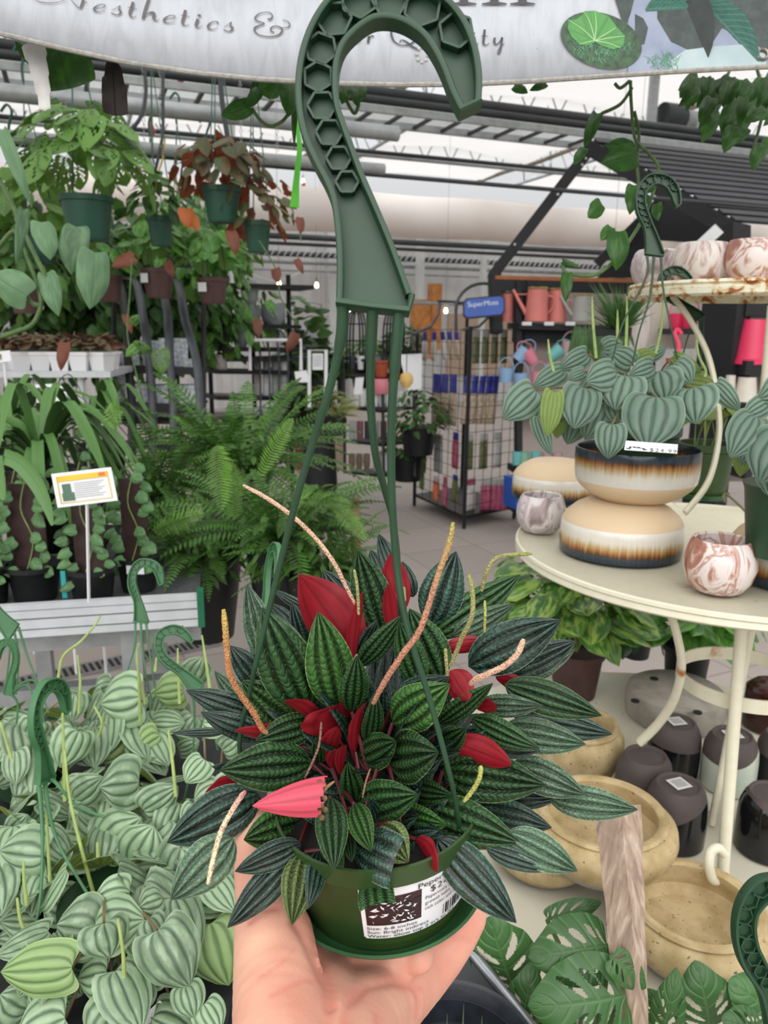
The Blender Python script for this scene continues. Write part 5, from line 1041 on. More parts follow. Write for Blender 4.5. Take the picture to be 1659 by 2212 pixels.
# big black pot and its young shoots
bc = W(985, 2262, .86); bp = thing('nursery_pot', 'large black nursery pot cut off by the bottom edge beside the hand', 'plant pot', bc-Z3*.2)
mb = MB(); R = .088; mb.lathe([(0, -.2), (R*.75, -.2), (R*.93, -.02), (R*1.0, -.018), (R*1.04, 0), (R*1.0, .004), (R*.96, 0), (R*.9, -.05), (0, -.06)], bc, 72); obj('body', mb, pm('black_blue_pot', '#20242c', .45, var=.25, scale=40, bump=.1), bp)
mb = MB()
for (x, y, l) in ((1000, 2215, .03), (1040, 2225, .02), (965, 2225, .022)): p = W(x, y, .88); mb.tube([p-Z3*.05, p-Z3*.01, p+Z3*l], [.003, .0028, .0004], 8, flat=.4)
obj('shoot', mb, pm('pale_shoot', '#70805a', .5), bp)
# aluminium bench edge
tb = thing('metal_bench', 'grey aluminium bench edge running under the hand at lower right', 'bench', (.1, .6, 0))
mb = MB(); a = W(1004, 2040, 1.02); b_ = W(1175, 2250, .93); mb.tube([a+(a-b_)*.8, b_], .0075, 14); obj('edge_rail', mb, pm('aluminium', '#9a9ea3', .35, .85, var=.08, scale=30), tb)
mb = MB(); e = (b_-a).normalized(); sd_ = e.cross(Z3).normalized()
p0 = a-e*.3; p1 = b_+e*.25; mb.poly([p0, p1, p1-Z3*.09, p0-Z3*.09], -sd_, .004); obj('side_panel', mb, pm('grey_panel', '#85888b', .5, .3, var=.08, scale=10), tb, smooth=False)
mb = MB(); wv = RGT*-.75; mb.poly([p0-Z3*.085, p1-Z3*.085, p1-Z3*.085+wv, p0-Z3*.085+wv], Z3, .01); obj('bench_top', mb, pm('dark_mesh_tray', '#34373a', .6, .2, var=.3, scale=200), tb, smooth=False)
for q in (p0, p1, p0+wv, p1+wv):
    mb = MB(); mb.tube([q-Z3*.09, Vector((q.x, q.y, 0))], .016, 10); obj('leg', mb, MATS['aluminium'], tb)
# hook of a further basket at the right edge
rh = thing('hanging_basket', 'green hanger hook and pot rim cut off by the right edge near the bottom', 'hanging basket', W(1740, 2420, .8)-Z3*.1)
s_ = .105/705*.78; M_ = Matrix.Rotation(-.12, 3, FWD)
obj('hanger_hook', hanger_geo(hook_frame(W(1700, 2260, .72), M_ @ (RGT*1.0), M_ @ UPV, .16/705), .16/705), M_HOOK, rh)
mb = MB(); mb.lathe([(0, 0), (.06, 0), (.075, .1), (.078, .1), (.07, .09), (0, .085)], W(1740, 2420, .8)-Z3*.1, 40); obj('pot', mb, M_GPOT, rh)
# ------------------------------------------------------------------ left: silvery peperomias in the foreground
L_W = leafmat('pale_silver_leaf', '#91b284', '#3a5f42', '#8fa44c', K=2.5, edge='#a2bd94', rough=.4, rv=.32, sharp=9, vein_amt=.85, noise_c='#b0c8a6', noise_amt=.55, nscale=3, bump=.5, coat=.3, tr=.18)
L_WG = leafmat('pale_green_leaf', '#94b36c', '#537d3d', '#a9bf5e', K=2.5, edge='#bfd29a', rough=.42, rv=.25, sharp=9, vein_amt=.8, noise_c='#8fb06a', noise_amt=.5, nscale=4, bump=.45, coat=.15, tr=.2)
ZL = .80
bench = thing('display_table', 'dark wire display table under the silvery plants at lower left', 'table', (-.5, 1.0, 0))
mb = MB(); mb.poly([(-1.2, .35, ZL-.03), (-.16, .35, ZL-.03), (-.22, 1.45, ZL-.03), (-1.2, 1.45, ZL-.03)], Z3, .02); obj('table_top', mb, pm('dark_table', '#26282a', .6, var=.2, scale=30), bench, smooth=False)
for (x, y) in ((-1.15, .4), (-.22, .4), (-.28, 1.4), (-1.15, 1.4)):
    mb = MB(); mb.tube([(x, y, 0), (x, y, ZL-.03)], .018, 8); obj('leg', mb, M_DTUBE, bench)
# sighted big leaves: base, tip, width, kind
WL = [
 ("""230 2010 203 1980 60 3|0 1960 0 1960 20 3|150 2095 5 2100 90 1 1|165 1925 85 1850 100 3|155 1790 0 1870 98 3|90 1690 12 1770 80 3|145 1720 80 1780 70 4|45 1665 100 1670 64 3|60 1600 75 1770 72 4|40 1540 20 1590 50 5|170 1915 160 1810 50 3|300 1840 235 1985 0 3""", 'left'),
]
SP = [  # name, centre pixel, depth, leaf list
 ('far', (300, 1580), 1.33, """300 1505 215 1520 98 1|315 1545 228 1570 76 2|395 1490 330 1500 66 2 1|350 1500 330 1545 46 3|330 1560 400 1562 46 2|345 1590 300 1620 60 1 1|262 1590 190 1640 66 1 1|230 1590 180 1570 44 2|420 1550 390 1600 50 3|280 1640 225 1690 50 3|415 1470 440 1420 56 3|385 1620 430 1600 40 3|180 1540 150 1490 50 3|240 1480 200 1500 50 4"""),
 ('far left', (60, 1620), 1.25, """170 1580 130 1660 70 1|100 1700 15 1780 70 1|30 1690 5 1650 46 2|80 1560 60 1600 56 2|50 1570 5 1590 50 2|120 1560 150 1600 50 3|45 1650 -10 1700 60 2|130 1590 175 1640 50 2|20 1640 40 1590 40 3|160 1500 155 1560 46 3|170 1700 180 1740 50 3"""),
 ('middle', (250, 1800), 1.06, """300 1690 215 1700 96 1|330 1730 240 1720 40 2 1|310 1750 385 1700 60 1|230 1830 300 1770 104 1|285 1870 330 1785 100 0|385 1735 345 1820 62 1|185 1790 90 1810 66 3|205 1765 150 1740 60 2|160 1725 220 1680 62 2|220 1770 260 1730 50 3|150 1800 205 1830 60 2|190 1900 225 1860 60 2 1|180 1700 130 1690 40 3|250 1720 200 1760 50 3"""),
 ('middle left', (60, 1880), 1.00, """95 1850 -5 1840 96 1|65 1930 -5 1900 66 2|110 1900 60 1880 90 2|150 1960 95 1940 76 1|80 1990 0 1990 62 2|50 2040 -10 2030 60 2|110 1850 170 1840 50 3|20 1960 60 1990 60 3|30 1800 60 1760 50 3"""),
 ('middle right', (430, 1900), .98, """340 1905 470 1960 110 1|330 1910 350 1870 90 2|400 1950 450 2005 60 2|455 1995 495 2130 120 0 1|465 2110 455 2165 60 1 1|470 1700 420 1730 52 3|500 1690 450 1760 60 3|440 1640 400 1690 52 3|480 1880 430 1800 60 3|505 1760 460 1820 50 3|500 1930 480 1980 60 2|480 1620 520 1590 50 4|440 1560 500 1570 50 4|420 1740 400 1790 40 3|380 1880 340 1850 50 3|480 2090 520 2190 70 1 1"""),
 ('front', (260, 2050), .88, """205 2010 120 2000 110 1|205 2000 310 1985 100 1|225 1995 240 2070 88 0|305 2010 225 2000 60 2|320 1985 345 2050 60 1|340 2010 410 2135 110 0|230 2100 165 2115 84 1|225 2090 255 2060 66 2|265 2110 260 2170 80 1 1|155 2090 0 2100 92 0 1|150 2105 175 2150 80 2|310 2130 290 2190 52 1|400 2130 420 2200 60 1|140 2200 30 2250 110 0|150 2170 60 2140 100 2|250 2180 200 2260 96 0|330 2200 430 2260 100 1|60 2180 0 2150 90 2|440 2170 475 2230 60 1|350 1940 300 1960 60 2|280 1930 200 1950 70 2|170 2060 110 2050 60 3|350 2090 300 2110 60 2|380 2190 340 2230 60 3"""),
]
rg = random.Random(14)
for k, (nm, cxy, d, leaves) in enumerate(SP):
    c = W(cxy[0], cxy[1], d+.10); zb = ZL; c.z = zb; DESC = {'far': 'silvery green heart leaved peperomia farthest back under the standing green hook', 'far left': 'silvery green peperomia at the left edge, farther back', 'middle': 'silvery green peperomia in the middle of the left foreground group', 'middle left': 'silvery green peperomia at the left edge, halfway down the group', 'middle right': 'silvery peperomia with a pale green leaf touching the left side of the wrist', 'front': 'silvery green peperomia nearest the camera at the bottom left'}
    t = thing('silver_peperomia', DESC[nm], 'houseplant', c, 'silvery peperomias at lower left')
    plant_leaves(t, leaves, d-.03, .03, [L_W, L_WG], wk=1.25, rib=.05, lobe=.21, cup=-.18, nu=26, nv=18, rollk=.3)
    mb = MB(); dome(mb, c+Z3*.075, .13, 24, .07, .062, 'heart', rg, .45, .5, -.1, 14, 10, upn=.6, lobe=.24, K=2.5, rib=.05); obj('foliage', mb, L_W, t, label='lower leaves of the plant')
    mb = MB(); mb.lathe([(0, 0), (.052, 0), (.065, .085), (.070, .087), (.070, .1), (.064, .1), (0, .085)], c, 36); obj('pot', mb, M_GPOT, t)
    mb = MB()
    for q in leaves.split('|'):
        q = list(map(float, q.split())); e = W(q[0], q[1], d-.01+.03*q[5]); s0 = c+Z3*.09+Vector((rg.uniform(-.03, .03), rg.uniform(-.03, .03), 0)); mb.tube(smooth_path([s0, s0.lerp(e, .5)+Z3*.02, e], 4), .0018, 5)
    obj('stem', mb, M_STEM, t)
    SPK = {'far': [[(303, 1560, 1.3), (300, 1480, 1.28), (297, 1420, 1.27)], [(313, 1520, 1.3), (296, 1430, 1.28), (300, 1390, 1.27)], [(125, 1480, 1.3), (135, 1420, 1.3), (175, 1385, 1.3), (205, 1350, 1.3), (217, 1330, 1.3)], [(170, 1540, 1.3), (173, 1470, 1.3), (167, 1415, 1.3)], [(388, 1520, 1.3), (385, 1450, 1.3), (384, 1400, 1.3)], [(213, 1590, 1.28), (220, 1560, 1.27), (203, 1525, 1.27)], [(455, 1500, 1.2), (445, 1430, 1.2), (436, 1372, 1.2)], [(335, 1450, 1.3), (338, 1420, 1.3)]],
           'middle': [[(208, 1950, .98), (180, 1850, .98), (150, 1720, .98), (140, 1620, .98)], [(110, 1930, 1.0), (105, 1850, 1.0), (100, 1750, 1.0)], [(140, 1730, 1.05), (137, 1600, 1.05), (135, 1540, 1.05)], [(380, 1720, 1.05), (372, 1640, 1.05), (364, 1577, 1.05)]],
           'middle left': [[(58, 1955, .95), (52, 1900, .95), (51, 1860, .95)], [(65, 2030, .93), (45, 1990, .93), (37, 1940, .93)]], 'front': [[(268, 2110, .85), (266, 2060, .85), (255, 1985, .85)], [(212, 1850, .98), (210, 1820, .98)]], 'far left': [[(25, 1640, 1.2), (10, 1590, 1.2), (2, 1560, 1.2)]]}
    for pts in SPK.get(nm, []):
        p = pxpath(pts); mb = MB(); mb.tube(p, [.0028-.0014*(i/len(p)) for i in range(len(p))], 8); obj('flower_spike', mb, pm('lime_spike', '#a4b86c', .6, var=.12, scale=50), t)
    if nm == 'front':
        mb = MB(); a = W(290, 2212, .9); mb.poly([a, a+RGT*.03+UPV*.028, a+RGT*.048+UPV*.012, a+RGT*.02-UPV*.02], -FWD, .001); obj('price_label', mb, M_WHITE, t, smooth=False)
# hanger hooks of these plants stand above the leaves
M_HK2 = pm('light_green_hook', '#3f7147', .45, var=.1, scale=25)
def standhook(bp, d, hpx, ends, rot, rgt, label, wr=.0017):
    t = thing('hanger_hook', label, 'plant hanger', W(*bp, d)); hanger(t, bp[0], bp[1], d, hpx, rgt, ends, wr, rollang=rot, mat=M_HK2); return t
standhook((304, 1345), 1.42, 138, [[(290, 1400, 1.4), (265, 1480, 1.38), (240, 1560, 1.36)], [(308, 1400, 1.4), (316, 1460, 1.38), (330, 1520, 1.36)], [(322, 1400, 1.4), (332, 1470, 1.38), (350, 1530, 1.36)]], .05, RGT, 'green plastic hanger hook standing free in front of the white bench rail')
standhook((425, 1488), 1.12, 150, [[(420, 1540, 1.12), (415, 1640, 1.12), (395, 1740, 1.12)], [(440, 1520, 1.12), (438, 1600, 1.12)], [(452, 1530, 1.12), (470, 1620, 1.12)]], -.55, (RGT*.75+FWD*.45), 'green plastic hanger hook tilted left just beside the big leaves')
standhook((30, 1365), 1.30, 175, [[(60, 1420, 1.3), (80, 1470, 1.28), (105, 1540, 1.26)], [(40, 1420, 1.3), (35, 1500, 1.3)], [(20, 1420, 1.3), (10, 1500, 1.3)]], -.9, -RGT, 'green plastic hanger hook cut off by the left edge, leaning')
standhook((20, 1500), 1.18, 120, [[(38, 1520, 1.18), (36, 1560, 1.18)], [(60, 1480, 1.17), (80, 1540, 1.17)], [(75, 1470, 1.17), (95, 1560, 1.17)]], .0, RGT*-.9+FWD*.4, 'round green hanger hook low at the left edge')
standhook((97, 1690), 1.02, 222, [[(92, 1800, .98), (88, 1930, .95), (75, 2010, .94)], [(112, 1780, .98), (140, 1850, .96), (205, 1955, .93)], [(120, 1690, 1.0), (165, 1740, 1.0), (225, 1765, 1.0)]], .03, (RGT*.25+FWD*.95), 'large green hanger hook seen edge on in the silvery plants', .0022)
standhook((570, 1330), 1.05, 160, [[(560, 1380, 1.06), (552, 1440, 1.08)], [(565, 1380, 1.06), (560, 1440, 1.08)], [(575, 1380, 1.06), (575, 1440, 1.08)]], .16, (RGT*.4-FWD*.9), 'green hanger hook rising behind the upper left of the held plant')

# ------------------------------------------------------------------ white bench with little pots and boards
ZR = .95
wb = thing('plant_bench', 'white aluminium plant bench with a green end cap, carrying small black pots', 'bench', (-.8, 1.9, 0))
A = W(-160, 1360, 1.80); B = W(428, 1302, 1.92); B.z = A.z = (A.z+B.z)/2; ed = (B-A).normalized(); nr = ed.cross(Z3)
M_AL = pm('white_aluminium', '#c6c9cc', .4, .1, var=.05, scale=20, bump=.05)
mb = MB()
for (dz, hh, off) in ((.030, .014, 0), (.012, .018, .003), (-.012, .022, .005), (-.036, .018, .003)): mb.box((A+B)/2+Z3*dz+nr*off, ((B-A).length, .018, hh), (ed, -nr, Z3))
obj('rail', mb, M_AL, wb, smooth=False)
mb = MB(); mb.box(B+ed*.006, (.016, .03, .096), (ed, -nr, Z3)); obj('end_cap', mb, pm('green_end_cap', '#1c6a4a', .4), wb, smooth=False)
mb = MB(); mb.poly([A, B, B-nr*.9, A-nr*.9], -Z3, .02); obj('bench_top', mb, pm('bench_mesh', '#5c5f60', .6, .3, var=.2, scale=90), wb, smooth=False)
for q in (A.lerp(B, .72)-nr*.08, A.lerp(B, .1)-nr*.08, A.lerp(B, .72)-nr*.8, A.lerp(B, .1)-nr*.8):
    mb = MB(); mb.box((q.x, q.y, (q.z-.05)/2), (.05, .05, q.z-.05), (ed, -nr, Z3)); obj('leg', mb, M_TUBE, wb, smooth=False)
mb = MB(); mb.bar(A-Z3*.25-nr*.1, B-Z3*.25-nr*.1, .04, .05); mb.bar(A-Z3*.10-nr*.1, B-Z3*.10-nr*.1, .04, .04); obj('brace', mb, M_TUBE, wb, smooth=False)
# floor drain behind the bench
mb = MB(); q0 = Zp(-60, 1500, 0); q1 = Zp(470, 1385, 0); dr = thing('floor_drain', 'slotted grey floor drain channel seen under the white bench', 'drain', q0); dd_ = (q1-q0).normalized(); dn = dd_.cross(Z3)
mb.box((q0+q1)/2+Z3*.004, ((q1-q0).length, .14, .006), (dd_, -dn, Z3)); obj('grate', mb, pm('drain_grey', '#8e8c8a', .6, .3), dr, smooth=False)
mb = MB(); L_ = (q1-q0).length
for i in range(int(L_/.03)): mb.box(q0+dd_*(i*.03)+Z3*.0085, (.014, .09, .003), (dd_, -dn, Z3))
obj('slots', mb, pm('drain_slot', '#1b1b1c', .8), dr, smooth=False)
L_HY = leafmat('round_vine_leaf', '#4f7f45', '#3a6834', '#7a9a5a', rough=.4, rv=.3, vein_amt=.4, noise_c='#6c9a58', noise_amt=.4, nscale=3, bump=.2, tr=.1)
M_BRD = pm('brown_board', '#3a2523', .6, var=.12, scale=30, bump=.1)
HP = [(-20, 1305, 1.95, 100), (175, 1290, 1.98, 118), (190, 1240, 2.2, 100), (268, 1300, 1.93, 0), (195, 1300, 1.9, 110), (300, 1245, 2.05, 96), (60, 1262, 2.15, 100)]
DES = ['cut off by the left edge', 'second from the left in the front row', 'behind the second front pot', '', 'in front with a turquoise tag', 'at the right end near the green end cap', 'behind, between the two left pots']
for i, (px, py, d, wpx) in enumerate(HP):
    if not wpx: continue
    if i == 1: px = 80
    c = W(px, py+15, d); c.z = A.z; R = wpx/2*d/F*.95; dn_ = (c-A).dot(-nr); c -= nr*max(0, R+.03-dn_)
    t = potted('vine_board_pot', 'round leaved vine on a brown board, '+DES[i], 'houseplant', c, R, .095, M_BLK, group='small vines on boards'); rgq = random.Random(40+i)
    mb = MB(); mb.box(c+Z3*.19, (R*1.25, .006, .22), rot=rgq.uniform(-.2, .2)); obj('board', mb, M_BRD, t, smooth=False)
    mb = MB()
    for k in range(22):
        s = 1 if k % 2 else -1; p = c+Vector((s*R*rgq.uniform(.25, .75), -.02-rgq.uniform(0, .03),   .07+.0125*k+rgq.uniform(-.01, .01))); tp = p+Vector((s*.03, -.008, -.012+rgq.uniform(-.01, .01)))
        leaf_pts(mb, p, tp, rgq.uniform(.022, .034), Vector((rgq.uniform(-.3, .3), -1, .35)), 'heart', 8, 7, bend=.1, cup=-.15, lobe=.15, rnd=rgq.random())
    obj('foliage', mb, L_HY, t)
    mb = MB(); mb.tube(smooth_path([c+Vector((-.01, -.012, .08)), c+Vector((.012, -.012, .16)), c+Vector((-.01, -.014, .24)), c+Vector((.01, -.014, .32))], 5), .0018, 5); obj('stem', mb, M_SPK, t)
    if i == 4: mb = MB(); mb.box(c+Vector((-R*.9, -R*.7, .06)), (.012, .004, .07)); obj('tag', mb, pm('turquoise_tag', '#2fa5a0', .4), t)
    if i == 5: mb = MB(); mb.box(c+Vector((.012, -R*1.0, .075)), (.045, .002, .03)); obj('price_label', mb, M_WHITE, t)
# yellow and white care sign
sg = thing('care_sign', 'white care sign with a yellow frame and green picture standing over the small pots', 'sign', W(195, 1130, 1.72))
def quadpx(mb, pts, d, off=0.0): mb.poly([W(x, y, d)-FWD*off for x, y in pts], -FWD, .0012)
SQ = [(111, 1024), (240, 1009), (255, 1081), (125, 1097)]
def sq(u, v): a = Vector(SQ[0]).lerp(Vector(SQ[1]), u); c_ = Vector(SQ[3]).lerp(Vector(SQ[2]), u); return a.lerp(c_, v)
mb = MB(); quadpx(mb, SQ, 1.72); mb.cm = 1
def srect(u0, v0, u1, v1, off): quadpx(mb, [sq(u0, v0), sq(u1, v0), sq(u1, v1), sq(u0, v1)], 1.72, off)
for r_ in ((.07, .10, .93, .12), (.07, .88, .93, .90), (.07, .10, .085, .9), (.915, .10, .93, .9), (.09, .12, .91, .26)): srect(*r_, .002)
mb.cm = 2; srect(.78, .12, .88, .22, .004); mb.cm = 3; srect(.14, .34, .28, .60, .002); srect(.12, .6, .32, .84, .002); mb.cm = 4
for k in range(8): srect(.34, .34+.06*k, .84-.05*(k % 3), .355+.06*k, .002)
obj('panel', mb, [M_WHITE, pm('sign_yellow', '#e9c02c', .5), pm('sign_orange', '#e0682c', .5), pm('sign_green', '#4a6e58', .5), pm('sign_grey_print', '#a9abad', .5)], sg, smooth=False)
mb = MB(); mb.bar(W(188, 1090, 1.723), W(192, 1300, 1.78), .008, .003); obj('stake', mb, M_WHITE, sg)

# ------------------------------------------------------------------ ferns and strap leaved plants
L_F1 = leafmat('fern_green', '#4d7c24', '#254d18', '#4c7a2e', rough=.5, rv=.55, bump=0, tr=.2, vein_amt=.2, noise_amt=.3)
L_F2 = leafmat('fern_bright', '#74a636', '#447822', '#6a9a3a', rough=.5, rv=.4, bump=0, tr=.25, vein_amt=.2)
L_ST = leafmat('strap_leaf', '#43702c', '#2c5524', '#5a8444', rough=.38, rv=.35, bump=.2, tr=.15, vein_amt=.4)
rg = random.Random(77)
FR = [((610, 1120), 2.25, 56, .36, L_F1, 'dark green fern arching behind the left of the held plant'), ((440, 1160), 2.35, 48, .34, L_F1, 'dense dark fern right of the small vine pots'),
      ((520, 985), 2.9, 60, .50, L_F1, 'big fern in the middle distance left of the walkway'), ((330, 1040), 2.7, 50, .38, L_F1, 'fern behind the small vine pots and the yellow sign'), ((480, 985), 3.2, 44, .42, L_F2, 'bright green fern under the black arched trellis'), ((700, 1190), 2.2, 34, .28, L_F1, 'fern closest to the walkway beside the bamboo stake')]
for (cxy, d, n_, L, mt, lb) in FR:
    c = W(*cxy, d)-Z3*.06; t = thing('fern', lb, 'fern', (c.x, c.y, c.z-.3), 'ferns left of the walkway'); mb = MB(); fern(mb, c, n_, L, .075*L/.36, rg, up=.8, zm=.02, pn=24); obj('foliage', mb, mt, t)
    mb = MB(); mb.lathe([(0, -.26), (.08, -.26), (.11, -.03), (.115, 0), (.10, 0), (0, -.02)], c, 30); obj('pot', mb, M_BLK, t)
    mb = MB(); dome(mb, c+Z3*.0, L*.5, 120, .06, .022, 'lance', rg, .7, .5, -.7, 2, 3); obj('foliage', mb, mt, t)
# single bright fronds sighted against the dark
t = thing('fern', 'single bright yellow green fern fronds at the left, above the small pots', 'fern', W(330, 1000, 2.3))
mb = MB()
for (a, b_, w_) in (((245, 900), (255, 860), .05), ((240, 870), (248, 925), .07), ((560, 1030), (632, 905), .07), ((720, 1090), (790, 1165), .07), ((640, 1080), (760, 1090), .06), ((470, 960), (480, 1100), .10), ((330, 1150), (440, 1110), .09), ((505, 1120), (500, 1000), .09)):
    frond(mb, W(*a, 2.1), W(*b_, 2.05), -FWD+Z3*.4, w_, rg, n=24, sag=.05, rnd=rg.random())
obj('foliage', mb, L_F2, t)
mb = MB(); mb.tube([W(765, 1075, 2.3), W(772, 1250, 2.35)], .016, 10); obj('bamboo_stake', mb, pm('bamboo', '#a08060', .7, var=.15, scale=20), label='short brown bamboo stake standing in the fern by the walkway', cat='stake')
for (cxy, d, n_, L, sd, lb) in (((90, 1010), 2.2, 36, .42, 3, 'dark green strap leaved plant at the left edge above the small pots'), ((20, 960), 2.5, 26, .40, 4, 'strap leaved plant cut off by the left edge'), ((215, 960), 2.8, 22, .30, 5, 'strap leaved plant with arching leaves behind the yellow and white sign')):
    c = W(*cxy, d); rgq = random.Random(sd); t = thing('strap_leaf_plant', lb, 'houseplant', c-Z3*.25, 'strap leaved plants'); mb = MB()
    for i in range(n_):
        a = i*2.4+rgq.uniform(-.3, .3); l = L*rgq.uniform(.7, 1.1); e = c+Vector((math.cos(a)*l*.8, math.sin(a)*l*.6, -rgq.uniform(-.1, .2))); mid = (c+e)/2+Z3*rgq.uniform(.10, .22)
        P_ = smooth_path([c, c.lerp(mid, .5)+Z3*.05, mid, e.lerp(mid, .4)+Z3*.03, e], 4); m_ = len(P_); wv = .014*rgq.uniform(.8, 1.3); side = Vector((-math.sin(a), math.cos(a), 0)); mb.r = rgq.random()
        vs = []; uv_ = []
        for k, q in enumerate(P_):
            tt = k/(m_-1); ww = wv*min(1, .5+tt*2)*min(1, (1-tt)*3.2+.03)
            for s in (-1, 0, 1): vs.append(q+side*s*ww+Z3*(-.3*ww if s == 0 else 0)); uv_.append((s, tt))
        mb.add(vs, [(k*3+s, k*3+s+1, k*3+s+4, k*3+s+3) for k in range(m_-1) for s in (0, 1)], uv_)
    obj('foliage', mb, L_ST, t); mb = MB(); mb.lathe([(0, -.24), (.07, -.24), (.09, -.02), (.095, 0), (.08, 0), (0, -.02)], c, 28); obj('pot', mb, M_BLK, t)
t = thing('strap_leaf_plant', 'two broad green strap leaves arching across the left edge', 'houseplant', W(20, 990, 1.75))
for pth, w_ in (([(5, 985, 1.8), (40, 1000, 1.8), (75, 1040, 1.8), (100, 1090, 1.8), (113, 1135, 1.8)], 17), ([(-10, 985, 1.8), (-4, 1040, 1.8), (8, 1080, 1.8)], 16)):
    P_ = pxpath(pth); mb = MB(); m_ = len(P_); vs = []; uv_ = []
    for k, q in enumerate(P_):
        tt = k/(m_-1); ww = w_*1.8/F*(1-max(0, tt-.45)**1.6*2.2); tg = (P_[min(m_-1, k+1)]-P_[max(0, k-1)]).normalized(); sd_ = tg.cross(FWD).normalized()
        for s in (-1, 0, 1): vs.append(q+sd_*s*max(.0006, ww)+FWD*(.3*ww if s == 0 else 0)); uv_.append((s, tt))
    mb.add(vs, [(k*3+s, k*3+s+1, k*3+s+4, k*3+s+3) for k in range(m_-1) for s in (0, 1)], uv_); obj('leaf', mb, L_ST, t)

# ------------------------------------------------------------------ hanging baskets upper left
L_A = leafmat('holed_leaf', '#5f9030', '#79a455', '#6b9440', side=6, rough=.4, rv=.35, vein_amt=.4, noise_c='#64983a', noise_amt=.4, nscale=3, bump=.3, tr=.25)
L_MI = leafmat('bronze_heart_leaf', '#4a5c34', '#6a4a34', '#8a4a30', rough=.5, rv=.3, vein_amt=.5, noise_c='#7a4a34', noise_amt=.55, nscale=1.2, bump=.2, tr=.25)
L_DG = leafmat('deep_green_leaf', '#375f22', '#254a1c', '#4a7030', rough=.42, rv=.45, vein_amt=.3, noise_c='#4a7a30', noise_amt=.4, nscale=2, bump=.1, tr=.15)
M_BP = pm('hanging_green_pot', '#22503f', .45, var=.08, scale=8)
M_HP = pm('hanging_brown_pot', '#553b38', .5, var=.08, scale=8)
def basket(label, px, py, d, R, H, potm, lm, n_, dR, ll, lw, seed, wires=True, holes=False, label_px=None, shape='heart', tagd=None, sq_=.8, zmin=-.5, nm='hanging_basket', dz=.0, bare=False):
    c = W(px, py, d); rgq = random.Random(seed); t = thing(nm, label, 'hanging basket', c-Z3*H, 'hanging baskets at upper left')
    mb = MB(); mb.lathe([(0, -H), (R*.7, -H), (R*.73, -H*.97), (R*.93, -.022), (R*1.0, -.02), (R*1.02, 0), (R*.95, 0), (R*.9, -.02), (0, -.02)], c, 36); obj('pot', mb, potm, t)
    mb = MB(); dome(mb, c+Z3*(.05+dz), dR, n_, ll, lw, shape, rgq, sq_, .55, zmin, 12 if holes else 6, 14 if holes else 6, upn=.4, holes=holes, lobe=.15); obj('foliage', mb, lm, t)
    if wires:
        top = c+Z3*.62
        for k in range(3): a = k*2.09+.4; mb = MB(); mb.tube([c+Vector((math.cos(a)*R*.95, math.sin(a)*R*.95, 0)), top], .0025, 5); obj('hanger_wire', mb, M_BP, t)
        mb = MB(); mb.tube(smooth_path([top, top+Z3*.06, top+Z3*.12+Vector((.02, 0, 0)), top+Z3*.15, top+Z3*.12-Vector((.03, 0, 0))], 4), .006, 6); obj('hanger_hook', mb, M_BP, t)
    if label_px:
        mb = MB(); q = c+Vector((label_px*R, -R*math.sqrt(max(0, 1-label_px**2))*1.0-.004, -.05)); mb.box(q, (.05, .003, .045), rot=-label_px*.9*-1); obj('price_label', mb, M_WHITE, t)
    return t
basket('large dark green basket with a bright holed philodendron, upper left', 186, 425, 2.9, .098, .155, M_BP, L_A, 90, .27, .13, .085, 1, holes=True, dz=.05, zmin=-.35)
basket('small green basket between the big holed plant and the bronze one', 345, 468, 3.3, .056, .12, M_BP, L_DG, 40, .15, .09, .05, 2, holes=False, zmin=-.6)
basket('green basket full of bronze heart shaped leaves, upper middle left', 478, 405, 3.0, .075, .13, M_BP, L_MI, 90, .19, .075, .052, 3, sq_=.75, zmin=-.5)
basket('green basket with bronze trailing leaves nearest the large hook', 556, 478, 3.1, .055, .12, M_BP, L_MI, 70, .17, .065, .045, 4, zmin=-.8)
basket('brown basket with a white label and light green leaves, left one', 340, 580, 3.9, .082, .145, M_HP, L_PO, 70, .20, .085, .06, 5, label_px=-.6, dz=.04, zmin=-.2)
basket('brown basket with a white label and light green leaves, right one', 458, 600, 4.0, .080, .13, M_HP, L_PO, 70, .20, .085, .06, 6, label_px=-.45, dz=.04, zmin=-.2)
basket('brown basket half hidden behind green leaves left of the labelled ones', 232, 595, 3.9, .075, .13, M_HP, L_PO, 50, .18, .085, .06, 7, dz=.03)
basket('brown basket at the left edge with a white label', 52, 615, 3.6, .075, .13, M_HP, L_DG, 60, .22, .085, .06, 8, label_px=.3, dz=.03)
basket('green basket behind the big holed plant near the left edge', 80, 500, 3.5, .09, .14, M_BP, L_A, 60, .25, .11, .08, 9, holes=False, dz=.02)
basket('green basket above the brown ones, mostly covered by leaves', 395, 535, 4.2, .10, .10, M_BP, L_PO, 60, .22, .08, .06, 10, wires=True, dz=.0)
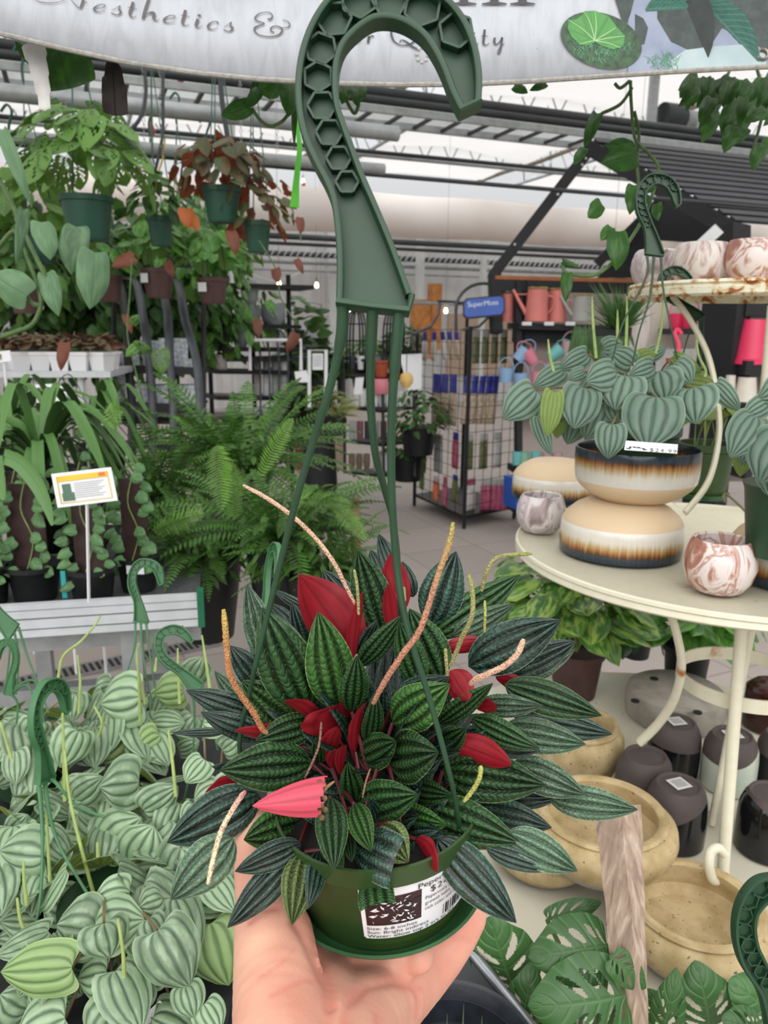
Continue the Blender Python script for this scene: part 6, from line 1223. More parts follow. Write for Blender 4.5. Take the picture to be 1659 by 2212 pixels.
# nearer trailing stems crossing the left edge
vine('trailing_vine', 'thick green trailing stem curving across the left edge with pale leaves', [[(-20, 560, 1.6), (30, 500, 1.6), (60, 560, 1.6), (82, 620, 1.6), (88, 660, 1.6), (70, 700, 1.6), (30, 718, 1.6), (-20, 735, 1.6)], [(0, 390, 1.6), (30, 450, 1.6), (60, 520, 1.6), (100, 600, 1.6)], [(88, 660, 1.6), (70, 655, 1.6), (55, 635, 1.6)]],
     [(5, 285, 66, 440, 30, 1.6), (50, 455, 36, 570, 26, 1.6), (58, 640, -20, 590, 76, 1.58), (100, 590, 125, 680, 44, 1.6), (205, 545, 195, 668, 70, 2.2), (165, 490, 150, 590, 60, 2.3), (90, 480, 110, 560, 50, 2.2)], leafmat('grey_green_leaf', '#5f8a5c', '#4a7548', '#7f9f78', rough=.4, rv=.3, vein_amt=.4, noise_c='#7aa274', noise_amt=.4, nscale=3, bump=.3, tr=.15), r=.005, seed=12, cat='trailing plant')
vine('bronze_vine', 'trailing bronze and orange leaves hanging under the bronze baskets', [[(560, 520, 3.0), (600, 590, 3.0), (605, 640, 3.0), (640, 700, 3.0)], [(420, 430, 3.0), (410, 470, 3.0)], [(590, 440, 2.9), (640, 480, 2.9), (650, 520, 2.9)]],
     [(500, 500, 510, 550, 34, 2.9), (595, 580, 600, 610, 28, 2.9), (640, 720, 620, 760, 30, 2.9), (648, 470, 650, 505, 24, 2.9), (640, 560, 655, 590, 20, 2.9), (555, 690, 560, 730, 26, 2.9), (270, 680, 285, 720, 20, 3.0), (140, 740, 130, 800, 32, 2.6), (290, 555, 240, 575, 36, 2.9), (360, 565, 375, 600, 26, 3.3)], leafmat('rust_red_leaf', '#8a4a30', '#6e3a28', '#a4482a', rough=.5, rv=.3, vein_amt=.4, tr=.3, bump=.1), r=.003, seed=13, wk=.8)
vine('bronze_vine', 'bright orange leaf hanging beside the bronze basket', [(405, 440, 3.0), (400, 455, 3.0)], [(402, 450, 408, 492, 30, 2.9), (418, 470, 428, 500, 16, 2.9)], leafmat('orange_leaf', '#d9701c', '#c05a14', '#e08a2a', rough=.5, rv=.15, vein_amt=.3, tr=.4, bump=.1), r=.002, seed=14, wk=1.2)
vine('green_vine', 'green holed vine hanging in front of the arched black trellis', [[(285, 560, 2.8), (280, 640, 2.8), (275, 720, 2.8), (290, 790, 2.8), (310, 870, 2.8)]], [(290, 750, 325, 755, 30, 2.8), (345, 755, 350, 810, 40, 2.8), (300, 745, 270, 770, 22, 2.8), (285, 700, 300, 680, 20, 2.8)], L_A, r=.003, seed=15, holes=True)
# ------------------------------------------------------------------ middle distance and background
M_BM = pm('black_metal', '#17181a', .45, .3, var=.1, scale=10)
M_GM = pm('grey_metal_arch', '#4d5055', .4, .5, var=.1, scale=10)
M_BW = pm('black_stained_wood', '#1b1c20', .65, var=.15, scale=6, bump=.2)
def fz(px, py): return Zp(px, py, 0)
# wall of hanging greenery at the left
for i, (px, py, d, R, n_, lm, lb) in enumerate(((60, 700, 5.0, .75, 150, L_DG, 'mass of dark green trailing plants on a rack at the left edge'), (200, 690, 5.2, .65, 130, L_DG, 'mass of dark green trailing plants behind the brown baskets'), (330, 690, 5.6, .60, 120, L_DG, 'green trailing plants behind the black arched trellis'), (450, 670, 5.8, .55, 120, L_PO, 'green trailing plants right of the arched trellis'), (40, 560, 4.6, .5, 110, L_A, 'light green leaves above the left plant rack'), (430, 540, 5.0, .42, 110, L_PO, 'light green leaves above the right brown basket'), (300, 560, 5.2, .5, 110, L_DG, 'dark green leaves between the brown baskets'), (150, 560, 4.9, .5, 110, L_DG, 'dark leaves hanging below the big holed plant'))):
    c = W(px, py, d); rgq = random.Random(60+i); t = thing('trailing_plant', lb, 'trailing plant', c-Z3*R*.6, 'trailing plants of the left rack'); mb = MB(); dome(mb, c, R, n_*3, .12, .08, 'heart', rgq, .75, .8, -1, 4, 4, upn=.25, inner=.7); obj('foliage', mb, lm, t)
    mb = MB(); mb.lathe([(0, -.1), (.09, -.1), (.12, .08), (0, .08)], c, 20); obj('pot', mb, M_BLK, t)
# plant rack frame carrying them
rk = thing('plant_rack', 'black plant rack behind the trailing plants at the left', 'rack', W(200, 760, 5.6))
c = W(200, 760, 5.7); g0 = Vector((c.x, c.y, 0))
for du in (-1.6, -.5, .6, 1.5):
    mb = MB(); mb.tube([g0+U*du, g0+U*du+Z3*2.0], .02, 6); obj('post', mb, M_BM, rk)
for z in (.9, 1.35, 1.9):
    mb = MB(); mb.box(g0+Z3*z, (3.3, .4, .03), (U, V, Z3)); obj('shelf', mb, M_BM, rk, smooth=False)
# white table with a row of small white pots
d0 = 3.7; A = W(-120, 800, d0); B = W(245, 812, d0+.1); B.z = A.z; e = (B-A).normalized(); nn_ = e.cross(Z3)
wt = thing('white_table', 'white metal table carrying the row of small white pots at the left', 'table', (A+B)/2-Z3*A.z)
mb = MB(); mb.poly([A+nn_*.06, B+nn_*.06, B-nn_*.5, A-nn_*.5], -Z3, .03); obj('table_top', mb, M_AL, wt, smooth=False)
for q in (B-e*.05, A.lerp(B, .80), A.lerp(B, .2)): mb = MB(); mb.tube([q-Z3*.03, Vector((q.x, q.y, 0))], .018, 8); obj('leg', mb, M_WSTEEL, wt)
L_FI = leafmat('pinkish_striped_leaf', '#7a6548', '#c0907a', '#8a5a48', side=6, rough=.5, rv=.45, vein_amt=.6, noise_c='#5a6a3a', noise_amt=.6, nscale=2, bump=.1, tr=.15)
wp = None; N_ = 8; SY = {}
for row in (0, 1):
    for i in range(N_):
        c = A.lerp(B, (i+.45)/N_)-nn_*(.02+row*.14)
        if wp is None:
            wp = thing('small_potted_plant', 'x', 'potted plant', c, 'small white pots with pinkish leaves'); mb = MB(); s_ = .048
            for z0, z1, w0, w1 in ((0, .075, .036, .046), (.075, .09, .050, .050)):
                vs = [c+Vector((sx*w*1.0, sy*w, z)) for z, w in ((z0, w0), (z1, w1)) for sx, sy in ((-1, -1), (1, -1), (1, 1), (-1, 1))]; mb.add(vs, [(0, 1, 5, 4), (1, 2, 6, 5), (2, 3, 7, 6), (3, 0, 4, 7), (4, 5, 6, 7), (3, 2, 1, 0)])
            obj('pot', mb, M_WHITE, wp, smooth=False); mb = MB(); dome(mb, c+Z3*.12, .07, 34, .07, .035, 'lance', random.Random(3), .8, .1, -.2, 4, 4, upn=.1); obj('foliage', mb, L_FI, wp); o = wp
        else: o = dup(wp, c, (i*1.3+row))
        o['label'] = 'small white pot with pinkish striped leaves, %s of the %s row' % (['first', 'second', 'third', 'fourth', 'fifth', 'sixth', 'seventh', 'last'][i]+' from the left', ['front', 'back'][row])
for (x0, y0, x1, y1, d, lb) in ((76, 828, 142, 866, 3.3, 'white printed sign with a plant picture hanging below the white pots'), (-10, 757, 22, 780, 3.5, 'small white sign cut off by the left edge above the white pots'), (150, 915, 222, 948, 2.7, 'white and blue sign half hidden in the strap leaves')):
    t = thing('plant_sign', lb, 'sign', W((x0+x1)/2, y1, d)); mb = MB(); mb.poly([W(x0, y0+3, d), W(x1, y0, d), W(x1+3, y1, d), W(x0+4, y1+4, d)], -FWD, .002); obj('panel', mb, M_WHITE, t, smooth=False)
    mb = MB(); mb.poly([W(x0+7, y0+9, d)-FWD*.004, W(x0+(x1-x0)*.42, y0+8, d)-FWD*.004, W(x0+(x1-x0)*.45, y1-3, d)-FWD*.004, W(x0+9, y1-2, d)-FWD*.004], -FWD, .001); obj('picture', mb, pm('sign_leaf_picture', '#8a9a6a', .5, var=.4, scale=120), t, smooth=False); pq = W((x0+x1)/2, y1, d); mb = MB(); mb.tube([pq+FWD*.01, (pq.x, pq.y+.01, 0)], .006, 6); obj('stake', mb, M_WHITE, t)
# arched black trellis rack with patterned planters
d0 = 4.3; tr_ = thing('arched_trellis_rack', 'black and grey arched trellis rack holding blue patterned white planters', 'rack', W(345, 900, d0))
XS = [(258, 400, 228), (312, 425, 300), (362, 440, 355), (405, 450, 400)]
for k, (xt, _, xb) in enumerate(((268, 0, 285), (305, 0, 330), (358, 0, 375), (395, 0, 432))):
    mb = MB(); P_ = smooth_path([W(xt-40+k*4, 600+k*3, d0+.5), W(xt-10, 612, d0+.2), W(xt+5, 690, d0), W(xb-8, 780, d0-.02), W(xb, 880, d0-.02), W(xb, 1000, d0-.02)], 6)
    mb.tube(P_, .024, 6, flat=.5); obj('arch', mb, M_GM if k else M_BM, tr_)
for (y, hh) in ((798, .04), (880, .05), (962, .04)):
    mb = MB(); a = W(238, y-3, d0); b_ = W(436, y+4, d0); mb.bar(a, b_, .04, hh); obj('crossbar', mb, M_BM, tr_, smooth=False)
for y in (796, 868, 900):
    mb = MB(); a = W(245, y+2, d0+.22); b_ = W(432, y+6, d0+.22); mb.bar(a, b_, .40, .015); obj('shelf', mb, M_BM, tr_, smooth=False)
for x in (246, 440):
    mb = MB(); mb.tube([W(x, 640, d0+.05), W(x, 1060, d0+.05)], .015, 6); obj('post', mb, M_BM, tr_)
m, n, b, out = _new('blue_patterned_ceramic'); c = n.nodes.new('ShaderNodeTexCoord'); mp = n.nodes.new('ShaderNodeMapping'); mp.inputs['Rotation'].default_value = (0, math.radians(45), .4); n.links.new(c.outputs['Object'], mp.inputs[0])
ck = n.nodes.new('ShaderNodeTexChecker'); ck.inputs['Scale'].default_value = 42; n.links.new(mp.outputs[0], ck.inputs['Vector']); f = _noise(n, 90, 2)
n.links.new(_mix(n, srgb('#e6e8ea'), _mix(n, srgb('#7f96b8'), srgb('#e6e8ea'), f), ck.outputs['Fac']), b.inputs['Base Color']); b.inputs['Roughness'].default_value = .3; M_BLUEP = m
pt = None; ct = 0
for (x, y, w_, h_, nm) in ((278, 795, 46, 36, 'upper shelf, left'), (333, 795, 46, 60, 'upper shelf, with a taller one behind'), (377, 790, 56, 60, 'tall one on the upper shelf, right'), (412, 797, 36, 22, 'upper shelf, far right'), (300, 868, 48, 42, 'middle shelf, left'), (352, 868, 46, 38, 'middle shelf, middle'), (405, 868, 46, 38, 'middle shelf, right'), (305, 895, 52, 32, 'lower shelf, left'), (358, 897, 50, 40, 'lower shelf, middle'), (410, 897, 44, 40, 'lower shelf, right'), (258, 868, 30, 70, 'tall one at the left side')):
    c = W(x, y, d0+.16); W2 = w_*d0/F; H2 = h_*d0/F; mb = MB()
    for z0, z1, k0, k1 in ((0, H2*.86, .94, 1.0), (H2*.86, H2, 1.04, 1.04)):
        vs = [c+U*(sx*k*W2/2)+V*(sy*k*W2/2)+Z3*z for z, k in ((z0, k0), (z1, k1)) for sx, sy in ((-1, -1), (1, -1), (1, 1), (-1, 1))]; mb.add(vs, [(0, 1, 5, 4), (1, 2, 6, 5), (2, 3, 7, 6), (3, 0, 4, 7), (4, 5, 6, 7), (3, 2, 1, 0)])
    obj('patterned_planter', mb, M_BLUEP, smooth=False, label='white planter with blue geometric pattern, '+nm, cat='planter', group='blue patterned planters on the arched rack')
# grey pots on a shelf beyond, and black shelf unit
sh = thing('pot_shelf', 'black shelf rack carrying grey round pots left of the doorway', 'shelf', fz(555, 930))
q = fz(560, 960); d_s = depth(q)
for y in (706, 755, 803, 858, 908):
    mb = MB(); a = W(450, y-2, 5.9); b_ = W(628, y, 6.3); mb.bar(a, b_, .36, .03); obj('shelf', mb, M_BM, sh, smooth=False)
for x, dd in ((450, 5.9), (545, 6.1), (625, 6.3)): p = W(x, 700, dd); mb = MB(); mb.tube([(p.x, p.y, 0), (p.x, p.y, p.z)], .018, 6); obj('post', mb, M_BM, sh)
M_G1 = pm('grey_pot_glaze', '#8a8f94', .3, var=.08, scale=12); M_G2 = pm('dark_grey_pot', '#3a3d42', .4, var=.1, scale=12); M_G3 = pm('pale_pot', '#c9c3bd', .5, var=.06, scale=12); M_LG = pm('light_grey_green_pot', '#aab0ad', .4, var=.06, scale=12)
def simple_pot(px, py, d, wpx, hpx, m_, label, prof='round', nm='flower_pot', cat='plant pot', grp=None, tilt=None):
    c = W(px, py, d); R = wpx/2*d/F; H = hpx*d/F
    pr = {'round': [(0, 0), (R*.6, 0), (R*.85, H*.2), (R, H*.55), (R*.94, H*.9), (R*.9, H), (R*.8, H), (R*.82, H*.8), (0, H*.3)], 'cyl': [(0, 0), (R*.92, 0), (R*.96, H*.03), (R, H*.98), (R*.98, H), (R*.9, H), (R*.88, H*.3), (0, H*.2)], 'taper': [(0, 0), (R*.7, 0), (R*.73, H*.03), (R*.95, H*.86), (R*1.04, H*.87), (R*1.05, H), (R*.95, H), (0, H*.8)]}[prof]
    mb = MB(); mb.lathe(pr, c, 30); return obj(nm, mb, m_, None, label=label, cat=cat, group=grp, org=c)
for (x, y, w_, h_, m_, d, lb, pf) in ((540, 660, 38, 52, M_LG, 6.0, 'pale grey pot, stacked highest left of the doorway', 'round'), (543, 704, 42, 44, M_G1, 6.0, 'grey round pot under the pale one', 'round'), (590, 704, 54, 46, M_G1, 6.1, 'large grey round pot on the top shelf, right', 'round'), (475, 704, 40, 36, M_LG, 5.9, 'light grey pot on the top shelf, left', 'cyl'), (473, 752, 40, 46, M_G2, 5.9, 'dark grey pot on the second shelf, left', 'cyl'), (520, 752, 34, 42, M_G1, 6.0, 'grey pot on the second shelf beside the white post', 'round'), (476, 800, 30, 34, M_G3, 5.9, 'pale pot on the third shelf', 'cyl'), (455, 800, 22, 42, M_G2, 5.9, 'small dark pot left on the third shelf', 'cyl')): simple_pot(x, y, d, w_, h_, m_, lb, pf, grp='grey pots left of the doorway')
rg = random.Random(50); NM = ['left', 'second from left', 'second from right', 'right']
for r_, y in enumerate((802, 830, 856, 905, 940)):
    for i in range(4): simple_pot(556+i*19, y, 6.15, 15, 26, rg.choice([M_G3, M_LG, M_WHITE]), 'pale cup shaped pot in the shelf bars, row %s from the top, %s' % (['one', 'two', 'three', 'four', 'five'][r_], NM[i]), 'cyl', grp='pale pots behind the shelf bars')
mb = MB()
for i in range(4): mb.tube(smooth_path([W(540+i*19, 712, 6.0), W(552+i*20, 722, 5.95), W(562+i*20, 770, 5.95), W(562+i*20, 960, 5.95)], 5), .008, 5)
obj('bars', mb, M_GM, sh)
# white pvc sign frames
for (x0, y0, x1, y1, d, lb) in ((668, 757, 704, 880, 5.6, 'white pipe frame holding a printed notice beside the hanger wire'), (540, 735, 650, 800, 5.6, 'white pipe sign frame left of the doorway')):
    t = thing('sign_frame', lb, 'sign', W((x0+x1)/2, y1, d))
    mb = MB(); mb.tube([W(x0, y1, d), W(x0, y0, d), W(x1, y0, d), W(x1, y1, d)], .014, 8); obj('pipe', mb, M_WHITE, t)
    if x1-x0 < 60: mb = MB(); mb.poly([W(x0+7, y0+7, d), W(x1-6, y0+7, d), W(x1-6, y0+42, d), W(x0+7, y0+42, d)], -FWD, .003); obj('notice', mb, M_WHITE, t, smooth=False); mb = MB(); [mb.poly([W(x0+9, y0+12+5*k, d)-FWD*.006, W(x1-9, y0+12+5*k, d)-FWD*.006, W(x1-9, y0+13.5+5*k, d)-FWD*.006, W(x0+9, y0+13.5+5*k, d)-FWD*.006], -FWD, .001) for k in range(5)]; obj('print', mb, MATS['sign_grey_print'], t, smooth=False)
mb = MB(); mb.poly([W(636, 803, 5.3), W(662, 800, 5.3), W(669, 826, 5.3), W(640, 826, 5.3)], -FWD, .003); obj('price_card', mb, M_WHITE, smooth=False, label='small tilted white card among the plants below the doorway', cat='sign')
# table of foliage plants by the doorway
pb = thing('plant_table', 'black table of leafy plants under the white notice', 'table', fz(660, 985))
a = W(632, 905, 6.0); b_ = W(712, 903, 6.2); mb = MB(); mb.bar(a, b_, .5, .05); obj('table_top', mb, M_BM, pb, smooth=False)
p = W(688, 910, 6.1); mb = MB(); mb.lathe([(0, 0), (.17, 0), (.12, p.z-.02), (0, p.z-.02)], (p.x, p.y, 0), 24); obj('pedestal', mb, M_BM, pb)
L_RD = leafmat('dark_red_leaf', '#5a2024', '#3a1416', '#6a2a2a', rough=.5, rv=.4, tr=.1, bump=.1); L_AGL = leafmat('spotted_leaf', '#7fa06a', '#4a7a40', '#8fae70', rough=.45, rv=.3, noise_c='#3f7038', noise_amt=.7, nscale=5, bump=.1, tr=.15); L_AIR = leafmat('yellow_green_spiky', '#9aa65a', '#7f8f45', '#9aa65a', rough=.6, rv=.4, bump=0, tr=.1)
for i, (x, y, R, n_, ll, lw, lm, shp, lb) in enumerate(((640, 870, .13, 26, .17, .12, L_AGL, 'heart', 'spotted pale green plant on the black table, left'), (672, 868, .12, 26, .15, .10, L_AGL, 'heart', 'spotted pale green plant on the black table, right'), (650, 885, .10, 60, .10, .03, L_RD, 'lance', 'dark red leaved plant on the black table'), (690, 860, .12, 60, .12, .03, L_AIR, 'lance', 'yellow green spiky plant on the black table'), (722, 885, .16, 90, .20, .02, L_AIR, 'lance', 'spiky air plant beside the wire rack'), (660, 790, .3, 70, .17, .12, L_DG, 'heart', 'tall dark green plant behind the white notice'), (640, 700, .28, 60, .16, .1, L_DG, 'heart', 'dark green plant at the left of the doorway'), (690, 800, .25, 60, .2, .14, L_DG, 'ovate', 'broad leaved green plant behind the left hanger wire'))):
    c = W(x, y, 6.0 if i < 5 else 7.0); rgq = random.Random(90+i); t = thing('potted_foliage_plant', lb, 'houseplant', c-Z3*.12); mb = MB(); dome(mb, c, R, n_, ll, lw, shp, rgq, .9, -.2, -.4, 4, 5, upn=.1); obj('foliage', mb, lm, t)
    mb = MB(); mb.lathe([(0, -.2), (.06, -.2), (.08, -.05), (0, -.05)], c, 18); obj('pot', mb, M_GPOT, t)
# terracotta bird bath
q = fz(646, 1012); q = Vector((q.x, q.y, 0)); dq = depth(q); s_ = dq/F; bb = thing('bird_bath', 'small terracotta bird bath beyond the ferns', 'bird bath', q); mb = MB(); H_ = 62*s_
mb.lathe([(0, 0), (.10, 0), (.08, .05), (.05, .12), (.045, H_*.6), (.07, H_*.85), (0, H_*.85)], q, 24); obj('pedestal', mb, pm('terracotta', '#8a4a35', .75, var=.15, scale=14, bump=.2), bb)
mb = MB(); mb.lathe([(0, H_*.83), (.10, H_*.86), (.24, H_*.95), (.25, H_), (.22, H_), (.1, H_*.93), (0, H_*.92)], q, 32); obj('basin', mb, MATS['terracotta'], bb)
mb = MB(); mb.ball(q+Z3*(H_+.06), .06, 6, (1.2, .8, .9)); mb.ball(q+Z3*(H_+.13), .035, 5); obj('figurine', mb, MATS['terracotta'], bb)
# beige stone pedestal
q = fz(733, 1010); mb = MB(); mb.lathe([(0, 0), (.09, 0), (.075, .05), (.06, .1), (.06, .62), (.08, .66), (.16, .70), (.16, .73), (0, .73)], q, 24); obj('pedestal', mb, pm('beige_stone', '#a3947e', .8, var=.1, scale=14, bump=.2), label='beige stone pedestal left of the black wire rack', cat='pedestal')

# arched black wire rack with white pots
WR = 6.9; wr = thing('wire_rack', 'black wire rack with arched tops between the hanger wires', 'rack', fz(800, 1120))
def wbar(root, nm, pts, r, m_=None, n_=6): mb = MB(); mb.tube([W(*p_) for p_ in pts], r, n_); return obj(nm, mb, m_ or M_BM, root)
for (x, y0, y1) in ((742, 770, 1020), (826, 765, 1045), (893, 760, 1030), (890, 720, 760)): wbar(wr, 'post', [(x, y0, WR), (x+3, y1, WR-.3)], .014)
for (cx, w_) in ((770, 42), (850, 44)):
    for k in range(3):
        s = 1-k*.33; pts = [(cx-w_*.5*s, 800, WR), (cx-w_*.5*s, 720, WR)]+[(cx+math.cos(math.pi-math.pi*i/8)*w_*.5*s, 720-math.sin(math.pi*i/8)*58*(1-.08*k), WR) for i in range(9)]+[(cx+w_*.5*s, 800, WR)]
        wbar(wr, 'arch', pts, .010)
    for y in (700, 736): wbar(wr, 'crossbar', [(cx-w_*.5, y, WR), (cx+w_*.5, y, WR)], .007)
for y in (776, 816, 882, 955, 1022):
    mb = MB(); a = W(742, y, WR); b_ = W(826, y+10, WR-.15); c_ = W(893, y+2, WR); d_ = W(830, y-8, WR+.35); mb.poly([a, b_, c_, d_], Z3, .02); obj('shelf', mb, M_BM, wr, smooth=False)
rg = random.Random(71); k = 0
for (y, x0, x1, st, w_, h_, ms, pf, nm) in ((880, 762, 884, 14, 13, 33, [M_WHITE], 'cyl', 'white'), (950, 752, 830, 17, 15, 38, [M_G2, M_LG, pm('mauve_pot', '#8a5a68', .5)], 'cyl', 'dark'), (1018, 806, 884, 18, 17, 40, [M_WHITE, M_LG], 'cyl', 'pale'), (1016, 752, 792, 16, 15, 34, [pm('brown_paper_pot', '#7f6e5c', .8, var=.2, scale=40)], 'round', 'brown'), (800, 752, 772, 18, 17, 28, [M_WHITE, M_G2], 'taper', 'small')):
    x = x0; j = 0
    while x <= x1:
        j += 1; x += st; simple_pot(x-st/2, y-2, WR-.02, w_, h_, ms[j % len(ms)], '%s pot on the wire rack shelf, number %s from the left' % (nm, ['zero', 'one', 'two', 'three', 'four', 'five', 'six', 'seven', 'eight', 'nine', 'ten'][j]), pf, grp=nm+' pots on the wire rack')
M_TC = pm('orange_clay', '#b8583c', .7, var=.08, scale=10); M_PK = pm('pink_pot', '#e58a96', .5, var=.05)
for (x, y, w_, h_, m_, pf, lb) in ((823, 815, 36, 36, M_TC, 'taper', 'terracotta square pot with a white band on the wire rack'), (855, 815, 22, 32, M_TC, 'taper', 'terracotta pot right of the square one on the wire rack'), (822, 850, 40, 32, M_PK, 'cyl', 'bright pink pot between the hanger wires')): simple_pot(x, y, WR-.05, w_, h_, m_, lb, pf)
mb = MB(); mb.poly([W(768, 816, WR-.25), W(786, 815, WR-.25), W(782, 852, WR-.25), W(764, 852, WR-.25)], -FWD, .003); obj('price_card', mb, M_WHITE, smooth=False, label='white price card hanging on the wire rack', cat='sign')
mb = MB(); mb.poly([W(862, 766, WR-.2), W(912, 764, WR-.2), W(910, 840, WR-.2), W(882, 845, WR-.2)], -FWD, .003); obj('notice_board', mb, M_WHITE, smooth=False, label='white notice board behind the right hanger wire', cat='sign')
mb = MB(); c = W(878, 820, 5.6); r_ = 15*5.6/F; mb.lathe([(0, -r_*1.2), (r_*.45, -r_*1.2), (r_*.5, -r_*1.02), (r_*.85, -r_*.6), (r_, 0), (r_*.85, r_*.65), (r_*.5, r_*.98), (0, r_*1.05)], c, 24); obj('wooden_gourd', mb, pm('pale_gourd', '#d9b56c', .5, var=.08, scale=10), label='round yellowish wooden ball hanging by the rack post', cat='ornament')
mb = MB(); mb.tube([c+Z3*r_, c+Z3*(r_+.25)], .003, 5)
obj('cord', mb, M_BM, bpy.data.objects['wooden_gourd'])
for i, (x, y, R, lm, d, lb) in enumerate(((905, 900, .28, L_DG, 6.5, 'leafy green plants right of the wire rack'), (870, 740, .22, L_DG, 7.3, 'dark leafy plant on top of the wire rack'), (790, 765, .22, L_PO, 7.4, 'green plant behind the middle hanger wire'), (880, 960, .22, L_DG, 6.8, 'trailing dark plant low right of the wire rack'))):
    c = W(x, y, d); rgq = random.Random(120+i); t = thing('potted_foliage_plant', lb, 'houseplant', c-Z3*.2); mb = MB(); dome(mb, c, R, 110, .12, .05, 'ovate', rgq, .8, .3, -.7, 4, 4, upn=.2); obj('foliage', mb, lm, t)
    mb = MB(); mb.lathe([(0, -.32), (.12, -.32), (.16, -.08), (0, -.08)], c, 20); obj('pot', mb, M_BM, t)
# wooden planters and orange thing at the wall
mb = MB(); p = W(908, 712, 12); mb.box(p, (.28, .2, .9), (U, V, Z3)); obj('wooden_planter', mb, pm('orange_wood', '#b9793a', .6, var=.2, scale=10), smooth=False, label='orange brown wooden panel against the far wall', cat='panel')
mb = MB(); p = W(938, 685, 12); mb.box(p, (.16, .2, 1.0), (U, V, Z3)); obj('wooden_planter', mb, MATS['orange_wood'], smooth=False, label='narrow tan wooden panel beside the orange one', cat='panel')
mb = MB(); pa = W(920, 655, 10); mb.box(pa, (1.8, .6, .03), (U, V, Z3)); obj('wire_shelf', mb, M_TUBE, smooth=False, label='wire shelf high in front of the far wall', cat='shelf')

# moss rack -------------------------------------------------------
fr = fz(1002, 1142); lf = fz(895, 1092); rt = fz(1110, 1120); bk = lf+(rt-fr)*1.0
mr = thing('product_rack', 'black wire rack with a blue sign and bagged moss hanging on it', 'rack', (fr+lf+rt)/3)
def at(p, px, py):
    """the point above floor point p seen at image height py"""
    d = depth(p); q = W(px, py, d); return Vector((p.x, p.y, q.z))
tops = [(fr, 1000, 705), (lf, 897, 720), (rt, 1105, 612), (bk, 985, 650)]
P3 = []
for (p, px, py) in tops: q = at(p, px, py); P3.append(q); mb = MB(); mb.tube([p, q], .016, 8); obj('post', mb, M_BM, mr)
def zrow(py): return at(fr, 1000, py).z
SHZ = [zrow(1118), zrow(1025), zrow(925), zrow(800), zrow(712)]
for z in SHZ[:1]: mb = MB(); mb.poly([Vector((q.x, q.y, z)) for q in (fr, rt, bk, lf)], Z3, .02); obj('shelf', mb, M_BM, mr, smooth=False)
for k in range(16):
    z = SHZ[0]+(SHZ[-1]-SHZ[0])*k/15
    for (a, b_) in ((lf, fr), (fr, rt)): mb = MB(); mb.tube([Vector((a.x, a.y, z)), Vector((b_.x, b_.y, z))], .0025, 4); obj('wire', mb, M_BM, mr)
for (a, b_) in ((lf, fr), (fr, rt)):
    for k in range(1, 6): q = a.lerp(b_, k/6); mb = MB(); mb.tube([Vector((q.x, q.y, SHZ[0])), Vector((q.x, q.y, SHZ[-1]))], .0025, 4); obj('wire', mb, M_BM, mr)
d = depth(fr)
hc = W(1045, 660, d); mb = MB(); mb.tube([W(985+ (1-math.cos(math.pi*i/14))*60, 668-math.sin(math.pi*i/14)*56, d+.15) for i in range(15)], .014, 8); obj('hoop', mb, M_GM, mr)
mb = MB(); mb.tube([W(950, 650, d+.3), W(947, 680, d+.3), W(930, 706, d+.2), W(893, 722, d)], .012, 8); mb.tube([W(1068, 640, d-.1), W(1060, 680, d-.1), (W(1035, 705, d-.1)), W(1000, 712, d)], .012, 8); mb.tube([W(945, 650, d+.3), W(985, 652, d+.3), W(985, 715, d+.3)], .014, 8); mb.tube([W(985, 655, d+.2), W(1105, 645, d)], .012, 8); obj('hoop', mb, M_GM, mr)
sgn = thing('shop_sign', 'blue sign with white lettering on top of the moss rack', 'sign', W(1045, 690, d-.12))
cs = W(1045, 664, d-.34); ax = (RGT+UPV*.09).normalized(); ay = UPV; k_ = d/F
def oct_(w_, h_, c): return [(-w_, -h_+c), (-w_+c, -h_), (w_-c, -h_), (w_, -h_+c), (w_, h_-c), (w_-c, h_), (-w_+c, h_), (-w_, h_-c)]
mb = MB(); mb.poly([cs+ax*(x*k_)+ay*(y*k_) for x, y in oct_(43, 21, 7)], -FWD, .012); obj('frame', mb, M_BM, sgn, smooth=False)
mb = MB(); mb.poly([cs+ax*(x*k_)+ay*(y*k_)-FWD*.013 for x, y in oct_(40, 18, 6)], -FWD, .004); obj('panel', mb, pm('sign_blue', '#2f55a8', .45, var=.05), sgn, smooth=False)
vs, fs = text_geo('SuperMoss', 15*k_, space=.95); mb = MB(); mb.add([cs+ax*(x-34*k_)+ay*(y+2*k_)-FWD*.019 for x, y, z in vs], fs); obj('lettering', mb, pm('sign_white_letters', '#d5dcea', .5), sgn, smooth=False)
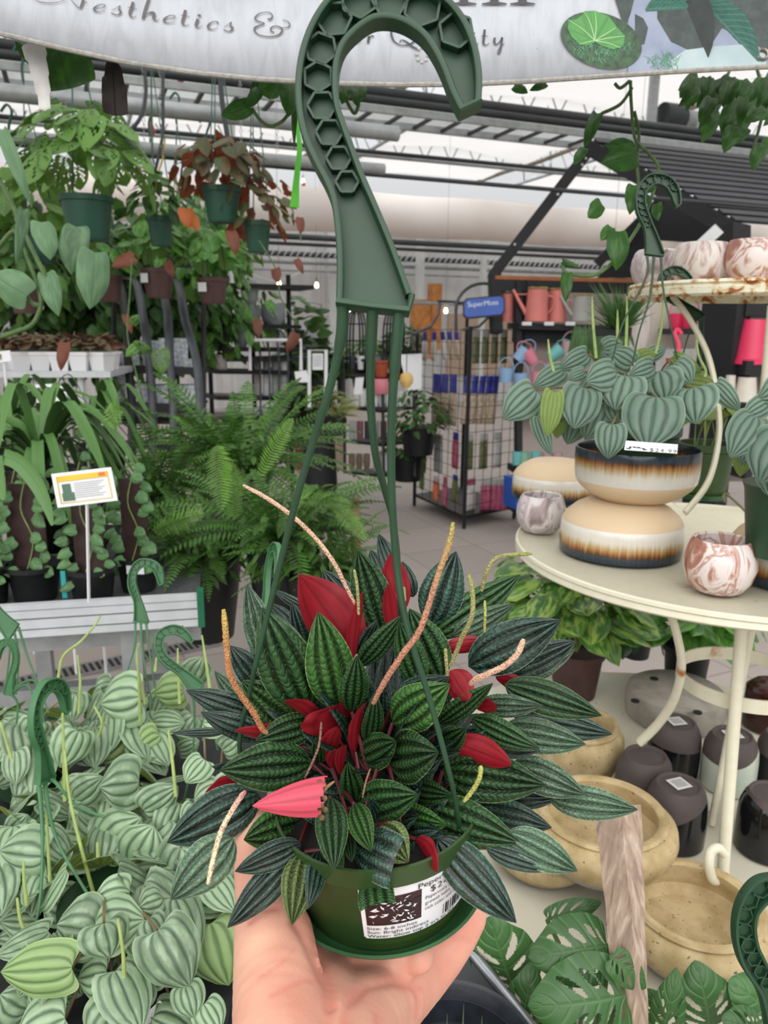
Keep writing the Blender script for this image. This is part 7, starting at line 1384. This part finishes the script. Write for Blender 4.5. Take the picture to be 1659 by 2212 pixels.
# bags
M_BL = pm('bag_blue', '#3a3f9a', .35, var=.15, scale=20, col2='#262a78'); M_TN = pm('bag_tan', '#b9a894', .5, var=.2, scale=60, bump=.3, col2='#94806a'); M_OL = pm('bag_moss', '#6a7048', .5, var=.25, scale=60, bump=.4, col2='#474c30'); M_WT = pm('bag_white_fibre', '#c4bfba', .5, var=.12, scale=60, bump=.3); M_PKB = pm('bag_pink', '#b05a72', .4, var=.2, scale=50, col2='#8a3a58'); M_GRB = pm('bag_green', '#7f9a5a', .4, var=.3, scale=30, col2='#4a6a3a'); M_CLR = pm('bag_clear', '#a9aba8', .25, var=.1, scale=40); M_LIM = pm('bag_lime', '#8fc43a', .4); M_ORG = pm('bag_orange', '#d8734a', .4)
def bag(px, py, d, w_, h_, body, head, label, hh=.28, yaw=0.0, lean=0.0, grp='bags on the moss rack', lab=None):
    """top-left pixel py is the header top"""
    s = d/F; c = W(px, py, d); ww = w_*s; H = h_*s; t = thing('moss_bag', label, 'bag', c-Z3*H, grp)
    xa = Vector((math.cos(yaw), math.sin(yaw), 0)); za = (Z3+xa*lean).normalized(); ya = xa.cross(za)
    def pil(z0, z1, th, wf0, wf1, m_, nm_, par=t, off=0):
        mb = MB(); n1, n2 = 8, 8; vs = []
        for sgn_ in (-1, 1):
            for i in range(n1+1):
                for j in range(n2+1):
                    u = -1+2*i/n1; v = j/n2; wf = wf0+(wf1-wf0)*v; bul = th*(1-u**4)*(1-(2*v-1)**6)+.001
                    vs.append(c+xa*(u*ww/2*wf)+za*(-z0-(z1-z0)*v)+ya*(sgn_*bul+off))
        k = (n1+1)*(n2+1); fs = [(i*(n2+1)+j, i*(n2+1)+j+1, (i+1)*(n2+1)+j+1, (i+1)*(n2+1)+j) for i in range(n1) for j in range(n2)]
        mb.add(vs, fs+[tuple(k+q for q in reversed(f)) for f in fs]); return obj(nm_, mb, m_, par)
    pil(H*hh, H, .018, .92, 1.0, body, 'body'); pil(0, H*hh*1.02, .005, .86, .93, head, 'header')
    if lab: pil(H*.35, H*.75, .001, .4, .4, lab, 'bag_label', off=-.02)
    return t
d1 = (depth(lf)+depth(fr))/2; d2 = (depth(fr)+depth(rt))/2; rg = random.Random(17)
yl = math.atan2((fr-lf).y, (fr-lf).x); yr = math.atan2((rt-fr).y, (rt-fr).x); PS = ['farthest left', 'second', 'third', 'fourth', 'fifth', 'sixth', 'seventh']
for i, x in enumerate((918, 938, 955, 970, 985)): bag(x, 716, depth(lf)+(depth(fr)-depth(lf))*(x-895)/107-.04, 22, 62, M_WT if i < 3 else M_TN, M_BL, 'blue topped pale bag, top row left side, %s from the left' % PS[i], .3, yl, -.15*(i > 1)*2)
for i, x in enumerate((1030, 1050, 1070, 1090)): bag(x, 712, d2-.06, 22, 72, M_OL, M_CLR, 'clear bag of green moss, top row right side, %s from the left' % PS[i], .22, yr, lab=M_WHITE if i % 2 else None)
for i, x in enumerate((945, 962, 980)): bag(x, 808, depth(lf)+(depth(fr)-depth(lf))*(x-895)/107-.05, 42 if i == 0 else 34, 112, M_TN, M_BL, 'large beige bag, second row left side, %s from the left' % PS[i], .36, yl)
for i, x in enumerate((1012, 1028, 1044, 1060, 1072)): bag(x, 812, d2-.05, 18, 104, M_TN, M_BL, 'narrow beige bag, second row right side, %s from the left' % PS[i], .36, yr-.3, .08)
for i, (x, y, w_, h_, bm_, hm_, lb) in enumerate(((916, 930, 24, 92, M_GRB, M_LIM, 'green bag with a lime edge, third row, far left'), (948, 938, 40, 84, M_CLR, M_WT, 'clear bag with a pale oval label, third row'), (985, 934, 26, 80, M_PKB, M_BL, 'pink bag with a blue top, third row beside the front post'), (1015, 938, 24, 78, M_OL, M_CLR, 'clear bag of dark moss, third row, right of the front post'), (1046, 936, 26, 78, M_OL, M_CLR, 'clear bag of olive moss, third row, middle right'), (1076, 934, 28, 78, M_WT, M_CLR, 'clear bag with white contents, third row, far right'),
    (912, 1008, 18, 50, M_GRB, M_LIM, 'lime edged bag, bottom row, far left'), (943, 1030, 26, 52, M_ORG, M_WT, 'small bag with white top and orange base, bottom row'), (962, 1030, 18, 66, M_PKB, M_PKB, 'small dark pink bag, bottom row, left side'), (984, 1026, 24, 60, M_OL, M_BL, 'green bag with blue top, bottom row beside the front post'), (1017, 1034, 32, 72, M_WT, M_PKB, 'white fronted pink bag, bottom row, right of the front post'))):
    dd_ = depth(lf)+(depth(fr)-depth(lf))*(x-895)/107-.06 if x < 1000 else d2-.06; bag(x, y, dd_, w_, h_, bm_, hm_, lb, .2, yl if x < 1000 else yr, lab=M_WHITE if i in (1, 3, 4) else None)
for i, x in enumerate((1046, 1058, 1070, 1082, 1093)): bag(x, 1034, d2-.05, 16, 70, M_PKB, M_CLR, 'narrow pink bag, bottom row right side, %s from the left' % PS[i], .2, yr-.4, lab=M_WHITE if i in (1, 3) else None)

# black garden shed frame and its shelves -------------------------
shd = thing('garden_shed', 'black wooden shed frame with slatted roof at the right, used as a product shelf', 'shed', fz(1112, 1110))
def beam(nm, pts, w_, h_, m_=None):
    mb = MB(); [mb.bar(W(*a), W(*b_), w_, h_, up=Z3 if abs((W(*b_)-W(*a)).normalized().z) < .9 else V) for a, b_ in zip(pts, pts[1:])]; return obj(nm, mb, m_ or M_BW, shd, smooth=False)
SD = 6.2
beam('rafter', [(1278, 318, SD-.4), (1064, 596, SD)], .10, .07); beam('rafter', [(1272, 318, SD-.4), (1592, 502, SD-1.0)], .14, .10)
beam('rafter', [(1440, 420, SD+.4), (1290, 570, SD+.6)], .09, .08); beam('post', [(1068, 590, SD), (1072, 720, SD)], .08, .08); beam('post', [(1118, 610, SD), (1120, 1110, SD)], .05, .05)
beam('post', [(1585, 490, SD-1.0), (1580, 1000, SD-1.0)], .16, .14); beam('beam', [(1066, 614, SD), (1390, 622, SD+.2)], .08, .10); beam('beam', [(1068, 599, SD-.03), (1392, 608, SD+.17)], .05, .03, pm('orange_wood_board', '#a8663a', .6, var=.12, scale=8))
beam('post', [(1410, 620, SD-.4), (1400, 800, SD-.4)], .07, .07)
A0 = W(1278, 316, SD-.45); B0 = W(1598, 500, SD-1.05); sl = (B0-A0); back = U*2.6
for k in range(13):
    q = A0+sl*(k/13.0); mb = MB(); mb.box(q+back*.5+sl*(.028)+Z3*.05, (back.length, sl.length/13*.58, .02), (back.normalized(), (sl-back.normalized()*sl.dot(back.normalized())).normalized(), back.normalized().cross((sl-back.normalized()*sl.dot(back.normalized())).normalized()))); obj('roof_slat', mb, pm('dark_grey_slat', '#34353a', .5, var=.1, scale=6), shd, smooth=False)
mb = MB(); mb.poly([W(1290, 600, SD+.7), W(1440, 425, SD+.6), W(1590, 500, SD+.6), W(1600, 600, SD+.7)], FWD, .05); obj('gable_panel', mb, M_BW, shd, smooth=False)
mb = MB(); mb.poly([W(1490, 535, SD-1.2), W(1538, 490, SD-1.2), W(1556, 508, SD-1.2), W(1520, 540, SD-1.2)], -FWD, .05); obj('end_grain', mb, M_WSTEEL, shd, smooth=False)
for k, (x, y) in enumerate(((1266, 342), (1258, 356), (1212, 410), (1205, 420), (1112, 528), (1470, 440), (1456, 430))): mb = MB(); mb.ball(W(x, y, SD-.55 if x > 1300 else SD-.45+.3*(1270-x)/200), .010, 4); obj('bolt', mb, M_WSTEEL, shd)
M_BACK = pm('shed_back_panel', '#c6b6ae', .7, var=.05, scale=3)
mb = MB(); mb.poly([W(1120, 628, SD+.30), W(1400, 634, SD+.45), W(1400, 1060, SD+.45), W(1120, 1060, SD+.30)], FWD, .03); obj('back_panel', mb, M_BACK, shd, smooth=False)
for (y, th) in ((704, .05), (722, .12), (888, .05), (1014, .05), (1100, .05)):
    mb = MB(); a = W(1108, y, SD+.1); b_ = W(1400, y+8, SD+.25); mb.bar(a, b_, .34 if th < .1 else .05, th); obj('shelf', mb, M_BW, shd, smooth=False)
M_CAN = pm('coral_enamel', '#d98078', .4, var=.05, scale=6, coat=.2); M_CANG = pm('grey_enamel', '#a3a69f', .4, var=.05, scale=6)
def can(px, py, d, w_, h_, m_, label, spout=-1, grp='watering cans on the shed shelf'):
    s = d/F; c = W(px, py, d); R = w_/2*s; H = h_*s; t = thing('watering_can', label, 'watering can', c, grp)
    mb = MB(); mb.lathe([(0, 0), (R, 0), (R*1.02, .01), (R*.84, H*.96), (R*.86, H), (R*.8, H), (R*.8, H*.9), (0, H*.88)], c, 32); obj('body', mb, m_, t)
    x = RGT*spout; mb = MB(); mb.tube([c+x*R*.85+Z3*H*.22, c+x*(R*1.5)+Z3*H*.6, c+x*(R*2.1)+Z3*H*1.0], [R*.22, R*.16, R*.12], 10); mb.tube([c+x*R*.84+Z3*H*.85, c+x*(R*1.9)+Z3*H*.85], R*.05, 6); obj('spout', mb, m_, t)
    mb = MB(); mb.tube(smooth_path([c-x*R*.85+Z3*H*.8, c-x*R*1.35+Z3*H*.75, c-x*R*1.4+Z3*H*.45, c-x*R*.95+Z3*H*.25], 5), R*.08, 6); obj('handle', mb, m_, t)
    mb = MB()
    for k in range(5): mb.ball(c+Vector((math.cos(k*1.3)*R*.6, math.sin(k*1.3)*R*.3, H*1.04)), R*.26, 4, (1.3, .6, .5))
    obj('straw_bow', mb, pm('straw', '#a58a4c', .8, var=.2, scale=60), t)
can(1094, 695, SD+.12, 36, 58, M_CAN, 'coral watering can behind the blue sign, farthest left'); can(1122, 696, SD+.15, 34, 66, M_CAN, 'coral watering can second from the left on the shed shelf', 1); can(1158, 694, SD-.02, 50, 66, M_CAN, 'largest coral watering can with its spout to the left'); can(1200, 696, SD+.05, 40, 66, M_CAN, 'coral watering can right of the largest one'); can(1256, 694, SD-.02, 46, 52, M_CANG, 'grey watering can at the right end of the shed shelf')
for i, x in enumerate((1138, 1186, 1232)): p = W(x, 699, SD-.10); mb = MB(); mb.box(p, (.075, .004, .028)); obj('price_tag', mb, M_STK, smooth=False, label='small white price tag on the shed shelf edge, %s' % ('left one', 'middle one', 'right one')[i], cat='price tag', group='price tags on the shed shelf')
def bucket(px, py, d, w_, h_, m_, label, tilt=0.0, arch=True, grp='hanging pastel buckets'):
    s = d/F; c = W(px, py, d); R = w_/2*s; H = h_*s; t = thing('metal_bucket', label, 'bucket', c, grp); M = Matrix.Rotation(tilt, 3, FWD); ax_ = (M @ RGT, M @ (Vector((0, 1, 0))), M @ Z3)
    mb = MB(); mb.lathe([(0, 0), (R*.8, 0), (R*.82, H*.03), (R, H), (R*.94, H), (R*.76, H*.1), (0, H*.08)], c, 26, ax_); obj('body', mb, m_, t)
    if arch: mb = MB(); mb.tube([c+ax_[2]*(H+math.sin(math.pi*i/10)*R*1.4)+ax_[0]*(math.cos(math.pi*i/10)*R) for i in range(11)], R*.07, 6); obj('handle', mb, m_, t)
    return t
M_PB = pm('pastel_blue', '#8fb2d6', .4, var=.04); M_PP = pm('pastel_pink', '#e0889c', .4, var=.04); M_PT = pm('pastel_teal', '#6fb8b4', .4, var=.04); M_PM = pm('pastel_mauve', '#b89aa0', .4, var=.04); M_PG = pm('pastel_mint', '#86b898', .4, var=.04)
for (x, y, m_, tl, lb) in ((1117, 778, M_PB, .7, 'pastel blue bucket, upper row left'), (1152, 782, M_PP, -.7, 'pastel pink bucket tilted, upper row'), (1188, 772, M_PT, .9, 'teal bucket tilted showing its opening, upper row'), (1220, 768, M_PM, .3, 'mauve bucket, upper row right'), (1124, 836, M_PB, 0, 'upright pastel blue bucket, lower row'), (1160, 834, M_PP, .1, 'pastel pink bucket, lower row'), (1195, 836, M_PB, -.2, 'pastel blue bucket half hidden by leaves, lower row'), (1092, 826, M_PB, 0, 'pastel blue bucket behind the rack post, lower row')): bucket(x, y, SD, 32, 30, m_, lb, tl)
for (x, y, m_, lb) in ((1116, 1004, M_PT, 'teal cup, far left of the low shelf'), (1131, 1006, M_PG, 'mint green cup on the low shelf'), (1156, 1005, M_PT, 'pale teal cup on the low shelf'), (1180, 1007, M_PM, 'pinkish cup on the low shelf'), (1203, 1007, M_PM, 'pinkish cup at the right of the low shelf')): bucket(x, y, SD, 22, 30, m_, lb, 0, False, 'cups on the low shed shelf')
mb = MB(); mb.box(W(1120, 1062, SD-.1), (.16, .2, .24), (U, V, Z3)); obj('blue_box', mb, pm('bright_blue_box', '#1f55b0', .4), smooth=False, label='bright blue box under the low shed shelf', cat='box')
mb = MB(); mb.tube(smooth_path([W(1118, 1078, 4.0), W(1110, 1040, 4.0), W(1118, 1018, 4.0), W(1138, 1012, 4.0), W(1152, 1026, 4.0), W(1154, 1044, 4.0)], 5), .017, 8, flat=.6); obj('hook', mb, pm('brown_plastic_hook', '#4b3434', .5), label='brown plastic hanger hook behind the left marbled bowl', cat='plant hanger')
# wispy grass plant and driftwood behind the silvery peperomia
t = thing('grass_plant', 'wispy dark green grass plant on a black tray behind the silvery peperomia', 'houseplant', W(1330, 720, 4.0)); mb = MB(); rgq = random.Random(8)
for i in range(160):
    a = rgq.uniform(0, 6.28); p = W(1335+rgq.uniform(-12, 12), 715, 4.0); e = p+Vector((math.cos(a)*rgq.uniform(.05, .2), math.sin(a)*.15, rgq.uniform(.05, .26))); mb.r = rgq.random(); leaf_pts(mb, p, e, .008, -FWD, 'lance', 2, 4, bend=.2)
for i in range(120):
    p = W(1300+rgq.uniform(-60, 60), 700+rgq.uniform(0, 20), 4.0); mb.r = rgq.random(); leaf_pts(mb, p, p+Vector((rgq.uniform(-.05, .05), 0, -rgq.uniform(.08, .2))), .02, -FWD, 'lance', 2, 4)
obj('foliage', mb, L_DG, t); mb = MB(); pw = W(1315, 715, 4.05); mb.box(pw, (.20, .14, .04)); mb.tube([pw, (pw.x, pw.y, 0)], .012, 8); obj('tray', mb, M_BM, t)
m, n, b, out = _new('weathered_wood'); c_ = n.nodes.new('ShaderNodeTexCoord'); mp = n.nodes.new('ShaderNodeMapping'); mp.inputs['Scale'].default_value = (1, 1, .1); n.links.new(c_.outputs['Object'], mp.inputs[0]); f = _noise(n, 26, 5, vec=mp.outputs[0], dist=.6); n.links.new(_ramp(n, f, [(.35, srgb('#7d736d')), (.6, srgb('#b5aca6'))]), b.inputs['Base Color']); b.inputs['Roughness'].default_value = .9; _bump(n, b, f, .5)
mb = MB(); pw = W(1378, 700, 4.6); mb.tube([(pw.x-.03, pw.y, 0), (pw.x-.01, pw.y, 1.2), pw, W(1384, 625, 4.6)], [.09, .085, .08, .075], 12); obj('driftwood_post', mb, m, label='pale weathered wooden post behind the silvery peperomia', cat='post')
mb = MB(); mb.box(W(1450, 640, 5.6), (.5, .04, .75), (U, V, Z3)); obj('shelf_back', mb, pm('cream_back_board', '#cdc4b6', .7, var=.04), smooth=False, label='cream back board behind the red buckets', cat='panel')
# right shelf with red buckets and big pots
sr = thing('display_shelf', 'black shelf unit with red and cream pots at the right edge', 'shelf', fz(1620, 1010)); SR = 5.0
for (y) in (668, 792, 880, 1010):
    mb = MB(); mb.bar(W(1575, y, SR), W(1900, y+4, SR+.2), .35, .09); obj('shelf', mb, M_BW, sr, smooth=False)
mb = MB(); mb.poly([W(1570, 600, SR+.25), W(1900, 600, SR+.35), W(1900, 1040, SR+.35), W(1570, 1040, SR+.25)], FWD, .03); obj('back_panel', mb, M_BACK, sr, smooth=False)
for x in (1562, 1900): p = W(x, 700, SR); mb = MB(); mb.box((p.x, p.y, .95), (.10, .3, 1.9), (U, V, Z3)); obj('post', mb, M_BW, sr, smooth=False)
mb = MB(); mb.bar(W(1430, 716, SR+.5), W(1570, 716, SR+.3), .3, .04); obj('shelf', mb, M_BW, sr, smooth=False)
M_RD = pm('crimson_enamel', '#e0355e', .35, var=.04); M_CRM = pm('cream_enamel', '#d8d0c2', .45, var=.05)
bucket(1460, 712, SR+.4, 34, 34, M_RD, 'crimson bucket behind the curved bracket, left', 0, True, 'crimson buckets'); bucket(1488, 712, SR+.35, 36, 38, M_RD, 'crimson bucket behind the curved bracket, right', 0, True, 'crimson buckets')
mb = MB(); p = W(1462, 778, 4.2); mb.tube(smooth_path([p+Z3*.02, W(1466, 745, 4.2), W(1458, 722, 4.2), W(1464, 712, 4.2), W(1472, 722, 4.2)], 5), .012, 8); mb.lathe([(0, 0), (.05, 0), (.06, .03), (0, .035)], p-Z3*.02, 20); obj('red_hook', mb, M_RD, label='bright red hooked handle just above the silvery leaves', cat='tool')
for (x, y, w_, h_, m_, lb) in ((1620, 786, 74, 92, M_RD, 'large crimson tapered pot upside down at the right edge'), (1655, 664, 50, 30, M_RD, 'crimson pot on the top shelf, cut off by the right edge'), (1607, 876, 50, 60, M_CRM, 'cream pot upside down on the right shelf'), (1572, 874, 26, 62, M_CRM, 'narrow cream pot left of the larger cream pot'), (1590, 664, 40, 22, M_CRM, 'cream pot on the top right shelf'), (1590, 1002, 44, 50, M_CRM, 'cream pot low on the right shelf')):
    s = SR/F; c = W(x, y, SR-.05); R = w_/2*s; H = h_*s; mb = MB(); mb.lathe([(0, 0), (R*1.08, 0), (R*1.08, H*.12), (R, H*.13), (R*.72, H), (R*.66, H), (0, H)], c, 30); obj('tapered_pot', mb, m_, label=lb, cat='plant pot', group='tapered pots on the right shelf', org=c)
bucket(1520, 850, SR+.1, 36, 34, pm('lavender_enamel', '#a79fd0', .4), 'lavender bucket behind the curved bracket')
# black nozzle-like fan unit and clutter on the roof at right
fu = thing('motor_unit', 'dark motor with silver gearbox fixed under the roof at the upper right', 'motor', W(1450, 250, 8)); mb = MB(); a = W(1430, 250, 8); mb.tube([a, a+U*.25], .13, 16); obj('motor', mb, M_DTUBE, fu); mb = MB(); mb.tube([a+U*.25, a+U*.42], .09, 12); mb.box(W(1408, 245, 8), (.08, .1, .8)); obj('gearbox', mb, M_TUBE, fu)
for (x, y, d_, sl_) in ((1183, 248, 8, 'right of the hook tip'), (1139, 252, 8, 'just right of the hook tip, paler'), (1573, 266, 7, 'in the upper right corner'), (328, 283, 6, 'beside the dark cable at upper left'), (300, 374, 7, 'behind the big holed plant'), (656, 400, 12, 'beside the green ribbon'), (390, 165, 5, 'right under the banner at left')):
    c = W(x, y, d_); mb = MB(); mb.lathe([(0, -.03), (.02, -.03), (.03, 0), (.02, .03), (.01, .05), (0, .1)], c, 12); obj('sprinkler', mb, pm('red_plastic', '#c0453a', .4), label='small red sprinkler nozzle '+sl_, cat='sprinkler', group='red roof sprinklers')
# cables and hangers in the upper left
for (pts, r_, m_, lb) in (([(310, 135, 3.2), (315, 200, 3.2), (300, 260, 3.2), (250, 310, 3.2)], .008, M_DTUBE, 'dark bent conduit crossing the pipes at upper left'), ([(352, 140, 3.3), (352, 210, 3.3), (350, 300, 3.3), (325, 410, 3.3)], .007, M_DTUBE, 'dark cable hanging down between the two baskets'), ([(356, 300, 3.3), (352, 340, 3.3), (340, 380, 3.3), (332, 430, 3.3)], .004, pm('yellow_cord', '#c9a32c', .5), 'thin yellow cord beside the dark cable'), ([(475, 150, 3.3), (480, 220, 3.3), (492, 300, 3.3), (495, 335, 3.3)], .012, M_DTUBE, 'dark strap hanging from the pipe above the bronze basket'), ([(190, 240, 3.3), (190, 290, 3.3), (230, 330, 3.3), (240, 400, 3.3)], .014, M_DTUBE, 'bundle of dark hoses behind the big holed plant')):
    mb = MB(); mb.tube(pxpath(pts), r_, 6); obj('cable', mb, m_, label=lb, cat='cable')
for i, (x, y0, y1) in enumerate(((518, 160, 345), (308, 120, 330), (345, 130, 330), (595, 150, 330), (142, 190, 340))):
    mb = MB(); p0 = W(x, y0, 3.3); p1 = W(x+4, y1, 3.3); k = 26
    for j in range(k):
        q = p0.lerp(p1, j/k); q2 = p0.lerp(p1, (j+.75)/k); o_ = (RGT if j % 2 else FWD)*.005; mb.tube([q-o_, q2-o_], .0016, 4); mb.tube([q+o_, q2+o_], .0016, 4)
    obj('chain', mb, M_TUBE, label='thin metal chain hanging from the roof pipe, %s' % ('right of the bronze basket', 'left of the dark cable', 'beside the dark cable', 'just left of the green ribbon', 'above the big holed plant')[i], cat='chain')
